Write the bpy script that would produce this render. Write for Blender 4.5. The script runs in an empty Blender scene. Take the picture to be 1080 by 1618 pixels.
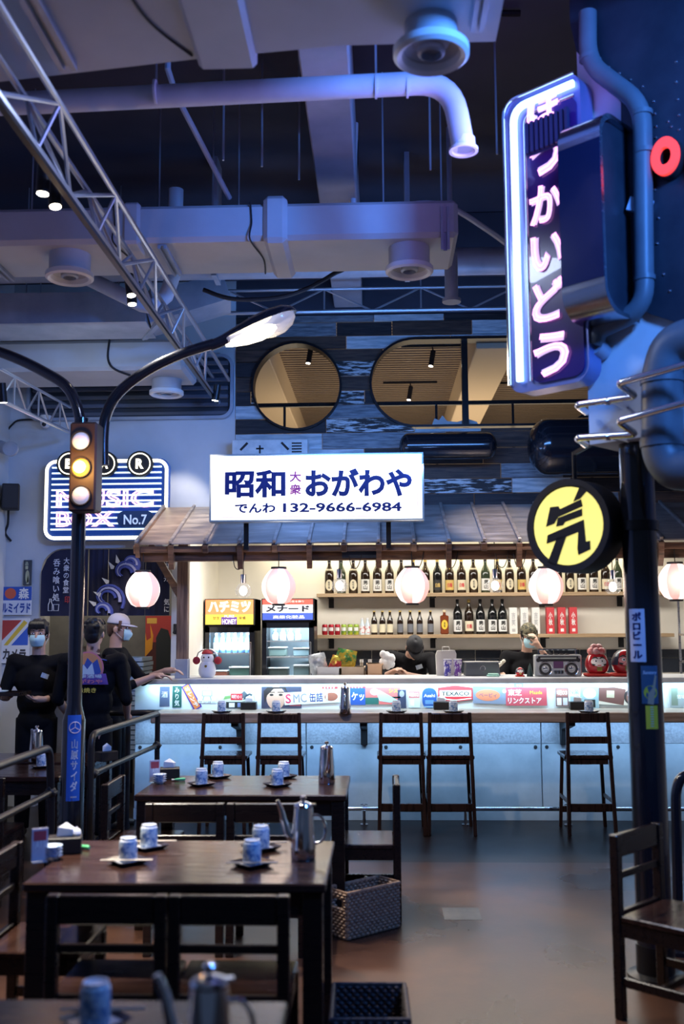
import bpy, bmesh, math, random
from mathutils import Vector, Matrix, Quaternion
random.seed(7)
SC = bpy.context.scene
COL = SC.collection
PI = math.pi

# ---------------------------------------------------------------- camera
FPX, CAMH = 1600.0, 1.70
PITCH, YAW, ROLL = math.radians(6.5), math.radians(2.1), math.radians(0.3)
_fw = Vector((-math.sin(YAW)*math.cos(PITCH), math.cos(YAW)*math.cos(PITCH), math.sin(PITCH)))
_rt = Vector((math.cos(YAW), math.sin(YAW), 0)); _up = _rt.cross(_fw)
_r2 = _rt*math.cos(ROLL)-_up*math.sin(ROLL); _u2 = _up*math.cos(ROLL)+_rt*math.sin(ROLL)
CAMP = Vector((0, 0, CAMH))
cd = bpy.data.cameras.new('camera'); cam = bpy.data.objects.new('camera', cd); COL.objects.link(cam)
m = Matrix.Identity(4)
for i in range(3):
    m[i][0], m[i][1], m[i][2], m[i][3] = _r2[i], _u2[i], -_fw[i], CAMP[i]
cam.matrix_world = m
cd.sensor_fit = 'VERTICAL'; cd.sensor_height = 36.0; cd.sensor_width = 24.0; cd.lens = FPX/1618*36
cd.clip_start = 0.05; cd.clip_end = 100
cd.dof.use_dof = True; cd.dof.focus_distance = 9.2; cd.dof.aperture_fstop = 1.8
SC.camera = cam
def ray(x, y): return _r2*((x-540)/FPX)+_u2*((809-y)/FPX)+_fw
def PY(x, y, Y): d = ray(x, y); return CAMP+d*(Y/d.y)
def PZ(x, y, Z): d = ray(x, y); return CAMP+d*((Z-CAMH)/d.z)

# ---------------------------------------------------------------- world, exposure, large lights
SC.view_settings.view_transform = 'Standard'; SC.view_settings.look = 'None'
SC.view_settings.gamma = 1.0; SC.view_settings.use_curve_mapping = False
SC.view_settings.exposure = 0.0
w = bpy.data.worlds.new('world'); SC.world = w; w.use_nodes = True
bg = w.node_tree.nodes['Background']; bg.inputs[0].default_value = (0.36, 0.54, 1.0, 1); bg.inputs[1].default_value = 0.075
def light(name, typ, loc, target, power, color, size=0.3, size_y=None, spot=60, blend=0.5, spread=None):
    l = bpy.data.lights.new(name, typ); l.energy = power; l.color = color
    o = bpy.data.objects.new(name, l); COL.objects.link(o); o.location = loc
    if typ == 'AREA':
        l.size = size
        if size_y: l.shape = 'RECTANGLE'; l.size_y = size_y
        if spread: l.spread = math.radians(spread)
    elif typ == 'SPOT':
        l.spot_size = math.radians(spot); l.spot_blend = blend; l.shadow_soft_size = size
    else: l.shadow_soft_size = size
    if target is not None:
        o.rotation_euler = (Vector(target)-Vector(loc)).to_track_quat('-Z', 'Y').to_euler()
    return o
BLUE = (0.16, 0.30, 1.0); VIO = (0.42, 0.22, 1.0); WARM = (1.0, 0.78, 0.55); WHITE = (1.0, 0.95, 0.88); CYAN = (0.50, 0.80, 1.0)
light('added_blue_wash', 'AREA', (2.0, 2.4, 4.35), (-1.0, 7.0, 4.55), 215, (0.07, 0.28, 1.0), 0.6, 0.5)  # unseen blue light added to colour the ducts, no fixture built
light('added_violet_wash', 'AREA', (0.75, 4.75, 4.1), (0.0, 5.4, 5.0), 7, VIO, 0.2, 0.8)  # added violet glow aimed up at the ceiling, without a fixture
light('added_plank_wall_wash', 'AREA', (0.3, 7.6, 3.5), (-0.2, 9.9, 3.7), 38, (0.12, 0.36, 1.0), 2.2, 0.2)  # unseen light added to turn the planks bluer
light('added_left_wall_fill', 'AREA', (-2.6, 7.9, 3.95), (-2.7, 9.9, 2.6), 4.5, (0.60, 0.76, 1.0), 0.9, 0.3)  # added fill that brightens the plaster wall, no fixture
light('bar_ceiling_lamp', 'AREA', (0.7, 10.3, 2.66), (0.7, 10.5, 0), 115, WHITE, 4.6, 0.5)
light('bar_top_strip_lamp', 'AREA', (0.9, 11.70, 2.66), (0.9, 11.9, 1.9), 22, (1.0, 0.88, 0.62), 4.4, 0.05)
light('counter_strip_lamp', 'AREA', (0.9, 9.14, 1.195), (0.9, 9.22, 0.9), 24, CYAN, 6.0, 0.03)
light('under_ledge_strip_lamp', 'AREA', (0.6, 8.92, 0.872), (0.6, 9.25, 0.45), 20, (0.34, 0.62, 1.0), 6.0, 0.04, spread=110)
light('added_awning_blue', 'AREA', (-0.3, 8.64, 3.05), (-0.2, 8.95, 2.6), 22, (0.22, 0.42, 1.0), 1.8, 0.1)  # invented light behind the shop sign, gives the roof its blue sheen
light('added_awning_warm_spot', 'SPOT', (-1.35, 7.3, 4.1), (-1.75, 8.95, 2.6), 420, (1.0, 0.80, 0.66), 0.06, spot=26, blend=.7)  # spot added without a fixture to warm the left awning end
light('added_awning_warm_spot', 'SPOT', (1.3, 7.0, 4.3), (1.15, 8.95, 2.6), 480, (1.0, 0.82, 0.68), 0.06, spot=28, blend=.7)  # second added spot, also no fixture, for the right part of the awning
light('added_dining_fill', 'AREA', (-0.6, 4.9, 4.1), (-0.7, 4.6, 0.75), 30, (0.62, 0.72, 1.0), 0.5, 0.5)  # added cool fill for cups and tabletops from an unseen source

# ---------------------------------------------------------------- materials
MATS = {}
def M(name, col=(.5, .5, .5), rough=.5, metal=0.0, col2=None, ns=8.0, stretch=(1, 1, 1), bump=0.0, bs=None, emit=None, es=0.0,
      trans=0.0, ior=1.45, coat=0.0, spec=None, lo=.35, hi=.65, detail=4, rvar=0.0, alpha=1.0, rnd=0.0, sub=0.0):
    if name in MATS: return MATS[name]
    mt = bpy.data.materials.new(name); mt.use_nodes = True; nt = mt.node_tree; N = nt.nodes; L = nt.links
    b = N['Principled BSDF']; b.inputs['Base Color'].default_value = (*col, 1); b.inputs['Roughness'].default_value = rough
    b.inputs['Metallic'].default_value = metal; b.inputs['IOR'].default_value = ior
    b.inputs['Transmission Weight'].default_value = trans; b.inputs['Coat Weight'].default_value = coat
    b.inputs['Alpha'].default_value = alpha
    if sub: b.inputs['Subsurface Weight'].default_value = sub; b.inputs['Subsurface Radius'].default_value = (.02, .008, .004)
    if spec is not None: b.inputs['Specular IOR Level'].default_value = spec
    if emit: b.inputs['Emission Color'].default_value = (*emit, 1); b.inputs['Emission Strength'].default_value = es
    if col2 or bump or rvar:
        tc = N.new('ShaderNodeTexCoord'); mp = N.new('ShaderNodeMapping'); mp.inputs['Scale'].default_value = stretch
        L.new(tc.outputs['Object'], mp.inputs['Vector'])
        vec = mp.outputs['Vector']
        if rnd:
            oi = N.new('ShaderNodeObjectInfo'); ad = N.new('ShaderNodeVectorMath'); ad.operation = 'MULTIPLY_ADD'
            cb = N.new('ShaderNodeCombineXYZ')
            for k in range(3): L.new(oi.outputs['Random'], cb.inputs[k])
            L.new(cb.outputs[0], ad.inputs[0]); ad.inputs[1].default_value = (37, 53, 71); L.new(vec, ad.inputs[2]); vec = ad.outputs[0]
        nz = N.new('ShaderNodeTexNoise'); nz.inputs['Scale'].default_value = ns; nz.inputs['Detail'].default_value = detail
        nz.inputs['Roughness'].default_value = .6
        L.new(vec, nz.inputs['Vector'])
        if col2:
            cr = N.new('ShaderNodeValToRGB'); e = cr.color_ramp.elements
            e[0].position = lo; e[0].color = (*col, 1); e[1].position = hi; e[1].color = (*col2, 1)
            L.new(nz.outputs['Fac'], cr.inputs['Fac']); L.new(cr.outputs['Color'], b.inputs['Base Color'])
            if emit and es and trans == 0 and emit == col: L.new(cr.outputs['Color'], b.inputs['Emission Color'])
        if rvar:
            mr = N.new('ShaderNodeMapRange'); mr.inputs[3].default_value = max(rough-rvar, .02); mr.inputs[4].default_value = min(rough+rvar, 1)
            mr.inputs[1].default_value = .3; mr.inputs[2].default_value = .7
            L.new(nz.outputs['Fac'], mr.inputs[0]); L.new(mr.outputs[0], b.inputs['Roughness'])
        if bump:
            n2 = nz
            if bs:
                n2 = N.new('ShaderNodeTexNoise'); n2.inputs['Scale'].default_value = bs; n2.inputs['Detail'].default_value = 3
                L.new(vec, n2.inputs['Vector'])
            bp = N.new('ShaderNodeBump'); bp.inputs['Strength'].default_value = bump; bp.inputs['Distance'].default_value = .01
            L.new(n2.outputs['Fac'], bp.inputs['Height']); L.new(bp.outputs['Normal'], b.inputs['Normal'])
    MATS[name] = mt
    return mt
def glow(name, col, s): return M(name, (0.02, 0.02, 0.02), .6, emit=col, es=s)
def paint(name, col, rough=.5): return M(name, col, rough)

M('dark_wood', (.012, .007, .006), .28, col2=(.020, .010, .007), ns=3, stretch=(1, 14, 14), rvar=.02, rnd=1)
M('table_wood', (.020, .009, .007), .22, col2=(.042, .018, .012), ns=2.5, stretch=(1, 16, 16), rvar=.07, rnd=1)
M('stool_wood', (.016, .008, .006), .30, col2=(.038, .017, .012), ns=3, stretch=(12, 12, 1), rvar=.08, rnd=1)
M('ledge_wood', (.24, .17, .125), .42, col2=(.42, .32, .25), ns=2.2, stretch=(1, 12, 12), bump=.25, rvar=.1)
M('awning_wood', (.055, .028, .018), .5, col2=(.16, .085, .05), ns=2.5, stretch=(1.2, 14, 14), bump=.3, rnd=1)
M('post_wood', (.10, .06, .045), .5, col2=(.24, .16, .12), ns=2.5, stretch=(14, 14, 1), bump=.3)
M('shelf_wood', (.33, .22, .12), .45, col2=(.50, .36, .22), ns=2, stretch=(1, 14, 14))
M('roof_sheet', (.20, .18, .17), .40, .35, col2=(.40, .36, .34), ns=3, stretch=(1, 4, 4), rvar=.12, bump=.15, rnd=1)
M('plaster', (.50, .52, .54), .8, col2=(.62, .64, .66), ns=1.6, bump=.12, bs=14, lo=.25, hi=.75)
M('cream_wall', (.76, .72, .63), .7, col2=(.84, .80, .71), ns=1.2)
M('white_duct', (.42, .43, .47), .55, col2=(.55, .56, .60), ns=1.4, bump=.25, bs=5, lo=.25, hi=.75)
M('pipe_paint', (.50, .52, .60), .45, col2=(.62, .64, .72), ns=2)
M('grey_duct', (.30, .34, .42), .5, .3, col2=(.42, .46, .54), ns=3)
M('ceiling_dark', (.040, .040, .060), .8, col2=(.060, .060, .085), ns=.8)
M('concrete_beam', (.34, .34, .40), .75, col2=(.46, .46, .52), ns=2, bump=.15, bs=12)
M('galvanised', (.50, .54, .60), .38, .75, col2=(.62, .66, .72), ns=60, detail=2, rvar=.08)
M('truss_metal', (.50, .52, .58), .35, .8)
M('concrete_panel', (.30, .34, .38), .5, col2=(.46, .50, .54), ns=2.4, bump=.1, bs=18, lo=.3, hi=.7)
M('concrete_top', (.46, .48, .50), .5, col2=(.58, .60, .62), ns=5, bump=.1)
M('black_metal', (.012, .012, .014), .32, .3)
M('gloss_black', (.010, .011, .016), .16, coat=.5)
M('black_matte', (.014, .014, .016), .6)
M('chrome', (.80, .80, .82), .10, 1.0)
M('steel', (.62, .63, .66), .18, 1.0)
M('brushed', (.55, .55, .58), .32, 1.0, rvar=.1, ns=4, stretch=(1, 1, 30))
M('white_plastic', (.78, .78, .80), .4)
M('off_white', (.70, .70, .68), .5)
M('glass', (1, 1, 1), .02, trans=1.0, ior=1.45)
M('thin_glass', (.5, .5, .5), .03, alpha=.16, spec=.6)
M('neon_white', (.5, .5, .5), .4, emit=(.80, .90, 1.0), es=9)
M('lamp_white', (.5, .5, .5), .4, emit=(1, .90, .72), es=28)

# ---------------------------------------------------------------- mesh building
class MB:
    def __init__(s): s.v = []; s.f = []
    def add(s, vs, fs, mat=None):
        o = len(s.v)
        s.v += [tuple(mat@Vector(p)) if mat else tuple(p) for p in vs]
        s.f += [tuple(i+o for i in f) for f in fs]; return s
    def box(s, x0, x1, y0, y1, z0, z1, b=0.0, mat=None):
        x0, x1 = min(x0, x1), max(x0, x1); y0, y1 = min(y0, y1), max(y0, y1); z0, z1 = min(z0, z1), max(z0, z1)
        if b <= 0:
            vs = [(x, y, z) for x in (x0, x1) for y in (y0, y1) for z in (z0, z1)]
            fs = [(0, 1, 3, 2), (4, 6, 7, 5), (0, 4, 5, 1), (2, 3, 7, 6), (0, 2, 6, 4), (1, 5, 7, 3)]
            return s.add(vs, fs, mat)
        b = min(b, (x1-x0)*.45, (y1-y0)*.45, (z1-z0)*.45)
        bm = bmesh.new(); bmesh.ops.create_cube(bm, size=1)
        for vv in bm.verts: vv.co = Vector(((x0+x1)/2+vv.co.x*(x1-x0), (y0+y1)/2+vv.co.y*(y1-y0), (z0+z1)/2+vv.co.z*(z1-z0)))
        bmesh.ops.bevel(bm, geom=bm.edges[:], offset=b, segments=1, affect='EDGES', profile=.5)
        bm.verts.index_update(); r = ([tuple(q.co) for q in bm.verts], [tuple(q.index for q in fc.verts) for fc in bm.faces]); bm.free()
        return s.add(r[0], r[1], mat)
    def rbox(s, c, size, rz=0, b=0, tilt=None):
        mm = Matrix.Translation(c)@Matrix.Rotation(rz, 4, 'Z')
        if tilt: mm = mm@tilt
        x, y, z = size; return s.box(-x/2, x/2, -y/2, y/2, -z/2, z/2, b, mm)
    def bar(s, p, q, wd, ht, b=0, up=(0, 0, 1)):
        p, q = Vector(p), Vector(q); d = q-p; L = d.length; d.normalize(); u = Vector(up)
        if abs(d.dot(u)) > .99: u = Vector((0, 1, 0))
        r = d.cross(u).normalized(); u = r.cross(d)
        mm = Matrix(((d.x, r.x, u.x, (p.x+q.x)/2), (d.y, r.y, u.y, (p.y+q.y)/2), (d.z, r.z, u.z, (p.z+q.z)/2), (0, 0, 0, 1)))
        return s.box(-L/2, L/2, -wd/2, wd/2, -ht/2, ht/2, b, mm)
    def cyl(s, p, q, r, r2=None, n=16, cap=True):
        return s.tube([p, q], [r, r if r2 is None else r2], n, cap)
    def tube(s, path, r, n=10, cap=True, closed=False):
        path = [Vector(p) for p in path]; k = len(path); rr = r if isinstance(r, (list, tuple)) else [r]*k
        tang = []
        for i in range(k):
            a = path[(i-1) % k] if (closed or i > 0) else path[i]; c = path[(i+1) % k] if (closed or i < k-1) else path[i]
            t = (c-a); tang.append(t.normalized() if t.length > 1e-9 else Vector((0, 0, 1)))
        t0 = tang[0]; u = Vector((0, 0, 1)) if abs(t0.z) < .9 else Vector((1, 0, 0)); u = (u-t0*u.dot(t0)).normalized()
        o = len(s.v)
        for i in range(k):
            if i:
                qn = tang[i-1].rotation_difference(tang[i]); u = qn@u; u = (u-tang[i]*u.dot(tang[i])).normalized()
            w_ = tang[i].cross(u)
            for j in range(n):
                a = 2*PI*j/n; s.v.append(tuple(path[i]+(u*math.cos(a)+w_*math.sin(a))*rr[i]))
        for i in range(k if closed else k-1):
            i2 = (i+1) % k
            for j in range(n):
                j2 = (j+1) % n; s.f.append((o+i*n+j, o+i*n+j2, o+i2*n+j2, o+i2*n+j))
        if cap and not closed:
            s.f.append(tuple(o+j for j in range(n))[::-1]); s.f.append(tuple(o+(k-1)*n+j for j in range(n)))
        return s
    def lathe(s, prof, c=(0, 0, 0), n=24, mat=None, a0=0, a1=2*PI):
        full = abs(a1-a0-2*PI) < 1e-6; cols = n if full else n+1; o = len(s.v); c = Vector(c)
        for (r, z) in prof:
            for j in range(cols):
                a = a0+(a1-a0)*j/n; p = Vector((r*math.cos(a), r*math.sin(a), z))
                s.v.append(tuple(mat@(p+c) if mat else p+c))
        for i in range(len(prof)-1):
            for j in range(n):
                j2 = (j+1) % cols
                s.f.append((o+i*cols+j, o+i*cols+j2, o+(i+1)*cols+j2, o+(i+1)*cols+j))
        return s
    def ball(s, c, r, n=16, m_=10, mat=None):
        rx, ry, rz = r if isinstance(r, (list, tuple)) else (r, r, r); o = len(s.v); c = Vector(c)
        for i in range(m_+1):
            t = PI*i/m_
            for j in range(n):
                a = 2*PI*j/n; p = Vector((rx*math.sin(t)*math.cos(a), ry*math.sin(t)*math.sin(a), rz*math.cos(t)))
                s.v.append(tuple(mat@p+c if mat else p+c))
        for i in range(m_):
            for j in range(n):
                j2 = (j+1) % n; s.f.append((o+i*n+j, o+(i+1)*n+j, o+(i+1)*n+j2, o+i*n+j2))
        return s
    def prism(s, poly, h0, h1, fn):
        """poly: 2D outline (a,b), extruded from h0 to h1; fn(a,b,h) -> xyz"""
        n = len(poly); vs = [fn(a, b, h0) for a, b in poly]+[fn(a, b, h1) for a, b in poly]
        fs = [tuple(range(n))[::-1], tuple(range(n, 2*n))]+[(i, (i+1) % n, n+(i+1) % n, n+i) for i in range(n)]
        return s.add(vs, fs)
    def patch(s, poly, fn, h0=0.0, h1=.002, rings=3):
        """a filled outline laid on a curved surface: fn(a, b, h)"""
        n = len(poly); ca = sum(p[0] for p in poly)/n; cb = sum(p[1] for p in poly)/n; o = len(s.v)
        s.v.append(tuple(fn(ca, cb, h1)))
        for r in range(1, rings+1): s.v += [tuple(fn(ca+(a-ca)*r/rings, cb+(b-cb)*r/rings, h1)) for a, b in poly]
        s.v += [tuple(fn(a, b, h0)) for a, b in poly]
        for j in range(n): s.f.append((o, o+1+j, o+1+(j+1) % n))
        for r in range(rings):
            for j in range(n): q = o+1+r*n; s.f.append((q+j, q+n+j, q+n+(j+1) % n, q+(j+1) % n))
        return s
    def ring(s, pout, pin, h0, h1, fn):
        n = len(pout); o = len(s.v)
        for pl in (pout, pin):
            for h in (h0, h1): s.v += [tuple(fn(a, b, h)) for a, b in pl]
        for i in range(n):
            j = (i+1) % n
            for a_, b_ in ((0, 1), (3, 2), (1, 3), (2, 0)):
                s.f.append((o+a_*n+i, o+a_*n+j, o+b_*n+j, o+b_*n+i))
        return s
    def text(s, t, c, w=None, h=None, xd=(1, 0, 0), yd=(0, 0, 1), bold=0.0, ext=.0015, vertical=False, outline=0.0, gap=1.05, slant=0):
        """lettering centred on c, fitted to width w and/or height h"""
        xd, yd = Vector(xd).normalized(), Vector(yd).normalized(); nd = xd.cross(yd); c = Vector(c)
        chars = list(t) if vertical else [t]
        allv = []; allf = []; off = 0
        for ch in chars:
            vs, fs = glyph(ch, bold, outline)
            if not vs: off -= gap; continue
            if vertical:
                mx = (min(p[0] for p in vs)+max(p[0] for p in vs))/2
                vs = [(p[0]-mx, p[1]+off, p[2]) for p in vs]; off -= gap
            b0 = len(allv); allv += vs; allf += [tuple(i+b0 for i in f) for f in fs]
        if not allv: return s
        x0, x1 = min(p[0] for p in allv), max(p[0] for p in allv); y0, y1 = min(p[1] for p in allv), max(p[1] for p in allv)
        sx = w/(x1-x0) if w else None; sy = h/max(y1-y0, 1e-6) if h else None
        if sx is None: sx = sy
        if sy is None: sy = sx
        zx = max(abs(p[2]) for p in allv) or 1
        vv = [tuple(c+xd*((p[0]-(x0+x1)/2)*sx+slant*(p[1]-(y0+y1)/2)*sy)+yd*((p[1]-(y0+y1)/2)*sy)+nd*(p[2]/zx*ext)) for p in allv]
        return s.add(vv, allf)
    def build(s, name, mat, parent=None, local=False, smooth=True, ang=35, origin=None, parts=None):
        me = bpy.data.meshes.new(name); vs = s.v
        root = parent
        while root is not None and root.parent is not None: root = root.parent
        loc = None
        if not local:
            if root is not None: ol = root.location
            else:
                if origin is None:
                    xs = [p[0] for p in vs]; ys = [p[1] for p in vs]; zs = [p[2] for p in vs]
                    ol = Vector(((min(xs)+max(xs))/2, (min(ys)+max(ys))/2, min(zs)))
                else: ol = Vector(origin)
                loc = ol
            vs = [(p[0]-ol[0], p[1]-ol[1], p[2]-ol[2]) for p in vs]
        me.from_pydata(vs, [], s.f); me.validate(); me.update()
        bm = bmesh.new(); bm.from_mesh(me); bmesh.ops.recalc_face_normals(bm, faces=bm.faces); bm.to_mesh(me); bm.free()
        if smooth:
            me.polygons.foreach_set('use_smooth', [True]*len(me.polygons)); me.set_sharp_from_angle(angle=math.radians(ang))
        if mat is not None: me.materials.append(MATS[mat] if isinstance(mat, str) else mat)
        o = bpy.data.objects.new(name, me); COL.objects.link(o)
        if parent is not None: o.parent = parent
        if loc is not None: o.location = loc
        return o
GL = {}
def evald(ob):
    """mesh of an object after its modifiers, worked out in a scratch scene"""
    ts = bpy.data.scenes.new('scratch'); ts.collection.objects.link(ob); vl = ts.view_layers[0]; vl.update()
    me = bpy.data.meshes.new_from_object(ob.evaluated_get(vl.depsgraph)); bpy.data.scenes.remove(ts); return me
def glyph(t, bold, outline):
    k = (t, bold, outline)
    if k in GL: return GL[k]
    if bold and not outline:      # heavy lettering: filled shape plus a rim along its outline
        v1, f1 = glyph(t, 0.0, 0); v2, f2 = glyph(t, 0.0, bold); b0 = len(v1)
        GL[k] = (v1+[(p[0], p[1], max(-.05, min(.05, p[2]))) for p in v2], f1+[tuple(i+b0 for i in f) for f in f2]); return GL[k]
    cu = bpy.data.curves.new('lettering', 'FONT'); cu.body = t; cu.size = 1.0; cu.resolution_u = 3 if len(t) < 6 else 2
    if outline: cu.fill_mode = 'NONE'; cu.bevel_depth = outline; cu.bevel_resolution = 0
    else: cu.extrude = .05
    ob = bpy.data.objects.new('lettering', cu); me = evald(ob)
    r = ([tuple(p.co) for p in me.vertices], [tuple(p.vertices) for p in me.polygons])
    bpy.data.objects.remove(ob); bpy.data.curves.remove(cu); bpy.data.meshes.remove(me)
    GL[k] = r
    return r
def tag(o, label=None, cat=None, group=None, kind=None):
    if label: o['label'] = label
    if cat: o['category'] = cat
    if group: o['group'] = group
    if kind: o['kind'] = kind
    return o
def thing(name, label, cat, loc, group=None, rz=0):
    o = bpy.data.objects.new(name, None); COL.objects.link(o); o.location = loc; o.rotation_euler = (0, 0, rz); o.empty_display_size = .1
    return tag(o, label, cat, group)
def struct(name, loc=(0, 0, 0)):
    o = bpy.data.objects.new(name, None); COL.objects.link(o); o.location = loc; o['kind'] = 'structure'; return o
def S(o): o['kind'] = 'structure'; return o
KIDS = {}
def dup(o, loc, rz=None, label=None, group=None, name=None):
    def cp(a, par):
        c = a.copy(); COL.objects.link(c); c.parent = par
        for ch in a.children: cp(ch, c)
        return c
    r = cp(o, None); r.location = loc
    if rz is not None: r.rotation_euler = (0, 0, rz)
    if label: r['label'] = label
    if group: r['group'] = group
    return r
def place(o, loc, rz=None, label=None, first=[0]):
    o.location = loc
    if rz is not None: o.rotation_euler = (0, 0, rz)
    if label: o['label'] = label
    return o
def spread(proto, spots):
    """spots: (loc, rz, label); the first spot takes the prototype itself"""
    out = []
    for i, (loc, rz, lab) in enumerate(spots):
        out.append(place(proto, loc, rz, lab) if i == 0 else dup(proto, loc, rz, lab))
    return out
ORD = ['first', 'second', 'third', 'fourth', 'fifth', 'sixth', 'seventh', 'eighth', 'ninth', 'tenth', 'eleventh', 'twelfth', 'thirteenth', 'fourteenth', 'fifteenth', 'sixteenth', 'seventeenth', 'eighteenth', 'nineteenth', 'twentieth']+['twenty-'+q for q in ('first', 'second', 'third', 'fourth', 'fifth', 'sixth')]
def rrect(w, h, r, n=5, cx=0, cy=0):
    out = []
    for k, (sx, sy) in enumerate(((1, 1), (-1, 1), (-1, -1), (1, -1))):
        for i in range(n+1):
            a = PI/2*k+PI/2*i/n; out.append((cx+sx*(w/2-r)+r*math.cos(a), cy+sy*(h/2-r)+r*math.sin(a)))
    return out
def circ(r, n=32, cx=0, cy=0): return [(cx+r*math.cos(2*PI*i/n), cy+r*math.sin(2*PI*i/n)) for i in range(n)]
def smoothpath(pts, k=6):
    pts = [Vector(p) for p in pts]; out = []
    for i in range(len(pts)-1):
        p0 = pts[max(i-1, 0)]; p1 = pts[i]; p2 = pts[i+1]; p3 = pts[min(i+2, len(pts)-1)]
        for j in range(k):
            t = j/k
            out.append(.5*((2*p1)+(p2-p0)*t+(2*p0-5*p1+4*p2-p3)*t*t+(3*p1-p0-3*p2+p3)*t**3))
    out.append(pts[-1]); return out
def fillet(pts, r, k=5):
    pts = [Vector(p) for p in pts]; out = [pts[0]]
    for i in range(1, len(pts)-1):
        a = (pts[i-1]-pts[i]); c = (pts[i+1]-pts[i]); rr = min(r, a.length*.49, c.length*.49)
        p = pts[i]+a.normalized()*rr; q = pts[i]+c.normalized()*rr
        for j in range(k+1):
            t = j/k; out.append(p*(1-t)**2+pts[i]*2*t*(1-t)+q*t*t)
    out.append(pts[-1]); return out
FR = lambda Y: (lambda a, b, h: Vector((a, Y-h, b)))        # drawing plane facing the camera: a = x, b = z, h towards the camera
# ================================================================ the setting
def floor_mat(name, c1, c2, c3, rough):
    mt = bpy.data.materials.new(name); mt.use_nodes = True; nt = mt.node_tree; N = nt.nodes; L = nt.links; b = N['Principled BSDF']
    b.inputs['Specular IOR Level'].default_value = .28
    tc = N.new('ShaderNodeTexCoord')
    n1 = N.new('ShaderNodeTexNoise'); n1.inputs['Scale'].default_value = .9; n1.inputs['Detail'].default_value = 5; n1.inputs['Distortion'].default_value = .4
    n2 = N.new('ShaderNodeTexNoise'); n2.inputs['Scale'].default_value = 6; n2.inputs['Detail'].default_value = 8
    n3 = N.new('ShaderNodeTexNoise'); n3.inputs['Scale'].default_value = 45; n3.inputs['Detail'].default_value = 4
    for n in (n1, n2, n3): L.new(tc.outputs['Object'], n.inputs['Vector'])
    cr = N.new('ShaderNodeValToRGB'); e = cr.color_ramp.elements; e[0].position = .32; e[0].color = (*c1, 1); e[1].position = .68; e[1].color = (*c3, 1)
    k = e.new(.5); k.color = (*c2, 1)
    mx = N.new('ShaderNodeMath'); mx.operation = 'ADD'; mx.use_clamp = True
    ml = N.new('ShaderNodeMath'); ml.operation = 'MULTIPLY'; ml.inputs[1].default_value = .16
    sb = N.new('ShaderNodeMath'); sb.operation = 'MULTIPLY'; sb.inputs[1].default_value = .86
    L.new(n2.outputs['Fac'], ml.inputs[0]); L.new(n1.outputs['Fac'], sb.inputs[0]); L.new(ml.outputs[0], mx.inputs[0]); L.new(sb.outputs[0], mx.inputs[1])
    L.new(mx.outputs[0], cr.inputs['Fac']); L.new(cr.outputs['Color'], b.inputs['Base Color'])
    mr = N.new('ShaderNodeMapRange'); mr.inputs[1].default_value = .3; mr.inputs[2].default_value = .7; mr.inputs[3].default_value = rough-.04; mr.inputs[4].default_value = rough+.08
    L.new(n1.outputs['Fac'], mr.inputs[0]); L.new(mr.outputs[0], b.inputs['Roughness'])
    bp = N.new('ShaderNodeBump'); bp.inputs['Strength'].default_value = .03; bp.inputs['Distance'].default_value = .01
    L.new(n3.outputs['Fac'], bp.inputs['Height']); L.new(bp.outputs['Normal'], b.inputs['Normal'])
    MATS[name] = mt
floor_mat('floor_stain', (.022, .011, .008), (.055, .026, .017), (.12, .055, .030), .28)
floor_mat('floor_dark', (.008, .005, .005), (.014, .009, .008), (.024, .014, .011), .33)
FY = 7.62
fl = struct('floor')
S(MB().box(-6, 6, -1.5, FY, -.1, 0).build('floor_slab', 'floor_stain', fl))
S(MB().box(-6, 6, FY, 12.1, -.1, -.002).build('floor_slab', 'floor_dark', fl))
MB().box(.36, .58, 6.16, 6.42, -.01, .001).build('floor_patch', M('patch_grey', (.05, .05, .055), .4, col2=(.10, .09, .085), ns=9), fl)
CZ = 5.5
cl = struct('ceiling'); MB().box(-6, 6, -1.5, 9.9, CZ, CZ+.1).build('ceiling_slab', 'ceiling_dark', cl)
b1 = struct('trim_1'); MB().box(-.43, -.145, 3, 9.9, 4.9, CZ, .01).build('beam', 'concrete_beam', b1)
b2 = struct('trim_2'); MB().box(-6, 6, 9.0, 9.35, 5.0, CZ, .01).build('beam', 'ceiling_dark', b2)
b3 = struct('trim_3'); MB().box(.45, 3.4, 4.2, 4.55, 4.85, CZ, .01).build('beam', 'concrete_beam', b3)
WY = 9.9
S(MB().box(-3.82, -3.70, 2.0, 12.1, 0, CZ).build('wall_left', 'plaster'))
S(MB().box(4.2, 4.32, 2.0, 12.1, 0, CZ).build('wall_right', 'plaster'))
# plaster wall with the round-cornered serving opening
ox0, ox1, oz = -3.34, -2.04, 2.49
op = [(ox0, 0)]+[(ox0+.22-.22*math.cos(t), oz-.22+.22*math.sin(t)) for t in [PI/2*i/6 for i in range(7)]]+[(ox1-.22+.22*math.sin(t), oz-.22+.22*math.cos(t)) for t in [PI/2*i/6 for i in range(7)]]+[(ox1, 0)]
wb = MB()
poly = [(-3.70, 0)]+op+[(-1.90, 0), (-1.90, 2.72), (-1.425, 2.72), (-1.425, CZ), (-3.70, CZ)]
wb.prism(poly, 0, -.12, FR(WY))
wallb = S(wb.build('wall_back', 'plaster'))
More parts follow.
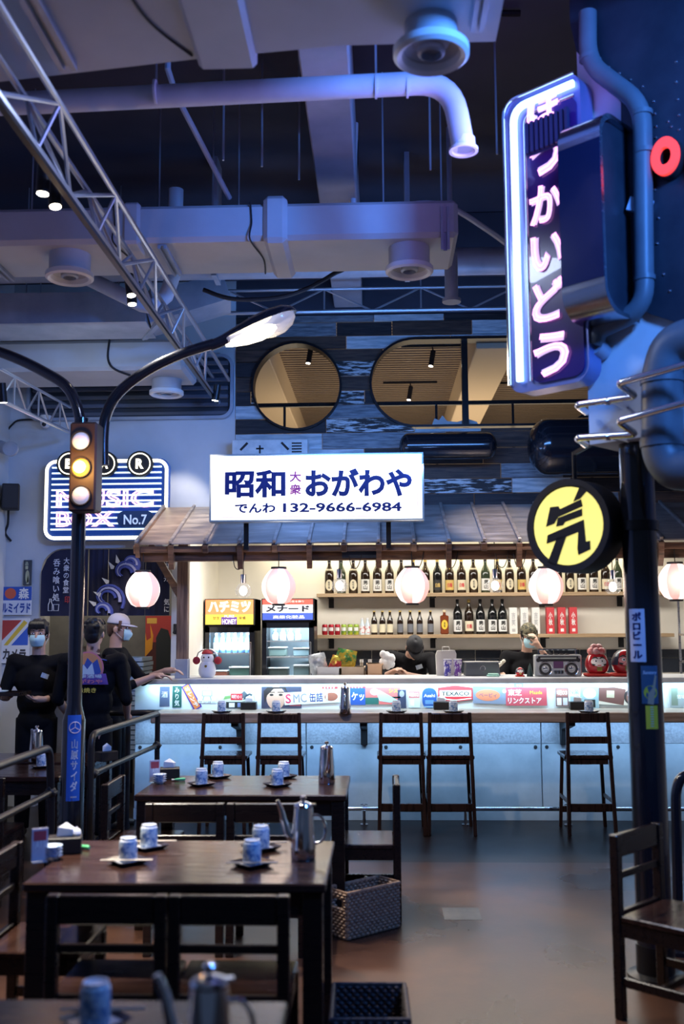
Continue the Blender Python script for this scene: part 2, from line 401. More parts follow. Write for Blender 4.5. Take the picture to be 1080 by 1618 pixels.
# plank-clad wall above the bar with two round openings
wp = struct('wall_bar_front', (1.4, WY+.06, 2.72))
MB().box(-1.425, 4.2, WY+.02, WY+.10, 4.80, CZ).build('lintel', 'ceiling_dark', wp)
MB().box(-1.425, 4.2, WY+.02, WY+.10, 2.66, 2.80).build('lintel', 'awning_wood', wp)
HOLES = [(-.81, -.81, 4.095, .445), (.37, 1.75, 4.115, .445)]
def cut(z):
    out = []
    for xa, xb, zc, r in HOLES:
        d = r*r-(z-zc)**2
        if d > 0: q = math.sqrt(d); out.append((xa-q, xb+q))
    return out
PM = [M('plank_pale', (.30, .38, .44), .7, col2=(.62, .68, .72), ns=4, stretch=(1, 8, 8), bump=.4, rnd=1),
      M('plank_brown', (.035, .02, .016), .6, col2=(.10, .058, .04), ns=4, stretch=(1, 12, 12), bump=.4, rnd=1),
      M('plank_dark', (.010, .010, .014), .6, col2=(.035, .03, .034), ns=4, stretch=(1, 12, 12), bump=.4, rnd=1),
      M('plank_grey', (.10, .12, .15), .65, col2=(.26, .30, .34), ns=5, stretch=(1, 10, 10), bump=.4, rnd=1),
      M('plank_worn', (.03, .028, .03), .7, col2=(.55, .60, .64), ns=6, stretch=(1, 6, 8), bump=.4, rnd=1, lo=.48, hi=.56)]
rp = random.Random(21)
z = 2.74
while z < 4.80:
    hgt = rp.uniform(.12, .165); z1 = min(z+hgt, 4.82); x = -1.425-rp.uniform(0, .5)
    while x < 4.15:
        ln = rp.uniform(.55, 1.35); xa, xb = max(x, -1.423), min(x+ln, 4.19)
        top = z > 3.3
        pm = PM[rp.choices(range(5), ([.30, .22, .16, .16, .16] if top else [.15, .25, .40, .15, .05]))[0]]
        th = rp.uniform(.015, .04)
        K = 5
        segs = {}
        mbp = [MB(), MB(), MB()]
        for i in range(K):
            za, zb = z+.003+(z1-z-.006)*i/K, z+.003+(z1-z-.006)*(i+1)/K
            ca, cb_ = cut(za), cut(zb)
            cc = []
            for hi_ in range(2):
                A = [c for c in (ca,) for c in c if abs((c[0]+c[1])/2-(HOLES[hi_][0]+HOLES[hi_][1])/2) < .01]; B = [c for c in cb_ if abs((c[0]+c[1])/2-(HOLES[hi_][0]+HOLES[hi_][1])/2) < .01]
                if A or B:
                    mid = (HOLES[hi_][0], HOLES[hi_][1]); cc.append((A[0] if A else mid, B[0] if B else mid))
            bounds = [(xa+.003, xa+.003)]
            for a_, b_ in cc: bounds += [(a_[0], b_[0]), (a_[1], b_[1])]
            bounds.append((xb-.003, xb-.003))
            for g in range(0, len(bounds), 2):
                l0 = max(bounds[g][0], xa+.003); l1 = max(bounds[g][1], xa+.003); r0 = min(bounds[g+1][0], xb-.003); r1 = min(bounds[g+1][1], xb-.003)
                if r0-l0 < .002 and r1-l1 < .002: continue
                r0 = max(r0, l0); r1 = max(r1, l1)
                mbp[g//2].prism([(l0, za), (r0, za), (r1, zb), (l1, zb)], 0, th, FR(WY+.02))
        for q in mbp:
            if q.v: q.build('plank', pm, wp, smooth=False)
        x += ln
    z = z1
# round openings: frame, pane
def opening(name, h):
    xa, xb, zc, r = h
    t = struct(name, (xa, WY, zc-r))
    out = []; 
    def cap(rr):
        return [(xb+rr*math.cos(a), zc+rr*math.sin(a)) for a in [-PI/2+PI*i/24 for i in range(25)]]+[(xa+rr*math.cos(a), zc+rr*math.sin(a)) for a in [PI/2+PI*i/24 for i in range(25)]]
    MB().ring(cap(r+.008), cap(r-.014), -.12, .05, FR(WY)).build('window_frame', 'black_metal', t)
    MB().prism(cap(r-.012), -.06, -.066, FR(WY)).build('pane', M('window_glass', (.02, .02, .02), .02, alpha=.10), t)
    return t
opening('window_1', HOLES[0]); w2 = opening('window_2', HOLES[1])
MB().box(.84, .90, WY+.02, WY+.10, 3.66, 4.58).build('mullion', 'black_metal', w2)
# loft room seen through the openings
LZ = 4.92
lf = struct('ceiling_loft', (1.2, 13, LZ))
MB().box(-3.5, 5, 10.0, 17, LZ, LZ+.08).build('ceiling_slab', M('loft_dark', (.03, .024, .02), .6), lf)
sl = MB()
for i in range(64):
    y = 10.1+i*.105; sl.box(-3.5, 5, y, y+.058, LZ-.05, LZ-.002)
o = sl.build('ceiling_slat', M('loft_slat', (.34, .27, .21), .30, .5), lf); o['kind'] = 'stuff'
S(MB().box(-3.5, 5, 17, 17.1, 2.8, LZ).build('wall_loft_back', M('loft_wall', (.55, .46, .34), .7)))
S(MB().box(-3.6, -3.5, 10.0, 17, 2.8, LZ).build('wall_loft_left', M('loft_ochre', (.42, .30, .06), .7)))
S(MB().box(5, 5.1, 10.0, 17, 2.8, LZ).build('wall_loft_right', 'loft_wall'))
S(MB().box(-3.5, 5, 12.1, 17, 2.72, 2.8).build('floor_loft', 'loft_dark'))
tr = struct('trim_4', (-1.2, 13, 4.4))
MB().box(-1.62, -1.14, 10.05, 17, 4.52, LZ, .01).build('beam', M('loft_beam', (.62, .50, .36), .6), tr)
tr = struct('trim_5', (1.2, 13, 4.4))
MB().box(1.0, 1.42, 10.05, 17, 4.50, LZ, .01).build('beam', 'loft_beam', tr)
rl = thing('loft_railing', 'thin black loft railing seen through the round wall openings', 'railing', (1.2, 10.5, 2.8))
MB().box(-3, 4.6, 10.48, 10.52, 4.02, 4.06).build('handrail', 'black_metal', rl)
for i in range(10): MB().box(-2.6+i*.8, -2.575+i*.8, 10.49, 10.515, 2.8, 4.02).build('post', 'black_metal', rl)
light('loft_lamp', 'AREA', (.8, 13.2, 3.1), (.8, 13.2, 5), 95, (1, .80, .55), 4.5, 3.0)
for i, (x, y) in enumerate([(-.75, 11.0), (.62, 11.2), (.42, 12.9), (1.55, 11.1), (1.42, 13.0)]):
    sp = thing('loft_spotlight', 'small black track spotlight under the slatted loft ceiling', 'spotlight', (x, y, LZ-.30), 'loft spotlights')
    MB().box(x-.35, x+.35, y-.015, y+.015, LZ-.075, LZ-.05).build('track', 'black_metal', sp)
    MB().cyl((x, y, LZ-.06), (x+.01, y, LZ-.13), .008, n=6).build('stem', 'black_metal', sp)
    MB().cyl((x+.01, y, LZ-.12), (x-.02, y-.02, LZ-.30), .03, n=12).build('body', 'black_metal', sp)
    MB().cyl((x-.02, y-.02, LZ-.298), (x-.0205, y-.0205, LZ-.303), .024, n=12).build('lens', 'lamp_white', sp)
ct = [(0, 0), (.05, .12), (.10, .10), (.14, .15), (.19, .09), (.3, .08), (.42, .11), (.52, .08), (.56, 0)]
tag(MB().prism([(.52+a*.9, 3.66+b) for a, b in ct], -.12, -.14, FR(WY)).build('cutout_board', 'white_plastic'), 'white jagged cutout board standing in the wide wall opening', 'board')
# bar interior
S(MB().box(-2.02, -1.90, WY+.12, 11.9, 0, 2.72).build('wall_bar_left', 'cream_wall'))
S(MB().box(-2.02, 4.2, 11.9, 12.02, 0, 2.80).build('wall_bar_back', 'cream_wall'))
S(MB().box(-2.02, 4.2, WY+.02, 12.02, 2.72, 2.80).build('ceiling_bar', 'cream_wall'))
# kitchen behind the serving opening
S(MB().box(-3.82, -2.02, 11.3, 11.4, 0, 2.8).build('wall_kitchen', M('kitchen_grey', (.12, .12, .13), .6, col2=(.2, .2, .2), ns=2)))
S(MB().box(-3.70, -2.02, WY+.12, 11.3, 2.72, 2.8).build('ceiling_kitchen', 'ceiling_dark'))
light('kitchen_lamp', 'AREA', (-2.9, 10.7, 2.68), (-2.9, 10.7, 0), 10, (1, .86, .66), .9, .3)
# ================================================================ ceiling services
def rodset(parent, pts, z0, mat='truss_metal'):
    for x, y in pts: MB().cyl((x, y, z0), (x, y, CZ), .006, n=6).build('hanger_rod', mat, parent)
# near rectangular duct
t = thing('air_duct', 'wide white wrapped air duct crossing closest overhead', 'duct', (-.6, 3.9, 4.2))
pr = [(-3.2, 4.52), (-1.72, 4.34), (-.82, 4.20), (-.14, 4.12), (.52, 4.12)]
mb = MB()
n_ = len(pr)
vs = [(x, y, 4.2) for x, y in pr]+[(x, 3.2, 4.2) for x, y in pr]+[(x, y, 4.62) for x, y in pr]+[(x, 3.2, 4.62) for x, y in pr]
fs = []
for i in range(n_-1):
    fs += [(i, i+1, n_+i+1, n_+i), (2*n_+i, 2*n_+i+1, 3*n_+i+1, 3*n_+i), (i, i+1, 2*n_+i+1, 2*n_+i), (n_+i, n_+i+1, 3*n_+i+1, 3*n_+i)]
fs += [(0, n_, 3*n_, 2*n_), (n_-1, 2*n_-1, 4*n_-1, 3*n_-1)]
mb.add(vs, fs).build('duct_body', 'white_duct', t)
MB().box(-.78, -.52, 3.18, 4.24, 4.165, 4.64, .02).build('joint_band', 'white_duct', t)
MB().tube(smoothpath([(-1.0, 3.25, 4.197), (-.98, 3.6, 4.194), (-.93, 3.9, 4.195), (-.80, 4.16, 4.195)]), .006, 6).build('seam', 'black_matte', t)
rodset(t, [(-1.5, 4.45), (.2, 4.25)], 4.6)
t = thing('ceiling_diffuser', 'large round white ceiling diffuser under the closest wide duct', 'diffuser', (.235, 3.98, 4.02))
def diffuser(t, c, r, h, ring, kc=.86):
    x, y, z = c
    MB().lathe([(r*kc, h), (r*kc, .03), (r*.98, .02)], c, 32).build('collar', 'white_duct', t)
    MB().lathe([(r*.72, .035), (r*.78, .0), (r*.9, -.012), (r, .0), (r, .03), (r*.86, .045), (r*.72, .035)], c, 40).build('rim', ring, t)
    MB().lathe([(r*.74, .03), (r*.5, .055), (r*.36, .03)], c, 32).build('inner_cone', 'white_duct', t)
    MB().lathe([(r*.37, .025), (r*.36, .008), (r*.28, .0), (r*.27, .03), (0.001, .045)], c, 32).build('centre_cup', 'grey_duct', t)
diffuser(t, (.235, 3.98, 4.06), .158, .145, 'white_plastic', .70)
mbt = MB().box(.40, .42, 3.3, 4.0, 4.17, 4.20).box(.435, .455, 3.3, 4.0, 4.17, 4.20)
tag(mbt.box(.39, .465, 3.3, 4.0, 4.195, 4.205).build('support_channel', 'grey_duct'), 'slotted steel channel screwed under the closest duct beside the diffuser', 'channel')
mbt = MB().box(-1.40, -1.375, 3.4, 4.2, 4.16, 4.19).box(-1.345, -1.32, 3.4, 4.2, 4.16, 4.19).box(-1.40, -1.32, 3.4, 4.2, 4.185, 4.199)
tag(mbt.build('support_channel', 'grey_duct'), 'slotted steel channel under the closest duct above the lattice truss', 'channel')
# round pipe with elbow
t = thing('exhaust_pipe', 'round pale exhaust pipe with a downturned elbow end', 'pipe', (.38, 5.2, 4.1))
pth = fillet([(-3.4, 5.28, 4.58), (-1.76, 5.25, 4.6), (.41, 5.18, 4.62), (.47, 5.18, 4.24)], .26, 7)
MB().tube(pth, .062, 18).build('pipe_run', 'pipe_paint', t)
MB().lathe([(.062, .05), (.064, .0), (.078, -.008), (.078, -.022), (.062, -.022), (.05, .0)], (.47, 5.18, 4.245), 24).build('end_flange', 'white_plastic', t)
MB().lathe([(.001, .0), (.052, .0)], (.47, 5.18, 4.235), 24).build('end_mesh', 'grey_duct', t)
for x in (-1.2, .0, .17): MB().cyl((x, 5.19, 4.607+.003), (x+.012, 5.19, 4.607+.003), .066, n=20).build('clamp', 'pipe_paint', t)
rodset(t, [(-1.2, 5.22), (.006, 5.19)], 4.66)
# middle rectangular duct
t = thing('air_duct', 'long white wrapped air duct carrying two round diffusers', 'duct', (-.9, 6.9, 4.3))
MB().box(-4.2, .55, 6.55, 7.22, 4.3, 4.56, .03).build('duct_body', 'white_duct', t)
MB().box(-.76, -.60, 6.51, 7.26, 4.27, 4.60, .03).build('joint_band', 'white_duct', t)
for xx in (-1.78, -.85): MB().tube(smoothpath([(xx, 6.545, 4.56), (xx+.01, 6.542, 4.42), (xx, 6.545, 4.30), (xx+.05, 6.9, 4.296), (xx+.03, 7.2, 4.297)]), .006, 6).build('seam', 'black_matte', t)
MB().box(-1.72, -1.60, 6.53, 7.24, 4.285, 4.58, .02).build('joint_band', 'white_duct', t)
rodset(t, [(-2.4, 6.7), (-1.55, 6.9), (-1.18, 7.0), (-.95, 6.7), (.45, 6.7), (.05, 6.6)], 4.55)
for x, lab in ((-2.14, 'round white diffuser under the middle duct beside the lattice truss'), (.225, 'round white diffuser under the middle duct end beside the neon sign')):
    d = thing('ceiling_diffuser', lab, 'diffuser', (x, 6.76, 4.13), 'round diffusers on the middle duct')
    diffuser(d, (x, 6.76, 4.13), .165, .18, 'white_plastic')
for x, y0, y1, zz, lab in ((-1.46, 6.6, 7.15, 4.27, 'slotted steel channel under the middle duct behind the lattice truss'), (-2.72, 6.7, 7.2, 4.27, 'slotted steel channel under the middle duct left end'), (.46, 6.53, 6.56, 4.0, 'upright slotted steel channel at the end of the middle duct')):
    mbt = MB()
    if y1-y0 > .1: mbt.box(x-.03, x-.012, y0, y1, zz, zz+.025).box(x+.012, x+.03, y0, y1, zz, zz+.025).box(x-.03, x+.03, y0, y1, zz+.022, zz+.03)
    else: mbt.box(x-.03, x-.012, y0, y1, 4.2, 4.5).box(x+.012, x+.03, y0, y1, 4.2, 4.5).box(x-.03, x+.03, y1-.005, y1, 4.2, 4.5)
    tag(mbt.build('support_channel', 'grey_duct'), lab, 'channel')
t = thing('drain_pipe', 'short grey stub pipe hanging at the end of the middle duct', 'pipe', (.56, 7.4, 4.2))
MB().cyl((.56, 7.4, 4.14), (.56, 7.4, 4.5), .05, n=16).build('pipe_run', 'grey_duct', t)
MB().cyl((.56, 7.4, 4.12), (.56, 7.4, 4.145), .07, n=18).build('end_flange', 'grey_duct', t)
MB().cyl((.56, 7.4, 4.5), (.56, 7.4, CZ), .02, n=8).build('hanger_rod', 'grey_duct', t)
# dark pipe run behind the middle duct
t = thing('service_pipe', 'thick blue-grey service pipe running behind the middle duct', 'pipe', (0, 7.9, 4.5))
MB().cyl((-4, 7.9, 4.62), (3.6, 7.9, 4.62), .11, n=18).build('pipe_run', 'grey_duct', t)
for x in (-1.3, .25, 1.6): MB().box(x-.02, x+.02, 7.78, 8.02, 4.5, CZ).build('pipe_hanger', 'grey_duct', t)
# back ducts on the left
t = thing('air_duct', 'grey folded duct with a bend under the ceiling near the back wall', 'duct', (-2.4, 8.3, 4.2))
mb = MB().bar((-4.2, 8.25, 4.33), (-1.93, 8.35, 4.36), .5, .26).bar((-1.96, 8.35, 4.35), (-1.30, 8.45, 4.58), .42, .24)
mb.build('duct_body', 'grey_duct', t)
MB().bar((-1.97, 8.34, 4.36), (-1.93, 8.36, 4.37), .54, .30).build('joint_band', 'grey_duct', t)
rodset(t, [(-3.0, 8.3), (-2.2, 8.3)], 4.45)
t = thing('air_duct', 'low white duct in front of the ribbed wall vent', 'duct', (-2.6, 9.2, 3.95))
MB().box(-4.0, -1.74, 8.85, 9.5, 4.02, 4.30, .03).build('duct_body', 'white_duct', t)
MB().tube(smoothpath([(-2.42, 8.845, 4.3), (-2.43, 8.845, 4.12), (-2.36, 8.85, 4.02), (-2.2, 9.1, 4.0)]), .01, 6).build('seam_cable', 'black_matte', t)
rodset(t, [(-3.1, 8.95), (-2.25, 8.95)], 4.3)
d = thing('ceiling_diffuser', 'small round diffuser under the low duct by the ribbed vent', 'diffuser', (-2.0, 9.25, 3.86))
diffuser(d, (-1.98, 9.25, 3.88), .16, .16, 'white_plastic')
t = thing('sloping_pipe', 'stubby white pipe slanting down beside the round diffuser', 'pipe', (-2.3, 7.8, 4.2))
MB().tube([PY(120, 430, 7.7), PY(225, 482, 7.7), PY(240, 486, 7.7), PY(262, 468, 7.7), PY(275, 430, 7.7), PY(278, 300, 7.7)], .06, 14).build('pipe_run', 'pipe_paint', t)
# ribbed wall vent
t = thing('ribbed_vent', 'wide dark ribbed vent with rounded corners high on the plaster wall', 'vent', (-2.45, WY, 3.72))
def vx(px, py): p = PY(px, py, WY-.03); return p.x, p.z
MB().ring(rrect(2.08, .66, .12, 5, -2.48, 4.10), rrect(2.02, .60, .10, 5, -2.48, 4.10), 0, .06, FR(WY)).build('vent_frame', 'grey_duct', t)
MB().prism(rrect(2.02, .60, .10, 5, -2.48, 4.10), 0, .01, FR(WY)).build('backing', M('vent_dark', (.03, .035, .05), .5), t)
for i in range(7):
    zz = 3.83+i*.085
    MB().bar((-3.47, WY-.035, zz), (-1.49, WY-.035, zz), .035, .045, .008).build('rib', M('vent_rib', (.09, .10, .13), .4), t)
# lattice truss along the room
t = thing('lattice_truss', 'long triangular lattice truss running along the room under the ducts', 'truss', (-1.6, 6.8, 3.9))
def truss(t, A, B, offs, step, r):
    A, B = Vector(A), Vector(B); d = (B-A); L = d.length; d.normalize()
    for o_ in offs: MB().cyl(A+Vector(o_), B+Vector(o_), r*(1.25 if o_ == offs[0] else 1), n=8).build('chord', 'truss_metal', t)
    k = int(L/step)
    for i in range(k):
        p = A+d*(i*step); q = A+d*((i+.5)*step); e = A+d*((i+1)*step)
        for o_ in offs[1:]:
            MB().tube([p+Vector(offs[0]), q+Vector(o_), e+Vector(offs[0])], r*.7, 6).build('web_bar', 'truss_metal', t)
            MB().cyl(q+Vector(o_), q+Vector(offs[0]), r*.6, n=6).build('web_bar', 'truss_metal', t)
truss(t, (-1.56, 2.9, 3.9), (-1.56, 9.7, 3.9), [(0, 0, 0), (-.06, 0, .25), (.10, 0, .22)], 1.0, .017)
MB().box(-1.575, -1.545, 2.9, 9.6, 3.862, 3.886).build('lighting_track', 'black_metal', t)
t = thing('lattice_truss', 'second lattice truss slanting away at the room corner near the vent', 'truss', (-2.9, 8.0, 3.7))
truss(t, (-3.0, 6.6, 3.45), (-3.0, 9.6, 3.6), [(0, 0, 0), (0, 0, .25)], .6, .014)
t = thing('lattice_truss', 'flat lattice truss crossing in front of the plank wall', 'truss', (0, 8.95, 4.3))
truss(t, (-1.8, 8.95, 4.56), (3.3, 8.95, 4.56), [(0, 0, 0), (0, 0, .21)], .88, .015)
for x in (-1.4, .4, 2.2): MB().cyl((x, 8.95, 4.77), (x, 8.95, CZ), .008, n=6).build('hanger_rod', 'truss_metal', t)
# conduit hanging from ceiling
t = thing('conduit', 'bent grey conduit dropping diagonally from the ceiling', 'conduit', (-1.2, 6.0, 4.5))
MB().tube([(-1.22, 5.6, 5.45), (-1.22, 5.6, 4.98), (-1.2, 5.75, 4.9), (-1.0, 6.6, 4.62)], .018, 8).build('conduit_run', 'grey_duct', t)
MB().tube([(-1.5, 5.8, 5.46), (.9, 5.9, 5.46)], .02, 8).build('conduit_run', 'black_metal', t)
t = thing('cable_loop', 'dark cable sagging in a loop behind the middle duct', 'cable', (-1, 7.8, 4.2))
MB().tube(smoothpath([(-1.35, 7.6, 4.32), (-1.1, 7.6, 4.24), (-.7, 7.6, 4.26), (-.35, 7.6, 4.42), (-.2, 7.6, 4.6), (-.15, 7.6, 5.5)]), .018, 8).build('cable', 'black_matte', t)
t = thing('flexible_hose', 'curved pale hose arching above the right end of the middle duct', 'hose', (.7, 7.4, 4.6))
MB().tube(smoothpath([(-.15, 7.3, 5.5), (-.15, 7.3, 4.72), (.15, 7.3, 4.83), (.5, 7.3, 4.84), (.85, 7.5, 4.72), (1.15, 7.80, 4.62)]), .022, 8).build('hose', 'pipe_paint', t)
# black light-track bars and long hangers in the dark part of the ceiling
for i, (x, y) in enumerate([(-.95, 6.0), (-.72, 6.1), (-.5, 6.3), (.35, 6.2), (.75, 6.0)]):
    tag(MB().cyl((x, y, 4.6), (x, y, CZ), .007, n=6).build('hanger_rod', 'truss_metal'), 'thin steel hanger rod dropping from the dark ceiling', 'rod', 'bare hanger rods')
# truss spotlights (they are real lamps)
def spot(px, py, Y, aim, power, lab, n=1, size=42, col=(1, .90, .76)):
    p = PY(px, py, Y)
    t = thing('track_spotlight', lab, 'spotlight', (p.x, p.y, p.z), 'spotlights on the lattice truss')
    d = (Vector(aim)-p).normalized()
    d2 = Vector((d.x*.35, d.y*.35, d.z)).normalized()
    MB().cyl(p-d2*.02, p-d2*.17, .034, n=16).build('body', 'black_metal', t)
    MB().cyl(p-d2*.021, p-d2*.016, .028, n=16).build('lens', 'lamp_white', t)
    MB().cyl(p-d2*.15, Vector((-1.56 if abs(p.x+1.56) < .3 else p.x, p.y, 3.9 if abs(p.x+1.56) < .3 else 3.46)), .009, n=6).build('bracket', 'black_metal', t)
    if power:
        light('spot_lamp', 'SPOT', p+d*.07, aim, power, col, .025, spot=size, blend=.4)
spot(67, 312, 4.75, (-1.9, 4.6, 0), 1000, 'black spotlight hanging from the truss, its lens lit, ahead of its twin', size=46)
spot(88, 332, 4.9, (-.4, 4.3, .7), 260, 'second black spotlight on the truss close behind its twin', size=50)
spot(208, 471, 6.55, (.25, 5.45, 0), 420, 'black spotlight on the truss halfway along the middle duct', size=46)
spot(209, 485, 6.75, (-.8, 6.2, .7), 300, 'lower black spotlight paired with another halfway along the truss', size=50)
spot(339, 636, 9.3, (-2.2, 9.6, 2.4), 60, 'black spotlight at the truss end above the plaster wall', size=70)
spot(5, 640, 7.6, (-2.6, 8.8, 1.2), 60, 'black spotlight beside the slanting corner truss', size=70)
# ================================================================ bar counter
BX0, BX1 = -2.22, 4.15
SY = 9.22      # sticker wall front
bc = thing('bar_counter', 'long bar counter with concrete panels and a raised concrete top', 'counter', (.9, 9.5, 0))
MB().box(BX0, BX1, 9.27, 9.80, 0, 1.195).build('counter_body', 'concrete_panel', bc)
MB().box(BX0-.02, BX1, 9.13, 9.85, 1.2, 1.245, .006).build('concrete_top', 'concrete_top', bc)
MB().box(BX0, BX1, SY, 9.28, .97, 1.2).build('lit_backsplash', M('backsplash', (.72, .78, .80), .35), bc)
MB().box(-1.97, BX1, 8.75, SY+.01, .89, .974, .008).build('wood_ledge', 'ledge_wood', bc)
MB().box(BX0, BX1, 9.235, 9.27, 0, .10).build('kick_plate', 'concrete_panel', bc)
x = -2.35; k = 0
seam = [-2.22, -.67, 1.42, 3.4, 4.15]
for a, b in zip(seam[:-1], seam[1:]):
    MB().box(a+.004, b-.004, 9.235, 9.272, .10, .70, .004).build('front_panel', 'concrete_panel', bc)
    MB().box(a+.003, b-.003, 9.228, 9.272, .665, .90, .003).build('metal_strip', 'galvanised', bc)
    n = max(2, round((b-a)/.66)+1)
    for i in range(n):
        xx = a+.05+(b-a-.10)*i/(n-1)
        MB().lathe([(.0, -.014), (.014, -.012), (.017, 0)], n=10, mat=Matrix.Translation((xx, 9.236, .635))@Matrix.Rotation(-PI/2, 4, 'X')).build('bolt', 'black_matte', bc)
for px_ in (380, 575, 890):
    xx = PY(px_, 1160, 9.2).x
    MB().prism([(9.23, .89), (8.80, .89), (8.80, .86), (9.12, .80), (9.18, .66), (9.23, .66)], xx-.03, xx+.03, lambda a, b, h: Vector((h, a, b))).build('ledge_bracket', 'black_matte', bc)
fr = thing('foot_rail', 'chrome foot rail on short posts along the bar base', 'rail', (.9, 9.0, 0))
MB().cyl((-1.9, 9.0, .14), (4.1, 9.0, .14), .019, n=14).build('rail_tube', 'chrome', fr)
for px_ in (575, 735, 897, 420):
    xx = PY(px_, 1290, 9.0).x
    MB().cyl((xx, 9.0, 0), (xx, 9.0, .14), .014, n=10).build('post', 'chrome', fr)
    MB().cyl((xx, 9.0, 0), (xx, 9.0, .012), .035, n=14).build('flange', 'chrome', fr)
    MB().tube([(xx-.03, 9.0, .175), (xx-.012, 9.0, .18), (xx, 9.0, .16), (xx+.012, 9.0, .18), (xx+.03, 9.0, .175)], .006, 6).build('clip', 'chrome', fr)

# stickers on the lit backsplash (printed decals, thin)
def sq(x0, y0, x1, y1, Y):
    a = PY(x0, y1, Y); b = PY(x1, y0, Y); return a.x, a.z, b.x, b.z
SK = SY-.001
SKN_ = [0]
def sticker(name, box, col, parts, label=None, rot=0, poly=None):
    SKN_[0] += 1; SK = SY-.001-.0007*SKN_[0]-(.004 if box[0] == 449 else 0)
    x0, z0, x1, z1 = sq(*box, SK); cx, cz = (x0+x1)/2, (z0+z1)/2; w_, h_ = x1-x0, z1-z0
    z0 = max(z0, .978)
    ca, sa = math.cos(rot), math.sin(rot)
    def fn(a, b, h): return Vector((cx+(a*ca-b*sa), SK-h, cz+(a*sa+b*ca)))
    o = MB().prism(poly(w_, h_) if poly else [(-w_/2, -h_/2), (w_/2, -h_/2), (w_/2, h_/2), (-w_/2, h_/2)], 0, .0015, fn).build(name, paint('sticker_%d_%d_%d' % (box[0], box[1], box[2]), col, .5), bc)
    if label: o['label'] = label
    xd, yd = Vector((ca, 0, sa)), Vector((-sa, 0, ca))
    for p in parts:
        kind = p[0]
        if kind == 't':
            _, s, fx, fz, fw, fh, c, bold = p[:8]
            MB().text(s, fn(fx*w_, fz*h_, .0022), fw*w_ if fw else None, fh*h_ if fh else None, xd, yd, bold, .0006, vertical=(len(p) > 8 and p[8])).build('lettering', paint('ink_%.2f_%.2f_%.2f' % c, c, .5), o)
        elif kind == 'p':
            _, pts, c = p[:3]
            MB().prism([(a*w_, b*h_) for a, b in pts], .0015, p[3] if len(p) > 3 else .0022, fn).build('print', paint('ink_%.2f_%.2f_%.2f' % c, c, .5), o)
        elif kind == 'c':
            _, fx, fz, rx, rz, c = p[:6]
            MB().prism([(fx*w_+rx*w_*math.cos(t*PI/10), fz*h_+rz*h_*math.sin(t*PI/10)) for t in range(20)], .0015, p[6] if len(p) > 6 else .0024, fn).build('print', paint('ink_%.2f_%.2f_%.2f' % c, c, .5), o)
    return o
R4 = lambda a, b, c, d: [(a, b), (c, b), (c, d), (a, d)]
NAVY, RED, WHT, BLK, YEL, GRN, ORG, CYA, SKN = (.02, .04, .22), (.62, .03, .04), (.82, .82, .80), (.02, .02, .02), (.80, .62, .06), (.02, .10, .08), (.75, .22, .06), (.25, .55, .70), (.62, .38, .28)
PURP = (.08, .03, .28)
sticker('sticker', (252, 1085, 268, 1116), (.10, .12, .20), [('t', '酒', 0, .1, .6, None, WHT, 0)])
sticker('sticker', (272, 1084, 287, 1118), GRN, [('t', 'みり気', 0, 0, .55, .85, WHT, .01, True)])
sticker('sticker', (281, 1094, 324, 1108), PURP, [('p', R4(-.46, -.36, .46, .36), ORG), ('t', 'オレンヂ', 0, 0, .8, .5, WHT, .02)], rot=-1.05)
o = sticker('sticker', (312, 1083, 342, 1111), (.74, .80, .82), [('t', 'SANYO', 0, .40, .8, .13, (.3, .04, .08), .02), ('p', R4(-.28, -.12, .28, .22), (.30, .34, .45)), ('p', R4(-.22, -.08, .22, .17), (.70, .78, .82), .0026), ('p', [(-.2, -.12), (-.14, -.12), (-.2, -.34), (-.24, -.34)], (.30, .34, .45)), ('p', [(.2, -.12), (.14, -.12), (.2, -.34), (.24, -.34)], (.30, .34, .45)), ('t', 'サンヨー', 0, -.44, .9, .12, (.2, .1, .1), 0)])
sticker('sticker', (350, 1086, 401, 1114), (.62, .62, .50), [('t', 'スロープ', -.12, .38, .36, .12, BLK, 0), ('p', [(-.1, -.2), (.2, -.1), (.3, .1), (.2, .3), (.14, .2), (.0, .05), (-.15, .0)], (.10, .12, .14)), ('p', [(.16, -.2), (.4, -.1), (.45, .1), (.36, .16), (.25, .05)], (.06, .08, .10)), ('p', [(-.45, -.2), (-.15, -.1), (-.2, .05), (-.4, .0)], (.20, .35, .12)), ('p', R4(-.22, -.22, .14, .14), RED, .0027), ('t', '呢01', -.04, -.04, .30, .22, WHT, .02)])
sticker('sticker', (357, 1109, 402, 1119), BLK, [('p', R4(-.4, -.35, -.2, .35), WHT), ('p', R4(-.1, -.35, .1, .35), (.2, .25, .5)), ('p', R4(.2, -.35, .45, .3), (.4, .42, .45))])
sticker('sticker', (413, 1085, 476, 1119), (.05, .05, .09), [('c', -.14, -.02, .24, .55, SKN, .002), ('p', [(-.45, .3), (-.35, .48), (.1, .48), (.16, .2), (.05, .42), (-.2, .40), (-.36, .1), (-.42, -.3)], (.03, .02, .02), .0026), ('c', -.25, .12, .05, .05, BLK), ('c', -.02, .12, .05, .05, BLK), ('p', R4(-.33, .22, -.17, .26), BLK), ('p', R4(-.1, .22, .06, .26), BLK), ('p', R4(-.19, -.16, -.09, -.12), (.4, .2, .16)), ('p', R4(.2, -.4, .48, .1), (.45, .10, .12))], label='sticker of a dark-haired face')
sticker('sticker', (449, 1092, 537, 1112), (.74, .76, .76), [('t', 'S', -.43, 0, .10, .75, (.65, .05, .12), .02), ('t', 'MC', -.22, 0, .24, .70, (.25, .25, .30), .01), ('t', '缶詰', .07, 0, .24, .75, NAVY, .015), ('c', .34, -.02, .12, .34, (.35, .12, .08)), ('p', R4(.24, -.3, .28, .3), (.6, .5, .4), .0028)], rot=.05)
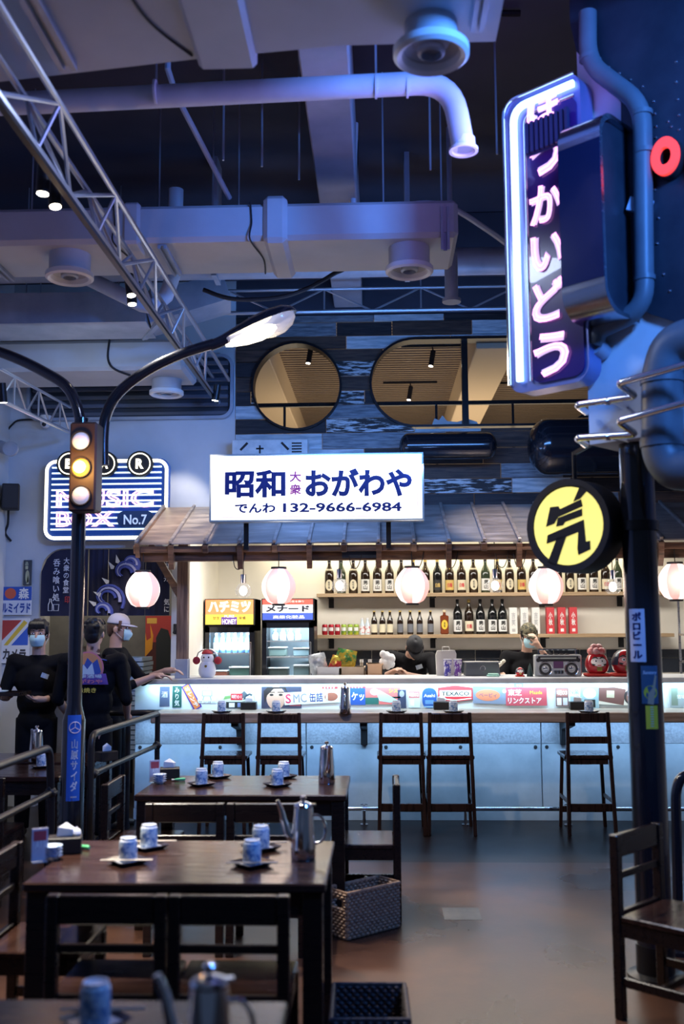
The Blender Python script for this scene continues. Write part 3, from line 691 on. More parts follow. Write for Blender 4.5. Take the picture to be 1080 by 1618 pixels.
for xx in (509, 553):
    sticker('sticker', (xx, 1085, xx+24, 1088), RED, [('p', R4(-.4+.2*i, -.4, -.3+.2*i, .4), WHT) for i in range(4)])
sticker('sticker', (553, 1087, 577, 1114), (.03, .10, .42), [('t', 'ケッ', 0, 0, .85, .5, WHT, .03)])
sticker('sticker', (577, 1086, 632, 1113), (.66, .16, .15), [('p', R4(-.5, -.5, -.12, -.1), (.03, .14, .12)), ('p', [(-.3, .3), (-.1, .34), (.2, .0), (.45, -.3), (.2, -.4), (-.1, -.3), (-.16, .05)], (.45, .62, .70), .0027), ('c', -.24, .24, .12, .2, (.55, .70, .76), .003), ('t', 'シス', .30, .30, .26, .24, YEL, .01), ('p', R4(.12, -.14, .5, -.05), BLK)])
sticker('sticker', (628, 1090, 641, 1119), (.04, .05, .10), [('c', 0, .28, .3, .18, (.3, .3, .35))])
sticker('sticker', (645, 1089, 663, 1118), (.62, .72, .76), [('p', R4(-.46, .02, .46, .38), (.55, .20, .20)), ('t', '呢02', 0, .2, .8, .22, WHT, .02), ('p', R4(-.35, -.42, .0, -.06), WHT)])
sticker('sticker', (667, 1087, 689, 1119), (.03, .10, .36), [('t', 'Asahi', 0, .12, .8, .16, WHT, .02), ('p', R4(-.3, -.3, .3, -.1), (.12, .28, .6)), ('p', R4(-.4, -.46, .4, -.40), (.3, .5, .7))], poly=lambda w_, h_: rrect(w_, h_, w_*.42, 5))
hexa = lambda w_, h_: [(-w_/2, -h_*.36), (-w_*.02, -h_/2), (w_/2, -h_*.36), (w_/2, h_*.36), (0, h_/2), (-w_/2, h_*.36)]
sticker('sticker', (692, 1083, 746, 1109), (.62, .05, .06), [('p', [(-.46, -.18), (-.46, .20), (.46, .20), (.46, -.18)], WHT), ('p', [(-.46, -.32), (0, -.44), (.46, -.32), (.46, -.26), (0, -.37), (-.46, -.26)], WHT), ('t', 'TEXACO', 0, .0, .80, .24, BLK, .025)], poly=hexa)
sticker('sticker', (747, 1085, 800, 1112), (.22, .26, .36), [('c', -.06, 0, .36, .34, (.66, .22, .12)), ('t', 'ベービィ', -.06, 0, .52, .26, (.05, .05, .2), .02), ('c', .42, .26, .06, .12, (.6, .6, .6))], rot=-.03)
sticker('sticker', (799, 1086, 863, 1115), (.55, .09, .12), [('t', '東芝', -.28, .22, .34, .36, WHT, .03), ('t', 'リンクストア', -.04, -.22, .82, .34, WHT, .03), ('t', 'Mazda', .24, .22, .30, .18, YEL, 0)])
sticker('sticker', (812, 1080, 826, 1086), (.25, .40, .48), [('t', '平和', 0, 0, .6, None, WHT, 0)])
sticker('sticker', (878, 1087, 897, 1116), (.20, .10, .10), [('p', R4(-.44, .04, .44, .46), (.40, .16, .14)), ('t', '呢03', 0, .24, .85, .26, WHT, .02), ('p', R4(-.42, -.44, -.06, -.04), WHT), ('p', R4(.06, -.44, .42, -.04), (.6, .6, .62))])
sticker('sticker', (898, 1086, 916, 1116), (.66, .74, .78), [('t', 'N楽', 0, .28, .8, .3, (.25, .5, .62), .01), ('p', R4(-.35, -.4, .35, .02), (.35, .45, .52))])
sticker('sticker', (917, 1085, 945, 1119), (.30, .42, .46), [('c', 0, .18, .36, .25, (.70, .72, .72)), ('p', R4(-.3, -.46, .3, -.1), BLK)])
sticker('sticker', (946, 1086, 1006, 1114), (.70, .62, .52), [('p', [(-.5, -.3), (.14, -.5), (.2, .4), (-.1, .5), (-.5, .44)], (.16, .07, .06)), ('p', R4(-.3, -.1, -.1, .3), (.5, .42, .30), .0027), ('c', .32, -.02, .17, .42, (.04, .03, .03)), ('c', .32, -.06, .11, .30, (.22, .10, .07), .003), ('p', R4(.24, .05, .29, .1), WHT, .0035), ('p', R4(.35, .05, .40, .1), WHT, .0035)], rot=-.04, label='sticker of a man in profile')
sticker('sticker', (1058, 1084, 1082, 1118), (.35, .40, .42), [('p', R4(-.4, -.4, .0, .4), (.2, .25, .2)), ('t', '酒場', .2, 0, .5, None, WHT, .01)])

# ================================================================ awning
EY, EZ, RY, RZ = 8.58, 2.42, 9.67, 2.86
AX0, AX1 = -2.08, 4.15
aw = thing('awning', 'sloping sheet-metal awning on timber rafters over the bar', 'awning', (1, 8.7, 2.25))
def slope(x, t, up=0.0): return Vector((x, EY+(RY-EY)*t, EZ+(RZ-EZ)*t+up))
nb = 21; stp = (AX1-AX0)/nb
ra = random.Random(5)
RM = [MATS['roof_sheet'], M('roof_sheet_rust', (.20, .14, .11), .42, .35, col2=(.38, .30, .25), ns=3, stretch=(1, 4, 4), rvar=.12, rnd=1), M('roof_sheet_grey', (.20, .20, .20), .38, .35, col2=(.34, .32, .31), ns=3, stretch=(1, 4, 4), rvar=.1, rnd=1)]
for i in range(nb):
    a, b = AX0+i*stp+.004, AX0+(i+1)*stp-.004
    lift = ra.uniform(0, .006)
    q = [slope(a, 0, lift), slope(b, 0, lift), slope(b, 1, lift), slope(a, 1, lift)]; q2 = [p-Vector((0, 0, .012)) for p in q]
    MB().add(q+q2, [(0, 1, 2, 3), (7, 6, 5, 4), (0, 4, 5, 1), (1, 5, 6, 2), (2, 6, 7, 3), (3, 7, 4, 0)]).build('roof_panel', RM[ra.choice([0, 0, 1, 2])], aw, smooth=False)
for i in range(nb+1):
    xx = AX0+i*stp
    MB().bar(slope(xx, -.012, .016), slope(xx, 1, .016), .028, .028, .004, up=(0, -.37, .93)).build('batten', 'roof_sheet', aw)
    MB().bar(slope(xx, 0, -.052), slope(xx, 1, -.052), .05, .07, .004, up=(0, -.37, .93)).build('rafter', 'awning_wood', aw)
    if i % 2 == 1:
        MB().prism([(EY-.0, EZ-.05), (EY+.10, EZ-.05), (EY+.10, EZ-.20), (EY+.06, EZ-.22), (EY+.01, EZ-.12)], xx-.022, xx+.022, lambda a, b, h: Vector((h, a, b))).build('bracket', 'awning_wood', aw)
MB().box(AX0+.02, AX1, EY+.10, EY+.19, EZ-.145, EZ-.055, .006).build('eave_beam', 'awning_wood', aw)
MB().box(AX0+.02, AX1, EY+.03, EY+.05, EZ-.075, EZ-.02, .003).build('fascia', 'awning_wood', aw)
MB().bar(slope(AX0+.01, .0, -.06), slope(AX0+.01, 1, -.06), .04, .13, .004, up=(0, -.37, .93)).build('verge_board', 'awning_wood', aw)
MB().box(AX0, AX1, 9.25, 9.37, 2.56, 2.66, .006).build('purlin', 'awning_wood', aw)
px0 = PY(281, 950, 9.33).x; px1 = PY(298, 950, 9.33).x
MB().box(px0, px1, 9.27, 9.37, 1.246, 2.57, .006).build('post', 'post_wood', aw)
MB().box(px0-.008, px1+.008, 9.262, 9.378, 1.246, 1.42, .003).build('post_shoe', 'grey_duct', aw)
MB().bar(((px0+px1)/2, 9.32, 1.95), (px0-.32, 9.32, 2.57), .06, .06, .004).build('brace', 'awning_wood', aw)
MB().box(-2.06, px0, 9.29, 9.36, 2.33, 2.42, .004).build('tie_beam', 'post_wood', aw)
MB().box(3.55, 3.65, 9.27, 9.37, 1.246, 2.57, .006).build('post', 'post_wood', aw)
MB().box(-.32, .0, EY+.085, EY+.10, EZ-.13, EZ-.07).build('cable_box', M('blue_black', (.02, .03, .06), .4), aw)
rr_ = random.Random(3)
for xx in (-1.2, -.2, .33, .62, 1.05, 1.2, 2.3):
    MB().tube(smoothpath([(xx-.06, EY+.09, EZ-.10), (xx-.04, EY+.07, EZ-.20), (xx, EY+.07, EZ-.22), (xx+.03, EY+.08, EZ-.17), (xx+.05, EY+.09, EZ-.08)], 4), .004, 5).build('cable', 'black_matte', aw)

# ================================================================ big white shop sign
sg = thing('shop_sign', 'white lightbox shop sign with blue lettering and a phone number on the awning', 'sign', (-.525, 8.5, 2.585))
SX0, SX1, SZ0, SZ1, SYF = -1.43, .38, 2.585, 3.165, 8.44
MB().box(SX0, SX1, SYF, SYF+.13, SZ0, SZ1, .005).build('case', M('sign_case', (.45, .55, .60), .35, .6), sg)
MB().box(SX0+.018, SX1-.018, SYF-.004, SYF+.01, SZ0+.018, SZ1-.018).build('light_panel', M('sign_face', (.8, .8, .8), .5, emit=(1, .985, .96), es=1.9), sg)
cx = (SX0+SX1)/2; cz = (SZ0+SZ1)/2; W_, H_ = SX1-SX0, SZ1-SZ0
bw, bh = W_*.47, H_*.43; nt_ = .05
bp = [(-bw+nt_, bh), (bw-nt_, bh), (bw-nt_, bh-.02), (bw-.02, bh-nt_), (bw, bh-nt_), (bw, -bh+nt_), (bw-.02, -bh+nt_), (bw-nt_, -bh+.02), (bw-nt_, -bh), (-bw+nt_, -bh), (-bw+nt_, -bh+.02), (-bw+.02, -bh+nt_), (-bw, -bh+nt_), (-bw, bh-nt_), (-bw+.02, bh-nt_), (-bw+nt_, bh-.02)]
MB().tube([(cx+a, SYF-.006, cz+b) for a, b in bp], .0022, 4, closed=True).build('border_line', paint('sign_line', (.55, .25, .30)), sg)
SB = paint('sign_blue', (.012, .022, .16), .5); SPK = paint('sign_pink', (.75, .08, .30), .5)
def spx(x, y): return PY(x, y, SYF)
def stext(s, x0, y0, x1, y1, mat, bold, nm='lettering'):
    a, b = spx(x0, y1), spx(x1, y0)
    MB().text(s, ((a.x+b.x)/2, SYF-.007, (a.z+b.z)/2), abs(b.x-a.x), abs(b.z-a.z), bold=bold, ext=.002).build(nm, mat, sg)
stext('昭和', 355, 742, 451, 787, SB, .035)
stext('大', 457, 745, 476, 762, SPK, .03)
stext('衆', 457, 765, 476, 782, SPK, .03)
stext('おがわや', 482, 739, 650, 786, SB, .04)
stext('でんわ', 371, 795, 435, 811, SB, .035)
stext('132-9666-6984', 447, 793, 634, 810, SB, .03)
for xx in (SX0+.3, SX1-.3):
    MB().box(xx-.02, xx+.02, SYF+.10, SYF+.14, EZ-.06, SZ0+.2).build('support_leg', 'black_metal', sg)

# ================================================================ paper lanterns and glass pendants
LP = M('lantern_white', (.85, .80, .76), .7, emit=(1, .84, .78), es=1.5)
LQ = M('lantern_pink', (.80, .50, .46), .7, emit=(1, .50, .44), es=.95)
def lantern(label):
    t = thing('paper_lantern', label, 'lantern', (0, 0, 0), 'paper lanterns along the awning')
    prof = []
    for i in range(15):
        u = i/14; z = .015+.30*u
        r = .150*(math.sin(PI*(.16+.74*u)))**.75*(1-.10*(1-u)**2) if u < .999 else .060
        prof.append((max(r, .055), z))
    prof[0] = (.055, .015); prof[-1] = (.062, .315)
    n = 8
    for g in range(n):
        MB().lathe(prof, (0, 0, 0), 4, a0=2*PI*(g-.5)/n-PI/2, a1=2*PI*(g+.5)/n-PI/2).build('paper_panel', LP if g % 2 == 0 else LQ, t, local=True)
    MB().lathe([(.0, .33), (.066, .33), (.066, .308), (.0, .308)], n=20).build('top_ring', 'black_matte', t, local=True)
    MB().lathe([(.0, .0), (.055, .0), (.058, .022), (.0, .022)], n=20).build('bottom_ring', 'black_matte', t, local=True)
    MB().cyl((0, 0, .33), (0, 0, .49), .004, n=6).build('cord', 'black_matte', t, local=True)
    return t
ln = lantern('')
sp_ = []
for px_, py_, lab in ((225, 962, 'glowing paper lantern before the dark banner beside the timber post'), (440, 957, 'glowing paper lantern in front of the two drink fridges'), (651, 956, 'glowing paper lantern above the bartender bending over the counter'), (863, 957, 'glowing paper lantern below the round yellow sign'), (1068, 950, 'glowing paper lantern behind the black pole')):
    p = PY(px_, py_, 8.64); sp_.append(((p.x, 8.64, p.z), .39, lab))
spread(ln, sp_)
for (loc, _, _) in sp_: light('lantern_lamp', 'POINT', (loc[0], loc[1]-.19, loc[2]+.17), None, 4.0, (1, .76, .62), .12)
def pendant(label):
    t = thing('glass_pendant', label, 'pendant lamp', (0, 0, 0), 'clear glass pendant lamps over the bar')
    prof = [(.018, .135), (.022, .125), (.045, .110), (.066, .085), (.074, .055), (.068, .028), (.048, .006), (.040, .0), (.0, .0)]
    MB().lathe(prof, n=14).build('glass_globe', 'thin_glass', t, local=True, smooth=False)
    MB().ball((0, 0, .058), (.034, .034, .042), 14, 8).build('bulb', M('pendant_bulb', (.5, .5, .5), .4, emit=(1, .93, .85), es=9), t, local=True)
    MB().cyl((0, 0, .125), (0, 0, .20), .024, n=16).build('socket', 'chrome', t, local=True)
    MB().cyl((0, 0, .20), (0, 0, .46), .004, n=6).build('cord', 'black_matte', t, local=True)
    return t
pdn = pendant(''); sp_ = []
for px_, py_, lab in ((384, 944, 'clear glass pendant bulb above the honey fridge'), (536, 936, 'clear glass pendant bulb beside the first sake bottles on the shelf'), (782, 936, 'clear glass pendant bulb over the capped and masked bartender'), (968, 938, 'clear glass pendant bulb above the round-bodied dark daruma')):
    p = PY(px_, py_, 8.78); sp_.append(((p.x, 8.78, p.z), 0, lab))
spread(pdn, sp_)

# ================================================================ back bar shelves and bottles
def shelf(z, label):
    t = thing('wall_shelf', label, 'shelf', (1.2, 11.75, z))
    MB().box(-.72, 3.3, 11.58, 11.899, z-.04, z, .003).build('board', 'shelf_wood', t)
    for px_ in (522, 684, 860, 985):
        xx = PY(px_, 960, 11.7).x
        MB().box(xx-.03, xx+.03, 11.62, 11.899, z-.052, z-.04).build('bracket_arm', 'black_matte', t)
        MB().box(xx-.03, xx+.03, 11.885, 11.899, z-.16, z-.04).build('bracket_plate', 'black_matte', t)
    return t
ZT, ZL = 2.085, 1.615
shelf(ZT, 'upper wooden wall shelf holding the tall row of sake bottles'); shelf(ZL, 'lower wooden wall shelf with cans, beer bottles and gift boxes')
BG = M('bottle_dark', (.018, .009, .005), .10, coat=.4); BGB = M('bottle_black', (.006, .007, .008), .10, coat=.4); BGG = M('bottle_green', (.035, .05, .03), .10, coat=.4)
INK = paint('ink_black', (.02, .02, .02)); CRM = paint('label_cream', (.72, .66, .48)); GLD = paint('label_gold', (.62, .44, .13)); WLB = paint('label_white', (.80, .80, .78)); REDL = paint('label_red', (.55, .04, .05))
def half(r, z0, z1, a=1.1): return MB().lathe([(r, z0), (r, z1)], n=10, a0=-PI/2-a, a1=-PI/2+a)
def sake(name, glass, label, ink, kind):
    t = thing(name, 'tmp label', 'bottle', (0, 0, 0), 'sake bottles on the back bar shelves')
    r = .053
    MB().lathe([(0, 0), (r*.92, 0), (r, .008), (r, .225), (r*.93, .255), (r*.62, .295), (r*.36, .325), (.0165, .36), (.0165, .385), (0, .385)], n=18).build('glass_body', glass, t, local=True)
    MB().lathe([(.0175, .362), (.019, .366), (.019, .398), (0, .400)], n=14).build('cap', 'black_matte' if kind != 2 else GLD, t, local=True)
    if kind == 0:    # square label, brush strokes
        lb = half(r+.0008, .03, .165).build('front_label', label, t, local=True)
        mb = MB(); q = random.Random(len(name)+kind+int(1e3*ZT))
        MB().text('男山', (0, -r-.003, .098), .05, .105, bold=.03, ext=.0006, vertical=True).build('lettering', ink, lb, local=True)
    elif kind == 1:  # oval label
        n = 18
        lb = MB().patch([(.042*math.cos(2*PI*i/n), .10+.064*math.sin(2*PI*i/n)) for i in range(n)], lambda a, b, h: Vector((a, -math.sqrt(max((r+.001)**2-a*a, 0))-h, b)), -.002, .0).build('front_label', label, t, local=True)
        MB().text('松竹梅', (0, -r-.0025, .10), .022, .085, bold=.02, ext=.0006, vertical=True).build('lettering', ink, lb, local=True)
        half(r*.62+.012, .268, .288, 1.0).build('neck_label', label, t, local=True)
    else:            # gold label and collar
        lb = half(r+.0008, .035, .15).build('front_label', label, t, local=True)
        MB().text('白鶴', (0, -r-.003, .092), .055, .05, bold=.02, ext=.0006).build('lettering', ink, lb, local=True)
        MB().lathe([(r*.80, .272), (r*.42, .318)], n=12).build('neck_foil', label, t, local=True)
    return t
kinds = {}
def kindof(k):
    if k in kinds: return None
    g, lb, ink, kd = {'W': (BG, WLB, INK, 0), 'C': (BG, CRM, INK, 1), 'G': (BG, GLD, REDL, 2), 'K': (BGB, WLB, INK, 0), 'D': (BGB, INK, GLD, 2), 'V': (BGG, WLB, INK, 0), 'Y': (BG, CRM, REDL, 2)}[k]
    kinds[k] = sake('sake_bottle', g, lb, ink, kd); return kinds[k]
desc = {'W': 'brown sake bottle with a square white label', 'C': 'brown sake bottle with a cream oval label', 'G': 'brown sake bottle with gold label and gold neck foil', 'K': 'black sake bottle with a square white label', 'D': 'dark sake bottle with a black label and gilt lettering', 'V': 'green glass sake bottle with a white label', 'Y': 'brown sake bottle with cream label and red lettering'}
def put(k, loc, lab):
    o = kindof(k)
    if o is None: o = dup(kinds[k], loc, 0)
    else: o.location = loc
    o['label'] = lab
order = 'CVCWWWWGYDGYCVGCGWWWCWWYVG'
for i, k in enumerate(order):
    p = PY(520+19*i, 939, 11.74)
    nb_ = order[i-1] if i else None
    put(k, (p.x, 11.74, ZT), desc[k]+', '+ORD[i]+' from the fridges, upper shelf')
for i, (px_, k) in enumerate(((723, 'K'), (741, 'Y'), (759, 'K'), (778, 'K'), (794, 'K'))):
    p = PY(px_, 1004, 11.74); put(k, (p.x, 11.74, ZL), desc[k]+', '+ORD[i]+' from the whisky bottle')
# cans, small bottles, beer
def can(mat, lab, grp):
    t = thing('drink_can', lab, 'can', (0, 0, 0), grp); r = .033
    MB().lathe([(0, .003), (r*.8, 0), (r, .012), (r, .105), (r*.86, .118)], n=18).build('can_body', mat, t, local=True)
    MB().lathe([(r*.86, .118), (r*.86, .121), (r*.78, .121), (r*.76, .116), (0, .116)], n=18).build('lid', 'steel', t, local=True)
    half(r+.0006, .045, .085, .8).build('print', WLB, t, local=True)
    return t
c1 = can(M('can_red', (.42, .015, .03), .3, .3), 'red drink can at the end of the lower shelf', 'red cans')
spread(c1, [((PY(x, 1004, 11.68).x, 11.68, ZL), 0, 'red drink can, '+ORD[i]+' from the fridges on the lower shelf') for i, x in enumerate((513, 523, 533))])
c2 = can(M('can_green', (.05, .30, .06), .3, .3, col2=(.55, .55, .05), ns=20), 'green and yellow drink can on the lower shelf', 'green cans')
spread(c2, [((PY(x, 1004, 11.68).x, 11.68, ZL), 0, 'green and yellow drink can, '+ORD[i]+' after the red cans') for i, x in enumerate((543, 553, 562.5))])
def small_bottle():
    t = thing('soda_bottle', 'slim clear soda bottle with white and red label on the shelf', 'bottle', (0, 0, 0), 'clear soda bottles')
    MB().lathe([(0, 0), (.027, 0), (.029, .01), (.029, .11), (.014, .15), (.012, .175), (0, .175)], n=14).build('glass_body', M('clear_pet', (.62, .72, .78), .12, coat=.3), t, local=True)
    half(.0298, .02, .10, 1.3).build('front_label', M('soda_label', (.75, .78, .8), .5, col2=(.6, .1, .1), ns=30, lo=.5, hi=.55), t, local=True)
    MB().cyl((0, 0, .172), (0, 0, .192), .015, n=12).build('cap', 'white_plastic', t, local=True)
    return t
spread(small_bottle(), [((PY(x, 1004, 11.68).x, 11.68, ZL), 0, 'slim clear soda bottle with white cap, %s after the green cans'%ORD[i]) for i, x in enumerate((572, 580.5))])
def beer(lmat, lab, grp):
    t = thing('beer_bottle', lab, 'bottle', (0, 0, 0), grp); r = .036
    MB().lathe([(0, 0), (r*.92, 0), (r, .008), (r, .15), (r*.85, .175), (.016, .215), (.014, .262), (0, .262)], n=16).build('glass_body', 'bottle_dark', t, local=True)
    MB().cyl((0, 0, .258), (0, 0, .272), .016, n=12).build('cap', GLD, t, local=True)
    half(r+.0008, .025, .12, 1.2).build('front_label', lmat, t, local=True)
    half(r*.62, .178, .20, 1.0).build('neck_label', lmat, t, local=True)
    return t
spread(beer(CRM, 'brown beer bottle with a cream label on the lower shelf', 'cream label beers'), [((PY(x, 1004, 11.70).x, 11.70, ZL), 0, 'brown beer bottle with a cream label, %s after the soda bottles'%ORD[i]) for i, x in enumerate((591, 604, 616))])
spread(beer(M('label_silver', (.30, .32, .36), .3, .6), 'brown beer bottle with a silver label on the lower shelf', 'silver label beers'), [((PY(x, 1004, 11.70).x, 11.70, ZL), 0, 'brown beer bottle with a silver label, %s after the cream-labelled beers'%ORD[i]) for i, x in enumerate((632, 648, 663, 680))])
t = thing('whisky_bottle', 'square amber whisky bottle with yellow oval label on the lower shelf', 'bottle', (PY(702, 1003, 11.70).x, 11.70, ZL))
MB().box(-.048, .048, -.03, .03, 0, .215, .012).build('glass_body', M('amber', (.20, .05, .02), .08, coat=.4), t, local=True)
MB().lathe([(.03, .213), (.016, .225), (.016, .25), (0, .25)], n=12).build('neck', 'amber', t, local=True)
MB().ball((0, 0, .262), (.022, .022, .018), 12, 8).build('stopper', M('stopper', (.75, .62, .40), .5), t, local=True)
MB().prism(circ(.036, 18, 0, 0), 0, .003, lambda a, b, h: Vector((a, -.031-h, .11+b*1.5))).build('front_label', M('label_yellow', (.80, .55, .05), .5), t, local=True)
MB().text('角瓶', (0, -.0352, .11), .018, .06, bold=.02, ext=.0006, vertical=True).build('lettering', INK, t, local=True)
def gbox(mat, ink, txt, lab, grp):
    t = thing('gift_box', lab, 'box', (0, 0, 0), grp)
    MB().box(-.044, .044, -.044, .044, 0, .30, .003).build('carton', mat, t, local=True)
    MB().text(txt, (0, -.0455, .17), .045, .15, bold=.03, ext=.0006, vertical=True).build('lettering', ink, t, local=True)
    MB().box(-.018, .018, -.0455, -.044, .025, .06).build('seal', ink, t, local=True)
    return t
spread(gbox(paint('carton_white', (.80, .78, .74)), paint('ink_soft', (.45, .45, .45)), '吉笑', 'white gift carton with pale lettering on the lower shelf', 'white gift cartons'), [((PY(x, 1002, 11.70).x, 11.70, ZL), 0, 'white gift carton with pale lettering, %s after the black sake bottles'%ORD[i]) for i, x in enumerate((810.5, 828, 846))])
spread(gbox(paint('carton_red', (.58, .05, .06)), WLB, '小秋', 'red gift carton with white lettering on the lower shelf', 'red gift cartons'), [((PY(x, 1001, 11.70).x, 11.70, ZL), 0, 'red gift carton with white lettering, %s after the white cartons'%ORD[i]) for i, x in enumerate((869, 887, 905))])
# dark wall tiles and back worktop
tw = struct('trim_6', (1, 11.89, 1.24))
for i in range(17):
    MB().box(-1.0+i*.30+.004, -1.0+(i+1)*.30-.004, 11.885, 11.9, 1.17, 1.33, .003).build('tile', M('tile_dark', (.025, .03, .042), .18), tw)
    MB().box(-1.0+i*.30+.004, -1.0+(i+1)*.30-.004, 11.885, 11.9, 1.335, 1.43, .003).build('tile', 'tile_dark', tw)
wt = thing('back_worktop', 'steel worktop along the back wall under the lower shelf', 'worktop', (1.2, 11.6, 0))
MB().box(-.68, 4.1, 11.25, 11.88, .88, 1.0, .005).build('top', 'brushed', wt)
MB().box(-.68, 4.1, 11.32, 11.88, 0, .88).build('body', 'brushed', wt)
# ================================================================ fridges
def fridge(x0, x1, Yf, ztop, label, hdr):
    w_ = x1-x0; xc = (x0+x1)/2
    t = thing('drink_fridge', label, 'fridge', (xc, Yf+.28, 0))
    zh = hdr['z0']; y1 = Yf+.56
    fb = M('fridge_black', (.015, .015, .018), .3)
    mb = MB().box(x0, x0+.035, Yf+.03, y1, 0, ztop).box(x1-.035, x1, Yf+.03, y1, 0, ztop).box(x0, x1, y1-.03, y1, 0, ztop).box(x0, x1, Yf+.03, y1, 0, .85).box(x0, x1, Yf+.03, y1, zh-.06, ztop)
    mb.build('cabinet', fb, t)
    MB().box(x0+.036, x1-.036, y1-.034, y1-.031, .85, zh-.06).build('liner', M('fridge_liner', (.62, .74, .82), .4), t)
    dr = MB().box(x0+.01, x0+.055, Yf-.01, Yf+.03, .80, zh-.02).box(x1-.055, x1-.01, Yf-.01, Yf+.03, .80, zh-.02).box(x0+.01, x1-.01, Yf-.01, Yf+.03, zh-.075, zh-.02).box(x0+.01, x1-.01, Yf-.01, Yf+.03, .80, .86).build('door', 'gloss_black', t)
    MB().box(x0+.05, x1-.05, Yf+.008, Yf+.014, .86, zh-.07).build('door_pane', M('fridge_glass', (.02, .03, .04), .03, alpha=.12, spec=.6), dr)
    MB().box(x1-.05, x1-.03, Yf-.035, Yf-.01, 1.15, 1.55, .005).build('door_handle', 'steel', dr)
    hd = MB().box(x0, x1, Yf-.02, Yf+.06, zh, ztop, .006).build('header', fb, t)
    for (a, b, c, d, col, em) in hdr['fields']:
        MB().box(x0+.012+(w_-.024)*a, x0+.012+(w_-.024)*c, Yf-.024-em*1e-4, Yf-.018, zh+.01+(ztop-zh-.02)*b, zh+.01+(ztop-zh-.02)*d).build('header_field', M('hdr_%.2f_%.2f_%.2f' % col, col, .4, emit=col, es=.9), hd)
    for (s, a, b, ww, hh, col, bold) in hdr['text']:
        MB().text(s, (x0+w_*a, Yf-.027, zh+(ztop-zh)*b), w_*ww, (ztop-zh)*hh, bold=bold, ext=.001).build('lettering', M('hdt_%.2f_%.2f_%.2f' % col, col, .4, emit=col, es=.5), hd)
    for px, pz in hdr.get('poly', []):
        pass
    for zz in hdr['shelves']:
        if zz < zh-.10:
            mb = MB()
            mb.box(x0+.04, x1-.04, Yf+.06, Yf+.07, zz, zz+.012).box(x0+.04, x1-.04, y1-.06, y1-.05, zz, zz+.012)
            for i in range(12): xx = x0+.05+(w_-.1)*i/11; mb.box(xx-.002, xx+.002, Yf+.06, y1-.05, zz+.002, zz+.008)
            mb.build('wire_shelf', 'white_plastic', t)
    light('fridge_lamp', 'AREA', (xc, Yf+.10, zh-.09), (xc, Yf+.35, 1.0), 15, (.66, .86, 1.0), w_*.7, .04)
    return t
FYF = 10.9
f1a, f1b = PY(323, 1000, FYF).x, PY(402, 1000, FYF).x; f2a, f2b = PY(413, 1000, FYF).x, PY(496, 1000, FYF).x
zt_ = PY(400, 946, FYF).z; zh1 = PY(400, 988, FYF).z; zh2 = PY(450, 981, FYF).z
fridge(f1a, f1b, FYF, zt_, 'black glass-door drink fridge with an orange and yellow honey header', {'z0': zh1, 'shelves': (1.16, 1.42),
    'fields': [(0, .0, 1, .40, (.85, .62, .08), 0), (0, .40, 1, 1, (.85, .26, .10), 0), (.33, 0, .66, .30, (.12, .05, .28), 2)],
    'text': [('ハチミツ', .5, .70, .86, .44, (.95, .92, .85), .06), ('PURE', .5, .34, .20, .10, (.9, .9, .9), .03), ('HONEY', .5, .14, .28, .20, (.9, .9, .9), .03), ('甘生', .24, .28, .14, .12, (.1, .05, .05), 0), ('栄養', .76, .28, .14, .12, (.1, .05, .05), 0)]})
fridge(f2a, f2b, FYF, zt_, 'black glass-door drink fridge with a red, white and blue header', {'z0': zh2, 'shelves': (1.16, 1.38, 1.55),
    'fields': [(0, .0, 1, .34, (.05, .09, .40), 0), (0, .34, 1, .74, (.72, .74, .78), 0), (0, .74, 1, 1, (.62, .08, .06), 0)],
    'text': [('メナード', .5, .54, .84, .28, (.02, .02, .03), .05), ('高級化粧品', .52, .17, .60, .15, (.80, .82, .85), .02), ('文化の花を飾り', .60, .86, .42, .10, (.85, .8, .75), .0)]})
def jar(mat, lid, h, r, name, lab, grp, z, spots):
    t = thing(name, lab, name.replace('_', ' ').split()[-1], (0, 0, 0), grp)
    MB().lathe([(0, 0), (r*.94, 0), (r, .006), (r, h*.72), (r*.5, h*.86), (r*.45, h), (0, h)], n=12).build('bottle_body', mat, t, local=True)
    MB().cyl((0, 0, h*.96), (0, 0, h*1.05), r*.5, n=10).build('cap', lid, t, local=True)
    half(r+.0006, h*.15, h*.55, 1.2).build('front_label', WLB, t, local=True)
    spread(t, [((x, y, z), 0, None) for x, y in spots])
zz = 1.432
jar(M('pet_blue', (.10, .22, .45), .2), 'white_plastic', .20, .032, 'water_bottle', 'blue water bottle on the upper rack of the honey fridge', 'bottles in the honey fridge', zz, [(f1a+.09+i*.07, FYF+.22) for i in range(6)])
jar(M('pet_grey', (.16, .24, .30), .3), 'white_plastic', .115, .034, 'sauce_bottle', 'grey sauce bottle on the top rack of the red and blue fridge', 'bottles in the second fridge', 1.562, [(f2a+.12+i*.085, FYF+.25) for i in range(4)])
def tub(x0, x1, y, z, h, col, lab, d=.2):
    t = thing('food_tub', lab, 'container', ((x0+x1)/2, y, z), 'tubs in the fridges')
    MB().box(x0, x1, y-d/2, y+d/2, z, z+h*.85, .01).build('tub_body', M('tub_%.2f_%.2f' % col[:2], col, .4), t)
    MB().box(x0-.004, x1+.004, y-d/2-.004, y+d/2+.004, z+h*.85, z+h, .004).build('lid', 'white_plastic', t)
tub(f1a+.25, f1b-.06, FYF+.24, 1.172, .11, (.10, .2, .16), 'green lidded tub low in the honey fridge')
tub(f1a+.06, f1a+.22, FYF+.24, 1.172, .07, (.45, .15, .10), 'shallow red tub low in the honey fridge')
tub(f2a+.06, f2a+.27, FYF+.24, 1.172, .10, (.10, .13, .12), 'dark lidded tub on the low rack of the second fridge')
tub(f2a+.06, f2a+.25, FYF+.24, 1.392, .10, (.20, .28, .26), 'grey green tub on the middle rack of the second fridge')
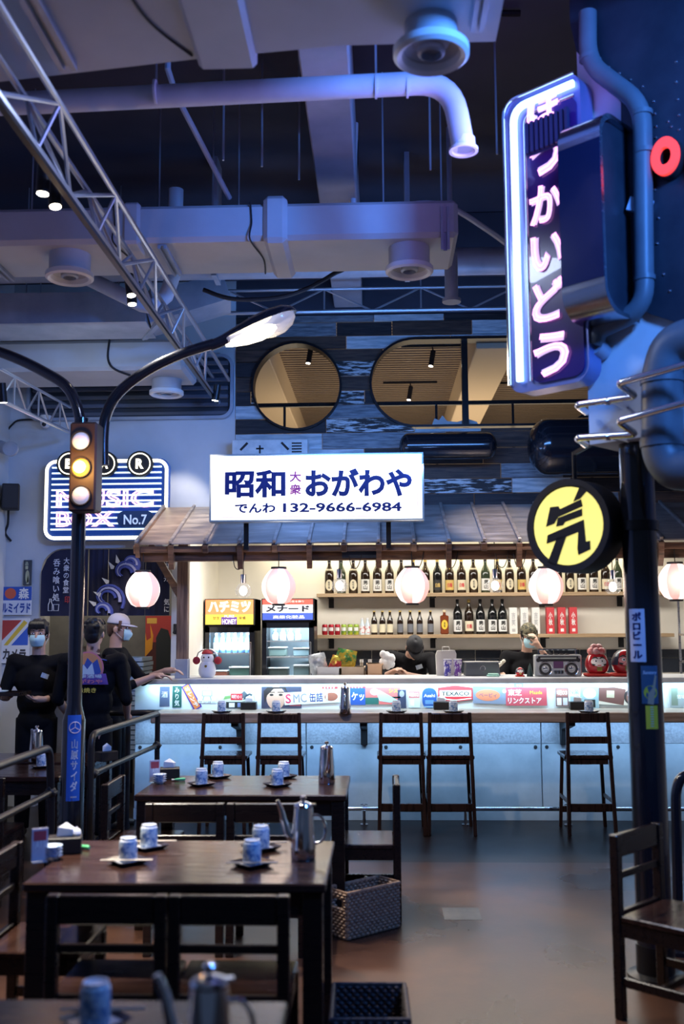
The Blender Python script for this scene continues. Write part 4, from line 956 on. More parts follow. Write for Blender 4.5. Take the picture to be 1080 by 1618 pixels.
tub(f2a+.33, f2b-.06, FYF+.24, 1.392, .09, (.30, .42, .46), 'pale blue tub on the middle rack of the second fridge')
tub(f2a+.33, f2b-.06, FYF+.24, 1.172, .13, (.22, .32, .34), 'teal tub on the low rack of the second fridge')
# ================================================================ things on the raised counter top
CT = 1.246
def cpos(px_, Y=9.5): return PY(px_, 1072, Y).x
# earmuff figurine
x = cpos(327, 9.45)
t = thing('figurine', 'white round figurine with red earmuffs and a red hat on the counter', 'figurine', (x, 9.45, CT))
MB().lathe([(0, 0), (.055, 0), (.078, .03), (.082, .07), (.07, .12), (.05, .15), (0, .155)], n=18).build('body', 'white_plastic', t, local=True)
hd = MB().ball((0, -.005, .175), (.062, .058, .056), 18, 12).build('head', 'white_plastic', t, local=True)
for s in (-1, 1):
    MB().ball((s*.10, 0, .155), (.036, .028, .036), 14, 10).build('earmuff', M('felt_red', (.42, .03, .04), .8), t, local=True)
    MB().ball((s*.022, -.060, .185), (.007, .005, .009), 8, 6).build('eye', 'black_matte', hd, local=True)
MB().tube([(-.10, 0, .18), (-.085, 0, .225), (-.04, 0, .255), (.04, 0, .255), (.085, 0, .225), (.10, 0, .18)], .006, 8).build('headband', 'steel', t, local=True)
MB().lathe([(.05, .215), (.055, .222), (.042, .24), (.0, .26)], n=16).build('hat', 'felt_red', t, local=True)
MB().lathe([(.052, .135), (.062, .128), (.058, .118), (.05, .122)], n=18).build('collar', M('gilt', (.55, .38, .10), .3, .8), t, local=True)
MB().prism(circ(.012, 10), 0, .01, lambda a, b, h: Vector((a, -.075-h, .105+b))).build('bell', 'gilt', t, local=True)
# boombox
bxa, bxb = PY(845, 1070, 9.42).x, PY(919, 1070, 9.42).x; w_ = bxb-bxa; hb = .245; xc = (bxa+bxb)/2
t = thing('boombox', 'silver retro boombox with two speakers and a carry handle', 'boombox', (xc, 9.46, CT))
SIL = M('silver_plastic', (.55, .58, .60), .35, .5); DK = M('dark_plastic', (.03, .03, .035), .4)
MB().box(-w_/2, w_/2, -.05, .06, 0, hb*.80, .01).build('body', SIL, t, local=True)
MB().box(-w_/2+.03, w_/2-.03, -.054, -.048, hb*.55, hb*.74).build('tuner_band', DK, t, local=True)
MB().box(-w_/2+.05, w_/2-.05, -.056, -.053, hb*.64, hb*.70).build('dial_scale', M('dial', (.35, .38, .36), .4), t, local=True)
for s in (-1, 1):
    sp = MB().lathe([(.0, -.006), (.030, -.004), (.050, .004), (.058, -.004), (.064, 0)], n=24, mat=Matrix.Translation((s*w_*.28, -.052, hb*.28))@Matrix.Rotation(PI/2, 4, 'X')).build('speaker', DK, t, local=True)
    MB().lathe([(.058, .004), (.064, .008), (.068, .0)], n=24, mat=Matrix.Translation((s*w_*.28, -.050, hb*.28))@Matrix.Rotation(PI/2, 4, 'X')).build('speaker_ring', 'steel', sp, local=True)
    MB().lathe([(0, .006), (.012, .004), (.022, 0)], n=14, mat=Matrix.Translation((s*w_*.28, -.054, hb*.28))@Matrix.Rotation(PI/2, 4, 'X')).build('cone_cap', 'steel', sp, local=True)
    MB().lathe([(0, .006), (.016, .006), (.018, 0)], n=14, mat=Matrix.Translation((s*w_*.43, -.051, hb*.60))@Matrix.Rotation(PI/2, 4, 'X')).build('knob', DK, t, local=True)
    MB().box(s*w_*.40-.006, s*w_*.40+.006, -.01, .01, hb*.78, hb*1.0).build('handle_arm', 'steel', t, local=True)
MB().box(-w_*.42, w_*.42, -.012, .012, hb*.96, hb*1.02, .004).build('handle', 'steel', t, local=True)
cs = MB().box(-.045, .045, -.056, -.048, hb*.30, hb*.56, .003).build('cassette_door', M('cassette', (.12, .06, .14), .2), t, local=True)
for i in range(6): MB().box(-.045+i*.015, -.033+i*.015, -.06, -.05, hb*.10, hb*.22).build('button', DK if i % 2 else 'steel', t, local=True)
for i in range(5): MB().box(-w_*.30+i*.05, -w_*.30+i*.05+.03, -.03, .0, hb*.80, hb*.84).build('key', DK, t, local=True)
# daruma dolls
def daruma(px_, Y, sc, label, body, face, kind):
    t = thing('daruma_doll', label, 'doll', (PY(px_, 1070, Y).x, Y, CT), 'daruma dolls on the counter')
    MB().rbox((0, 0, .012*sc), (.20*sc, .16*sc, .024*sc), 0, .01*sc).build('cushion', M('red_cloth', (.55, .04, .03), .7), t, local=True)
    prof = [(0, .024), (.06, .024), (.085, .045), (.098, .085), (.092, .125), (.074, .165), (.045, .19), (0, .2)]
    b = MB().lathe([(r*sc, z*sc) for r, z in prof], n=24).build('body', body, t, local=True)
    def fr(a, bb, h):
        zz = bb; r = .098 if zz < .1 else .098-(zz-.1)*.42
        return Vector((a*sc, (-math.sqrt(max((r+.0035)**2-a*a, 1e-4))-h)*sc, zz*sc))
    f = MB().patch([(.062*math.cos(2*PI*i/18), .118+.038*math.sin(2*PI*i/18)) for i in range(18)], fr, 0, .002).build('face', face, b, local=True)
    for s in (-1, 1):
        MB().patch([(s*.026+.014*math.cos(2*PI*i/12), .125+.012*math.sin(2*PI*i/12)) for i in range(12)], fr, .002, .004).build('eye', WLB, b, local=True)
        MB().patch([(s*.025+.006*math.cos(2*PI*i/8), .125+.007*math.sin(2*PI*i/8)) for i in range(8)], fr, .004, .006).build('pupil', INK, b, local=True)
        MB().patch([(s*.006, .142), (s*.03, .152), (s*.052, .140), (s*.05, .148), (s*.03, .160), (s*.006, .149)], fr, .002, .005).build('eyebrow', INK, b, local=True)
        MB().patch([(s*.030, .098), (s*.056, .105), (s*.058, .092), (s*.04, .088)], fr, .002, .004).build('moustache', INK, b, local=True)
    MB().patch([(-.018, .094), (.018, .094), (.012, .087), (-.012, .087)], fr, .002, .004).build('mouth', REDL, b, local=True)
    MB().patch([(-.02, .045), (.02, .045), (.02, .078), (-.02, .078)], fr, .0, .003).build('gold_emblem', 'gilt', b, local=True)
    if kind:
        for i in range(9):
            a = i*2*PI/7; MB().ball((.045*sc*math.cos(a) if i < 7 else (.02*sc*(i*2-15)), .04*sc*math.sin(a) if i < 7 else 0, (.20+(.03 if i >= 7 else 0))*sc), .032*sc, 10, 8).build('flower', M('flower_pink', (.70, .55, .52), .4, col2=(.6, .08, .08), ns=14), b, local=True)
    else:
        hood = [(.100*sc*0+r*1.03*sc, z*sc) for r, z in prof[3:]]
        MB().lathe(hood, n=20, a0=-PI/2+.72, a1=1.5*PI-.72).build('hood', M('hood_navy', (.03, .04, .07), .25), b, local=True)
    return t
GR = M('glaze_red', (.42, .012, .02), .14, coat=.6)
daruma(943, 9.42, 1.12, 'small red glazed daruma doll crowned with pale flowers beside the boombox', GR, paint('face_white', (.78, .74, .70)), 1)
daruma(987, 9.42, 1.22, 'dark-hooded daruma doll with a pink scowling face beside the black pole', GR, paint('face_pink', (.70, .28, .26)), 0)
daruma(821, 9.42, .42, 'tiny red daruma doll beside the boombox', GR, paint('face_white', (.8, .8, .8)), 0)
t = thing('cone_ornament', 'small dark green cone ornament beside the boombox', 'ornament', (PY(837, 1071, 9.42).x, 9.42, CT))
MB().lathe([(0, 0), (.03, 0), (.028, .02), (.012, .09), (0, .125)], n=14).build('cone', M('cone_green', (.03, .06, .06), .3), t, local=True)
# worktop clutter by the bending bartender
WK = 1.02
wk = thing('prep_bench', 'steel preparation bench behind the raised counter', 'worktop', (1.1, 10.1, 0))
MB().box(-1.05, 2.9, 9.86, 10.38, .94, WK, .005).build('top', 'brushed', wk)
MB().box(-1.05, 2.9, 9.88, 10.36, 0, .94).build('body', 'brushed', wk)
def crate(x0, x1, Y, z, h, d, mat, name, lab, cat='container'):
    a, b = PY(x0, 1070, Y).x, PY(x1, 1070, Y).x
    t = thing(name, lab, cat, ((a+b)/2, Y, z))
    th = .006
    MB().box(a, b, Y-d/2, Y+d/2, z, z+th).box(a, a+th, Y-d/2, Y+d/2, z, z+h).box(b-th, b, Y-d/2, Y+d/2, z, z+h).box(a, b, Y-d/2, Y-d/2+th, z, z+h).box(a, b, Y+d/2-th, Y+d/2, z, z+h).build('bin', mat, t)
    MB().ring([(a-.006, Y-d/2-.006), (b+.006, Y-d/2-.006), (b+.006, Y+d/2+.006), (a-.006, Y+d/2+.006)], [(a+th, Y-d/2+th), (b-th, Y-d/2+th), (b-th, Y+d/2-th), (a+th, Y+d/2-th)], z+h-.012, z+h, lambda p, q, r: Vector((p, q, r))).build('rim', mat, t)
    return t
crate(501, 537, 10.0, WK, .30, .26, M('bin_white', (.66, .66, .68), .4), 'plastic_bin', 'white plastic bin holding snack bags on the bench')
crate(539, 576, 10.02, WK, .30, .26, M('bin_tan', (.60, .46, .34), .5), 'plastic_bin', 'tan bin with a pink stripe beside the snack bags')
crate(580, 604, 10.0, WK, .33, .24, M('bin_peach', (.72, .45, .28), .5), 'plastic_bin', 'peach coloured bin beside the bending bartender')
def bag(px_, py_, Y, w_, h_, col, col2, lab, tilt=0):
    p = PY(px_, py_, Y)
    t = thing('snack_bag', lab, 'bag', (p.x, Y, p.z))
    mb = MB(); nx, nz_ = 8, 8; vs = []; fs = []; q = random.Random(px_)
    for sgn in (-1, 1):
        for i in range(nz_+1):
            for j in range(nx+1):
                u, v = j/nx*2-1, i/nz_*2-1
                th = .05*(max(0, 1-u*u)**.6)*(max(0, 1-v*v)**.6)
                vs.append((u*w_/2*(1-.06*v*v)+q.uniform(-.004, .004), sgn*(th+.002)+q.uniform(-.004, .004), (v+1)*h_/2))
    k = (nx+1)*(nz_+1)
    for s_ in (0, 1):
        for i in range(nz_):
            for j in range(nx): a = s_*k+i*(nx+1)+j; fs.append((a, a+1, a+nx+2, a+nx+1))
    mb.add(vs, fs, Matrix.Rotation(tilt, 4, 'Y')).build('foil', M('foil_%d' % px_, col, .22, .4, col2=col2, ns=14, lo=.45, hi=.55), t, local=True)
    return t
bag(541, 1068, 10.0, .20, .26, (.55, .40, .05), (.06, .25, .08), 'gold and green foil snack bag standing in the bin', .2)
bag(524, 1068, 9.98, .13, .20, (.55, .05, .04), (.60, .50, .08), 'red and yellow foil snack bag in the white bin', .35)
bag(506, 1068, 10.0, .17, .22, (.72, .76, .80), (.50, .55, .60), 'crumpled clear plastic bag in the white bin', -.2)
def flask(px_, py_, Y, r, h, mat, capm, name, lab, grp=None, lbl=None):
    p = PY(px_, py_, Y)
    t = thing(name, lab, 'bottle', (p.x, Y, WK if grp != 'x' else CT), grp if grp != 'x' else None)
    MB().lathe([(0, 0), (r*.95, 0), (r, .01), (r, h*.66), (r*.4, h*.84), (r*.38, h*.95), (0, h*.95)], n=16).build('glass_body', mat, t, local=True)
    MB().cyl((0, 0, h*.92), (0, 0, h), r*.45, n=12).build('cap', capm, t, local=True)
    if lbl: half(r+.0008, h*.15, h*.5, 1.3).build('front_label', lbl, t, local=True)
flask(571, 1070, 10.24, .042, .36, M('juice', (.45, .38, .32), .2), 'white_plastic', 'sauce_bottle', 'pale sauce bottle with white cap between the bins', None, WLB)
flask(584, 1070, 10.24, .040, .36, M('soy', (.10, .04, .02), .15), 'white_plastic', 'sauce_bottle', 'brown sauce bottle with white cap between the bins', None, WLB)
flask(543, 1050, 10.30, .03, .36, BGB, GLD, 'sauce_bottle', 'small black bottle behind the bins', None)
flask(557, 1050, 10.30, .03, .36, BGB, GLD, 'sauce_bottle', 'small black bottle with gold cap behind the tan bin', None)
for px_, k, lab in ((698, 'K', 'black sake bottle on the worktop below the whisky bottle'), (714, 'C', 'brown bottle with cream oval label on the worktop below the whisky')):
    p = PY(px_, 1060, 11.5); put(k, (p.x, 11.5, 1.0), lab)
for px_, lab in ((707, 'blue flower-patterned glass on the counter near the paper bag'), (723, 'purple flower-patterned glass on the counter near the steel tray')):
    t = thing('patterned_glass', lab, 'glass', (cpos(px_, 9.55), 9.55, CT))
    MB().lathe([(0, 0), (.03, 0), (.034, .03), (.030, .06), (.040, .12), (.036, .155), (.034, .155), (.037, .12), (0, .02)], n=18).build('glass_body', M('flower_glass%d' % px_, (.10, .08, .42) if px_ < 710 else (.22, .08, .40), .15, col2=(.75, .70, .80), ns=26, lo=.48, hi=.54), t, local=True)
    MB().cyl((0, 0, .150), (0, 0, .156), .038, n=18).build('rim', 'white_plastic', t, local=True)
t = thing('paper_bag', 'folded white paper bag standing behind the patterned glasses', 'bag', (cpos(704, 9.75), 9.72, CT))
MB().prism([(-.09, 0), (.09, 0), (.10, .20), (.085, .235), (-.08, .23), (-.095, .19)], -.03, .03, lambda a, b, h: Vector((a, h, b))).build('paper', M('paper', (.76, .74, .70), .7), t, local=True)
MB().tube([(-.04, -.031, .22), (-.03, -.031, .265), (.03, -.031, .265), (.04, -.031, .22)], .004, 6).build('handle', 'paper', t, local=True)
t = thing('steel_tray', 'dark steel food warmer box with a round badge on the counter', 'tray', (cpos(760, 9.7), 9.66, CT))
MB().prism([(-.16, 0), (.16, 0), (.15, .11), (-.15, .13)], -.12, .12, lambda a, b, h: Vector((a, h, b))).build('box_body', M('warm_steel', (.20, .21, .23), .35, .7), t, local=True)
MB().lathe([(.020, 0), (.024, .003), (.027, 0)], n=20, mat=Matrix.Translation((.0, -.121, .07))@Matrix.Rotation(PI/2, 4, 'X')).build('badge', 'steel', t, local=True)
MB().box(-.165, .165, -.125, .125, .118, .130, .003).build('rim', 'brushed', t, local=True)
t = thing('folded_cloth', 'pale green folded cloth on the counter before the masked bartender', 'cloth', (cpos(778, 9.5), 9.42, CT))
MB().box(-.06, .05, -.05, .05, 0, .014, .005).box(-.05, .045, -.045, .045, .014, .028, .006).build('folds', M('mint', (.30, .55, .46), .8), t, local=True)
# glass rack at far right
t = thing('glass_rack', 'steel rack of upturned drinking glasses behind the black pole', 'rack', (3.45, 10.2, 0))
for zz in (1.35, 1.62): MB().box(3.0, 3.9, 10.0, 10.4, zz-.02, zz).build('shelf_board', 'brushed', t)
for xx in (3.0, 3.88):
    for yy in (10.0, 10.38): MB().box(xx, xx+.02, yy, yy+.02, 0, 1.95).build('upright', 'brushed', t)
gl = thing('drinking_glass', 'clear upturned drinking glass on the steel rack', 'glass', (0, 0, 0), 'glasses on the rack')
MB().lathe([(.034, 0), (.03, .10), (0, .102)], n=14).build('glass_wall', M('rack_glass', (.8, .85, .9), .05, alpha=.35), gl, local=True)
MB().cyl((0, 0, .10), (0, 0, .108), .03, n=14).build('glass_base', 'rack_glass', gl, local=True)
spread(gl, [((3.06+i*.085, 10.1, zz), 0, 'clear upturned glass, '+ORD[i]+' along the '+nm+' shelf of the steel rack') for zz, nm in ((1.35, 'lower'), (1.62, 'upper')) for i in range(6)])
# black tanks and the weathered equipment box above the awning
def tank(x0, x1, z, r, Y, lab):
    t = thing('storage_tank', lab, 'tank', ((x0+x1)/2, Y, z-r))
    prof = [(0, -((x1-x0)/2))]
    n = 8
    h_ = (x1-x0)/2-r*.7
    prof = [(r*math.sin(PI/2*i/n), -h_-r*.7*math.cos(PI/2*i/n)) for i in range(n+1)]+[(r*math.sin(PI/2*(n-i)/n), h_+r*.7*math.cos(PI/2*(n-i)/n)) for i in range(n+1)]
    MB().lathe(prof, n=28, mat=Matrix.Translation(((x0+x1)/2, Y, z))@Matrix.Rotation(PI/2, 4, 'Y')).build('tank_body', 'gloss_black', t)
    for xx in (x0+.3*(x1-x0), x0+.75*(x1-x0)):
        MB().box(xx-.02, xx+.02, Y, WY-.045, z-.03, z+.03).build('bracket', 'black_metal', t)
p = PY(630, 685, 9.6); q = PY(785, 725, 9.6)
tank(p.x, q.x, (p.z+q.z)/2, (p.z-q.z)/2, 9.6, 'slim black capsule tank on the plank wall beside the shop sign')
p = PY(833, 660, 9.4); q = PY(980, 748, 9.4)
tank(p.x, p.x+1.5, (p.z+q.z)/2, (p.z-q.z)/2, 9.45, 'large black capsule tank on the plank wall behind the pole')
p = PY(368, 697, 9.78); q = PY(487, 745, 9.78)
t = thing('equipment_box', 'weathered pale metal box with a louvre behind the shop sign', 'box', ((p.x+q.x)/2, 9.8, q.z))
MB().box(p.x, q.x, 9.70, WY, q.z, p.z, .006).build('case', M('box_weathered', (.50, .56, .60), .5, .2, col2=(.66, .70, .72), ns=12, bump=.2), t)
w_ = q.x-p.x; zt2 = p.z
for a, b, ang in ((.08, -.05, -.8), (.62, -.05, .8)):
    MB().rbox((p.x+w_*(a+.08), 9.698, zt2-.07), (.10, .006, .022), 0, 0, Matrix.Rotation(ang, 4, 'Y')).build('slot', 'black_matte', t)
MB().box(p.x+w_*.36, p.x+w_*.38, 9.694, 9.70, zt2-.14, zt2-.06).box(p.x+w_*.32, p.x+w_*.42, 9.694, 9.70, zt2-.10, zt2-.085).build('cross_mark', 'black_matte', t)
for i in range(5): MB().box(p.x+w_*.79, p.x+w_*.92, 9.692, 9.70, zt2-.05-i*.028, zt2-.037-i*.028).build('louvre', 'black_matte', t)
# ================================================================ bar stools
def stool():
    t = thing('bar_stool', '', 'stool', (0, 0, 0), 'wooden bar stools along the counter')
    m_ = 'stool_wood'
    # local: back towards -Y
    sw, sd, sh = .40, .38, .64
    MB().box(-sw/2, sw/2, -sd/2+.03, sd/2, sh-.035, sh, .008).build('seat', 'stool_wood', t, local=True)
    for s in (-1, 1):
        MB().bar((s*.188, -.215, 0), (s*.165, -.15, .99), .030, .032, .004, up=(0, 1, 0)).build('leg', m_, t, local=True)
        MB().bar((s*.188, .19, 0), (s*.165, .16, sh-.03), .028, .03, .004, up=(0, 1, 0)).build('leg', m_, t, local=True)
        MB().bar((s*.185, -.18, .27), (s*.183, .17, .27), .02, .03, .003).build('stretcher', m_, t, local=True)
    MB().bar((-.175, -.152, .945), (.175, -.152, .945), .022, .075, .006).build('backrest', m_, t, local=True)
    MB().bar((-.178, -.163, .765), (.178, -.163, .765), .02, .055, .005).build('back_rail', m_, t, local=True)
    MB().bar((-.185, -.19, .225), (.185, -.19, .225), .018, .062, .004).build('stretcher', m_, t, local=True)
    MB().bar((-.185, .178, .15), (.185, .178, .15), .018, .05, .004).build('foot_bar', m_, t, local=True)
    MB().box(-.16, .16, -.15, .15, sh-.075, sh-.036).build('apron', m_, t, local=True)
    return t
st = stool(); sp_ = []
for px_, lab in ((352, 'dark wooden bar stool closest to the counter end and railing'), (441, 'dark wooden bar stool beside the one at the counter end'), (635, 'dark wooden bar stool facing the bending bartender'), (713, 'dark wooden bar stool below the hexagonal sticker'), (933, 'dark wooden bar stool closest to the black pole')):
    p = PY(px_, 1318, 8.62); sp_.append(((p.x, 8.76, 0), .0, lab))
spread(st, sp_)
# ================================================================ left wall: neon sign, banner, posters
SGY = 9.76
t = thing('neon_sign', 'blue striped neon sign reading MUSIC BOX under round letter discs', 'neon sign', (-2.65, SGY, 2.55))
a = PY(68, 855, SGY); b = PY(268, 724, SGY); cx, cz, w_, h_ = (a.x+b.x)/2, (a.z+b.z)/2, b.x-a.x, b.z-a.z
MB().prism(rrect(w_, h_, .10, 6, cx, cz), 0, .05, FR(SGY+.05)).build('board', M('neon_board', (.008, .05, .26), .4), t)
MB().box(cx-.4, cx+.4, SGY+.05, WY, cz-.05, cz+.05).build('wall_mount', 'black_metal', t)
NY = M('neon_yellow', (.5, .5, .4), .4, emit=(1, .93, .66), es=2.6); NW = M('neon_stripe', (.5, .5, .5), .4, emit=(.60, .82, 1), es=1.5); NP = M('neon_pink', (.5, .4, .45), .4, emit=(1, .42, .62), es=2.4)
MB().tube([(x, SGY-.02, z) for x, z in rrect(w_-.05, h_-.05, .09, 6, cx, cz)], .017, 8, closed=True).build('border_tube', NY, t)
for i in range(12):
    z = cz+h_/2-.085-i*(h_-.14)/12
    MB().cyl((cx-w_/2+.075, SGY-.016, z), (cx+w_/2-.075, SGY-.016, z), .0085, n=6).build('stripe_tube', NW, t)
def ntext(s, x0, y0, x1, y1, mat, Y, nm, **k):
    p, q = PY(x0, y1, Y), PY(x1, y0, Y)
    return MB().text(s, ((p.x+q.x)/2, Y, (p.z+q.z)/2), q.x-p.x, q.z-p.z, **k).build(nm, mat, t)
ntext('MUSIC', 88, 772, 243, 803, NP, SGY-.035, 'neon_lettering', outline=.032, ext=.008)
ntext('BOX', 88, 807, 181, 833, NP, SGY-.035, 'neon_lettering', outline=.032, ext=.008)
ntext('MUSIC', 91, 775, 240, 800, NW, SGY-.034, 'neon_lettering', outline=.012, ext=.006)
p, q = PY(185, 833, SGY-.03), PY(243, 807, SGY-.03)
MB().prism(rrect(q.x-p.x, q.z-p.z, .07, 5, (p.x+q.x)/2, (p.z+q.z)/2), 0, .02, FR(SGY-.02)).build('number_plate', M('plate_navy', (.02, .05, .14), .4), t)
ntext('No.7', 195, 813, 232, 829, M('plate_text', (.5, .6, .75), .5, emit=(.5, .65, .9), es=.5), SGY-.044, 'lettering', bold=.02, ext=.003)
for px_, ch in ((110, 'B'), (165, 'A'), (221, 'R')):
    c = PY(px_, 733, SGY-.05); r = .128
    d = MB().prism(circ(r, 28, c.x, c.z), 0, .05, FR(SGY-.01)).build('letter_disc', 'black_matte', t)
    MB().tube([(x, SGY-.064, z) for x, z in circ(r*.80, 28, c.x, c.z)], .006, 6, closed=True).build('ring_tube', NY, d)
    MB().text(ch, (c.x, SGY-.066, c.z), r*.62, r*.78, bold=.05, ext=.006).build('letter', NY, d)
# noren banner
BN = M('banner_navy', (.012, .014, .045), .8)
t = thing('noren_banner', 'dark hanging cloth banner with white lettering and blue waves', 'banner', (-2.68, WY-.03, 1.85))
x0, x1 = -3.33, -2.05; ztop = PY(150, 868, WY-.03).z; zb = PY(150, 973, WY-.03).z
edges = [-3.33, PY(141, 900, WY).x, PY(172, 900, WY).x, PY(231, 900, WY).x, -2.05]
for a_, b_ in zip(edges[:-1], edges[1:]):
    mb = MB(); n = 10; vs = []; fs = []
    for i in range(n+1):
        xx = a_+.004+(b_-a_-.008)*i/n; yy = WY-.03-.010*math.sin(i*1.9+a_*5)
        zt_l = ztop-.0
        if xx < -3.1: zt_l = ztop-.22+math.sqrt(max(0, .22**2-(-3.1-xx)**2))
        if xx > -2.27: zt_l = ztop-.22+math.sqrt(max(0, .22**2-(xx+2.27)**2))
        vs += [(xx, yy, zb), (xx, yy, zt_l), (xx, yy+.006, zb), (xx, yy+.006, zt_l)]
    for i in range(n):
        k = i*4; fs += [(k, k+4, k+5, k+1), (k+2, k+3, k+7, k+6), (k, k+2, k+6, k+4), (k+1, k+5, k+7, k+3)]
    fs += [(0, 1, 3, 2), (4*n, 4*n+2, 4*n+3, 4*n+1)]
    mb.add(vs, fs).build('cloth_panel', BN, t)
BY = WY-.045
def btext(s, px_, y0, y1, wpx, mat):
    p, q = PY(px_-wpx/2, y1, BY), PY(px_+wpx/2, y0, BY)
    MB().text(s, ((p.x+q.x)/2, BY, (p.z+q.z)/2), q.x-p.x, q.z-p.z, bold=.012, ext=.002, vertical=True).build('lettering', mat, t)
BW = paint('banner_white', (.72, .74, .80)); BB = paint('banner_blue', (.06, .09, .42)); BL = paint('banner_pale', (.38, .42, .75))
btext('大衆の食堂', 104.5, 881, 937, 11, BW); btext('呑み喰い処', 89, 883, 950, 13, BW); btext('今日も元', 263, 880, 919, 9, BW); btext('気に', 263, 946, 967, 9, BW)
btext('印', 106, 942, 953, 8, paint('stamp_red', (.5, .05, .05)))
p = PY(76, 965, BY); q = PY(92, 946, BY)
MB().tube([(p.x, BY, p.z), (p.x, BY, p.z+.06), (p.x+.012, BY, p.z+.09), (p.x+.012, BY, p.z+.115), (p.x+.028, BY, p.z+.115), (p.x+.028, BY, p.z+.09), (p.x+.04, BY, p.z+.06), (p.x+.04, BY, p.z)], .004, 5, closed=True).build('bottle_drawing', BW, t)
MB().tube([(p.x+.05, BY, p.z+.06), (p.x+.055, BY, p.z), (p.x+.10, BY, p.z), (p.x+.105, BY, p.z+.06)], .004, 5, closed=True).build('cup_drawing', BW, t)
rw = random.Random(11)
for (px_, py_, R) in ((168, 945, 30), (196, 905, 26), (215, 935, 22), (205, 890, 16), (160, 965, 18)):
    for k in range(3):
        pts = []
        r = R*(1-.26*k)
        for i in range(14):
            an = -.6+i*.33+k*.3; rr = r*(1-.045*i); pp = PY(px_+rr*math.cos(an), py_-rr*math.sin(an)*.95, BY-.001*k); pp.z = max(pp.z, zb+.02); pp.x = max(pp.x, edges[1]+.02); pts.append(pp)
        MB().tube(pts, [.018-.001*i for i in range(14)], 6).build('wave_drawing', [BB, BL, BB][k], t)
for (px_, py_, an) in ((178, 897, 2.2), (170, 920, 2.5), (158, 940, 2.7), (186, 888, 1.8), (150, 955, 2.6)):
    c = PY(px_, py_, BY-.004); dx, dz = math.cos(an)*.075, math.sin(an)*.075
    MB().prism([(c.x-dz*.3, c.z+dx*.3), (c.x+dx, c.z+dz), (c.x+dz*.3, c.z-dx*.3), (c.x-dx*.2, c.z-dz*.2)], 0, .003, FR(c.y)).build('foam_drawing', BW, t)
# posters
def board(name, lab, box, Y, col, items, cat='sign', th=.012):
    a, b = PY(box[0], box[3], Y), PY(box[2], box[1], Y); cx, cz, w_, h_ = (a.x+b.x)/2, (a.z+b.z)/2, b.x-a.x, b.z-a.z
    t = thing(name, lab, cat, (cx, Y, a.z))
    o = MB().box(a.x, b.x, Y-th, Y, a.z, b.z, .002).build('panel', paint('board_'+str(box[0])+str(box[1]), col), t)
    f = lambda x, z, h=0: Vector((cx+x*w_, Y-th-.001-h, cz+z*h_))
    for it in items:
        if it[0] == 't':
            MB().text(it[1], f(it[2], it[3], .002), it[4]*w_ if it[4] else None, it[5]*h_ if it[5] else None, bold=it[7], ext=.0008, vertical=len(it) > 8).build('lettering', paint('ink_%.2f_%.2f_%.2f' % it[6], it[6]), t)
        else:
            MB().prism([(cx+x*w_, cz+z*h_) for x, z in it[1]], 0, .001+(it[3] if len(it) > 3 else 0), FR(Y-th)).build('print', paint('ink_%.2f_%.2f_%.2f' % it[2], it[2]), t)
    return t
CI = lambda x, z, r, k=1: [(x+r*math.cos(i*PI/9), z+r*k*math.sin(i*PI/9)) for i in range(18)]
board('enamel_sign', 'blue and white enamel sign with a red round emblem on the wall', (-6, 927, 51, 972), 9.88, (.70, .74, .80), [('p', [(-.5, .02), (.5, .02), (.5, .5), (-.5, .5)], (.03, .10, .45)), ('p', CI(-.10, .26, .16, 1.2), (.65, .12, .06), .001), ('t', '永', -.40, .26, .2, .38, WHT, .03), ('t', '森', .28, .26, .3, .40, WHT, .03), ('t', 'フルミイラド', 0, -.25, .96, .36, (.03, .08, .35), .04)])
board('striped_sign', 'white sign with red, yellow and blue diagonal stripes behind the waiter', (0, 977, 48, 1048), 9.88, (.72, .74, .76), [('p', [(-.45, .0), (-.45, .46), (.22, .46)], (.50, .06, .05)), ('p', [(-.38, -.10), (-.24, -.10), (.42, .40), (.30, .46)], (.70, .50, .06)), ('p', [(-.12, -.10), (.45, -.10), (.45, .32)], (.04, .12, .55)), ('t', 'カメラ', .0, -.30, .8, .24, (.05, .05, .06), .04)])
board('small_notice', 'narrow dark notice with a pale figure on the plaster wall', (37, 885, 51, 925), 9.88, (.06, .07, .08), [('t', '品書', -.1, .28, .4, .3, (.60, .62, .40), .02, 1), ('p', CI(.0, -.15, .25, 1.0), (.50, .50, .30)), ('p', [(-.1, -.45), (.2, -.45), (.1, -.05)], (.55, .55, .40))])
board('framed_poster', 'red and orange poster with a dark hill shape inside the serving opening', (229, 973, 275, 1060), 11.295, (.10, .03, .03), [('p', [(-.5, .02), (.5, .02), (.5, .5), (-.5, .5)], (.45, .06, .06)), ('p', [(-.5, -.25), (-.25, -.1), (-.22, .15), (-.34, .36), (-.30, .10), (-.45, .05), (-.5, .2)], (.80, .35, .04), .001), ('p', [(-.1, -.5), (-.12, .1), (.05, .28), (.30, .24), (.5, -.1), (.5, -.5)], (.03, .035, .04), .002), ('p', [(-.45, .36), (-.1, .36), (-.1, .46), (-.45, .46)], (.75, .45, .10), .002)], 'poster')
board('switch_plate', 'small white switch plate on the wall strip beside the post', (275, 929, 281, 943), 9.88, (.72, .72, .74), [('p', [(-.2, -.2), (.2, -.2), (.2, .2), (-.2, .2)], (.4, .4, .45))], 'switch')
t = thing('wall_phone', 'dark wall handset beside the timber post', 'handset', (PY(277, 1000, 9.86).x, 9.86, PY(277, 1002, 9.86).z))
MB().box(-.02, .02, -.01, .03, 0, .10, .004).build('cradle', 'black_matte', t, local=True)
MB().tube([(-.012, -.02, .01), (.0, -.028, .05), (.012, -.02, .09)], [.012, .008, .012], 8).build('receiver', 'black_matte', t, local=True)
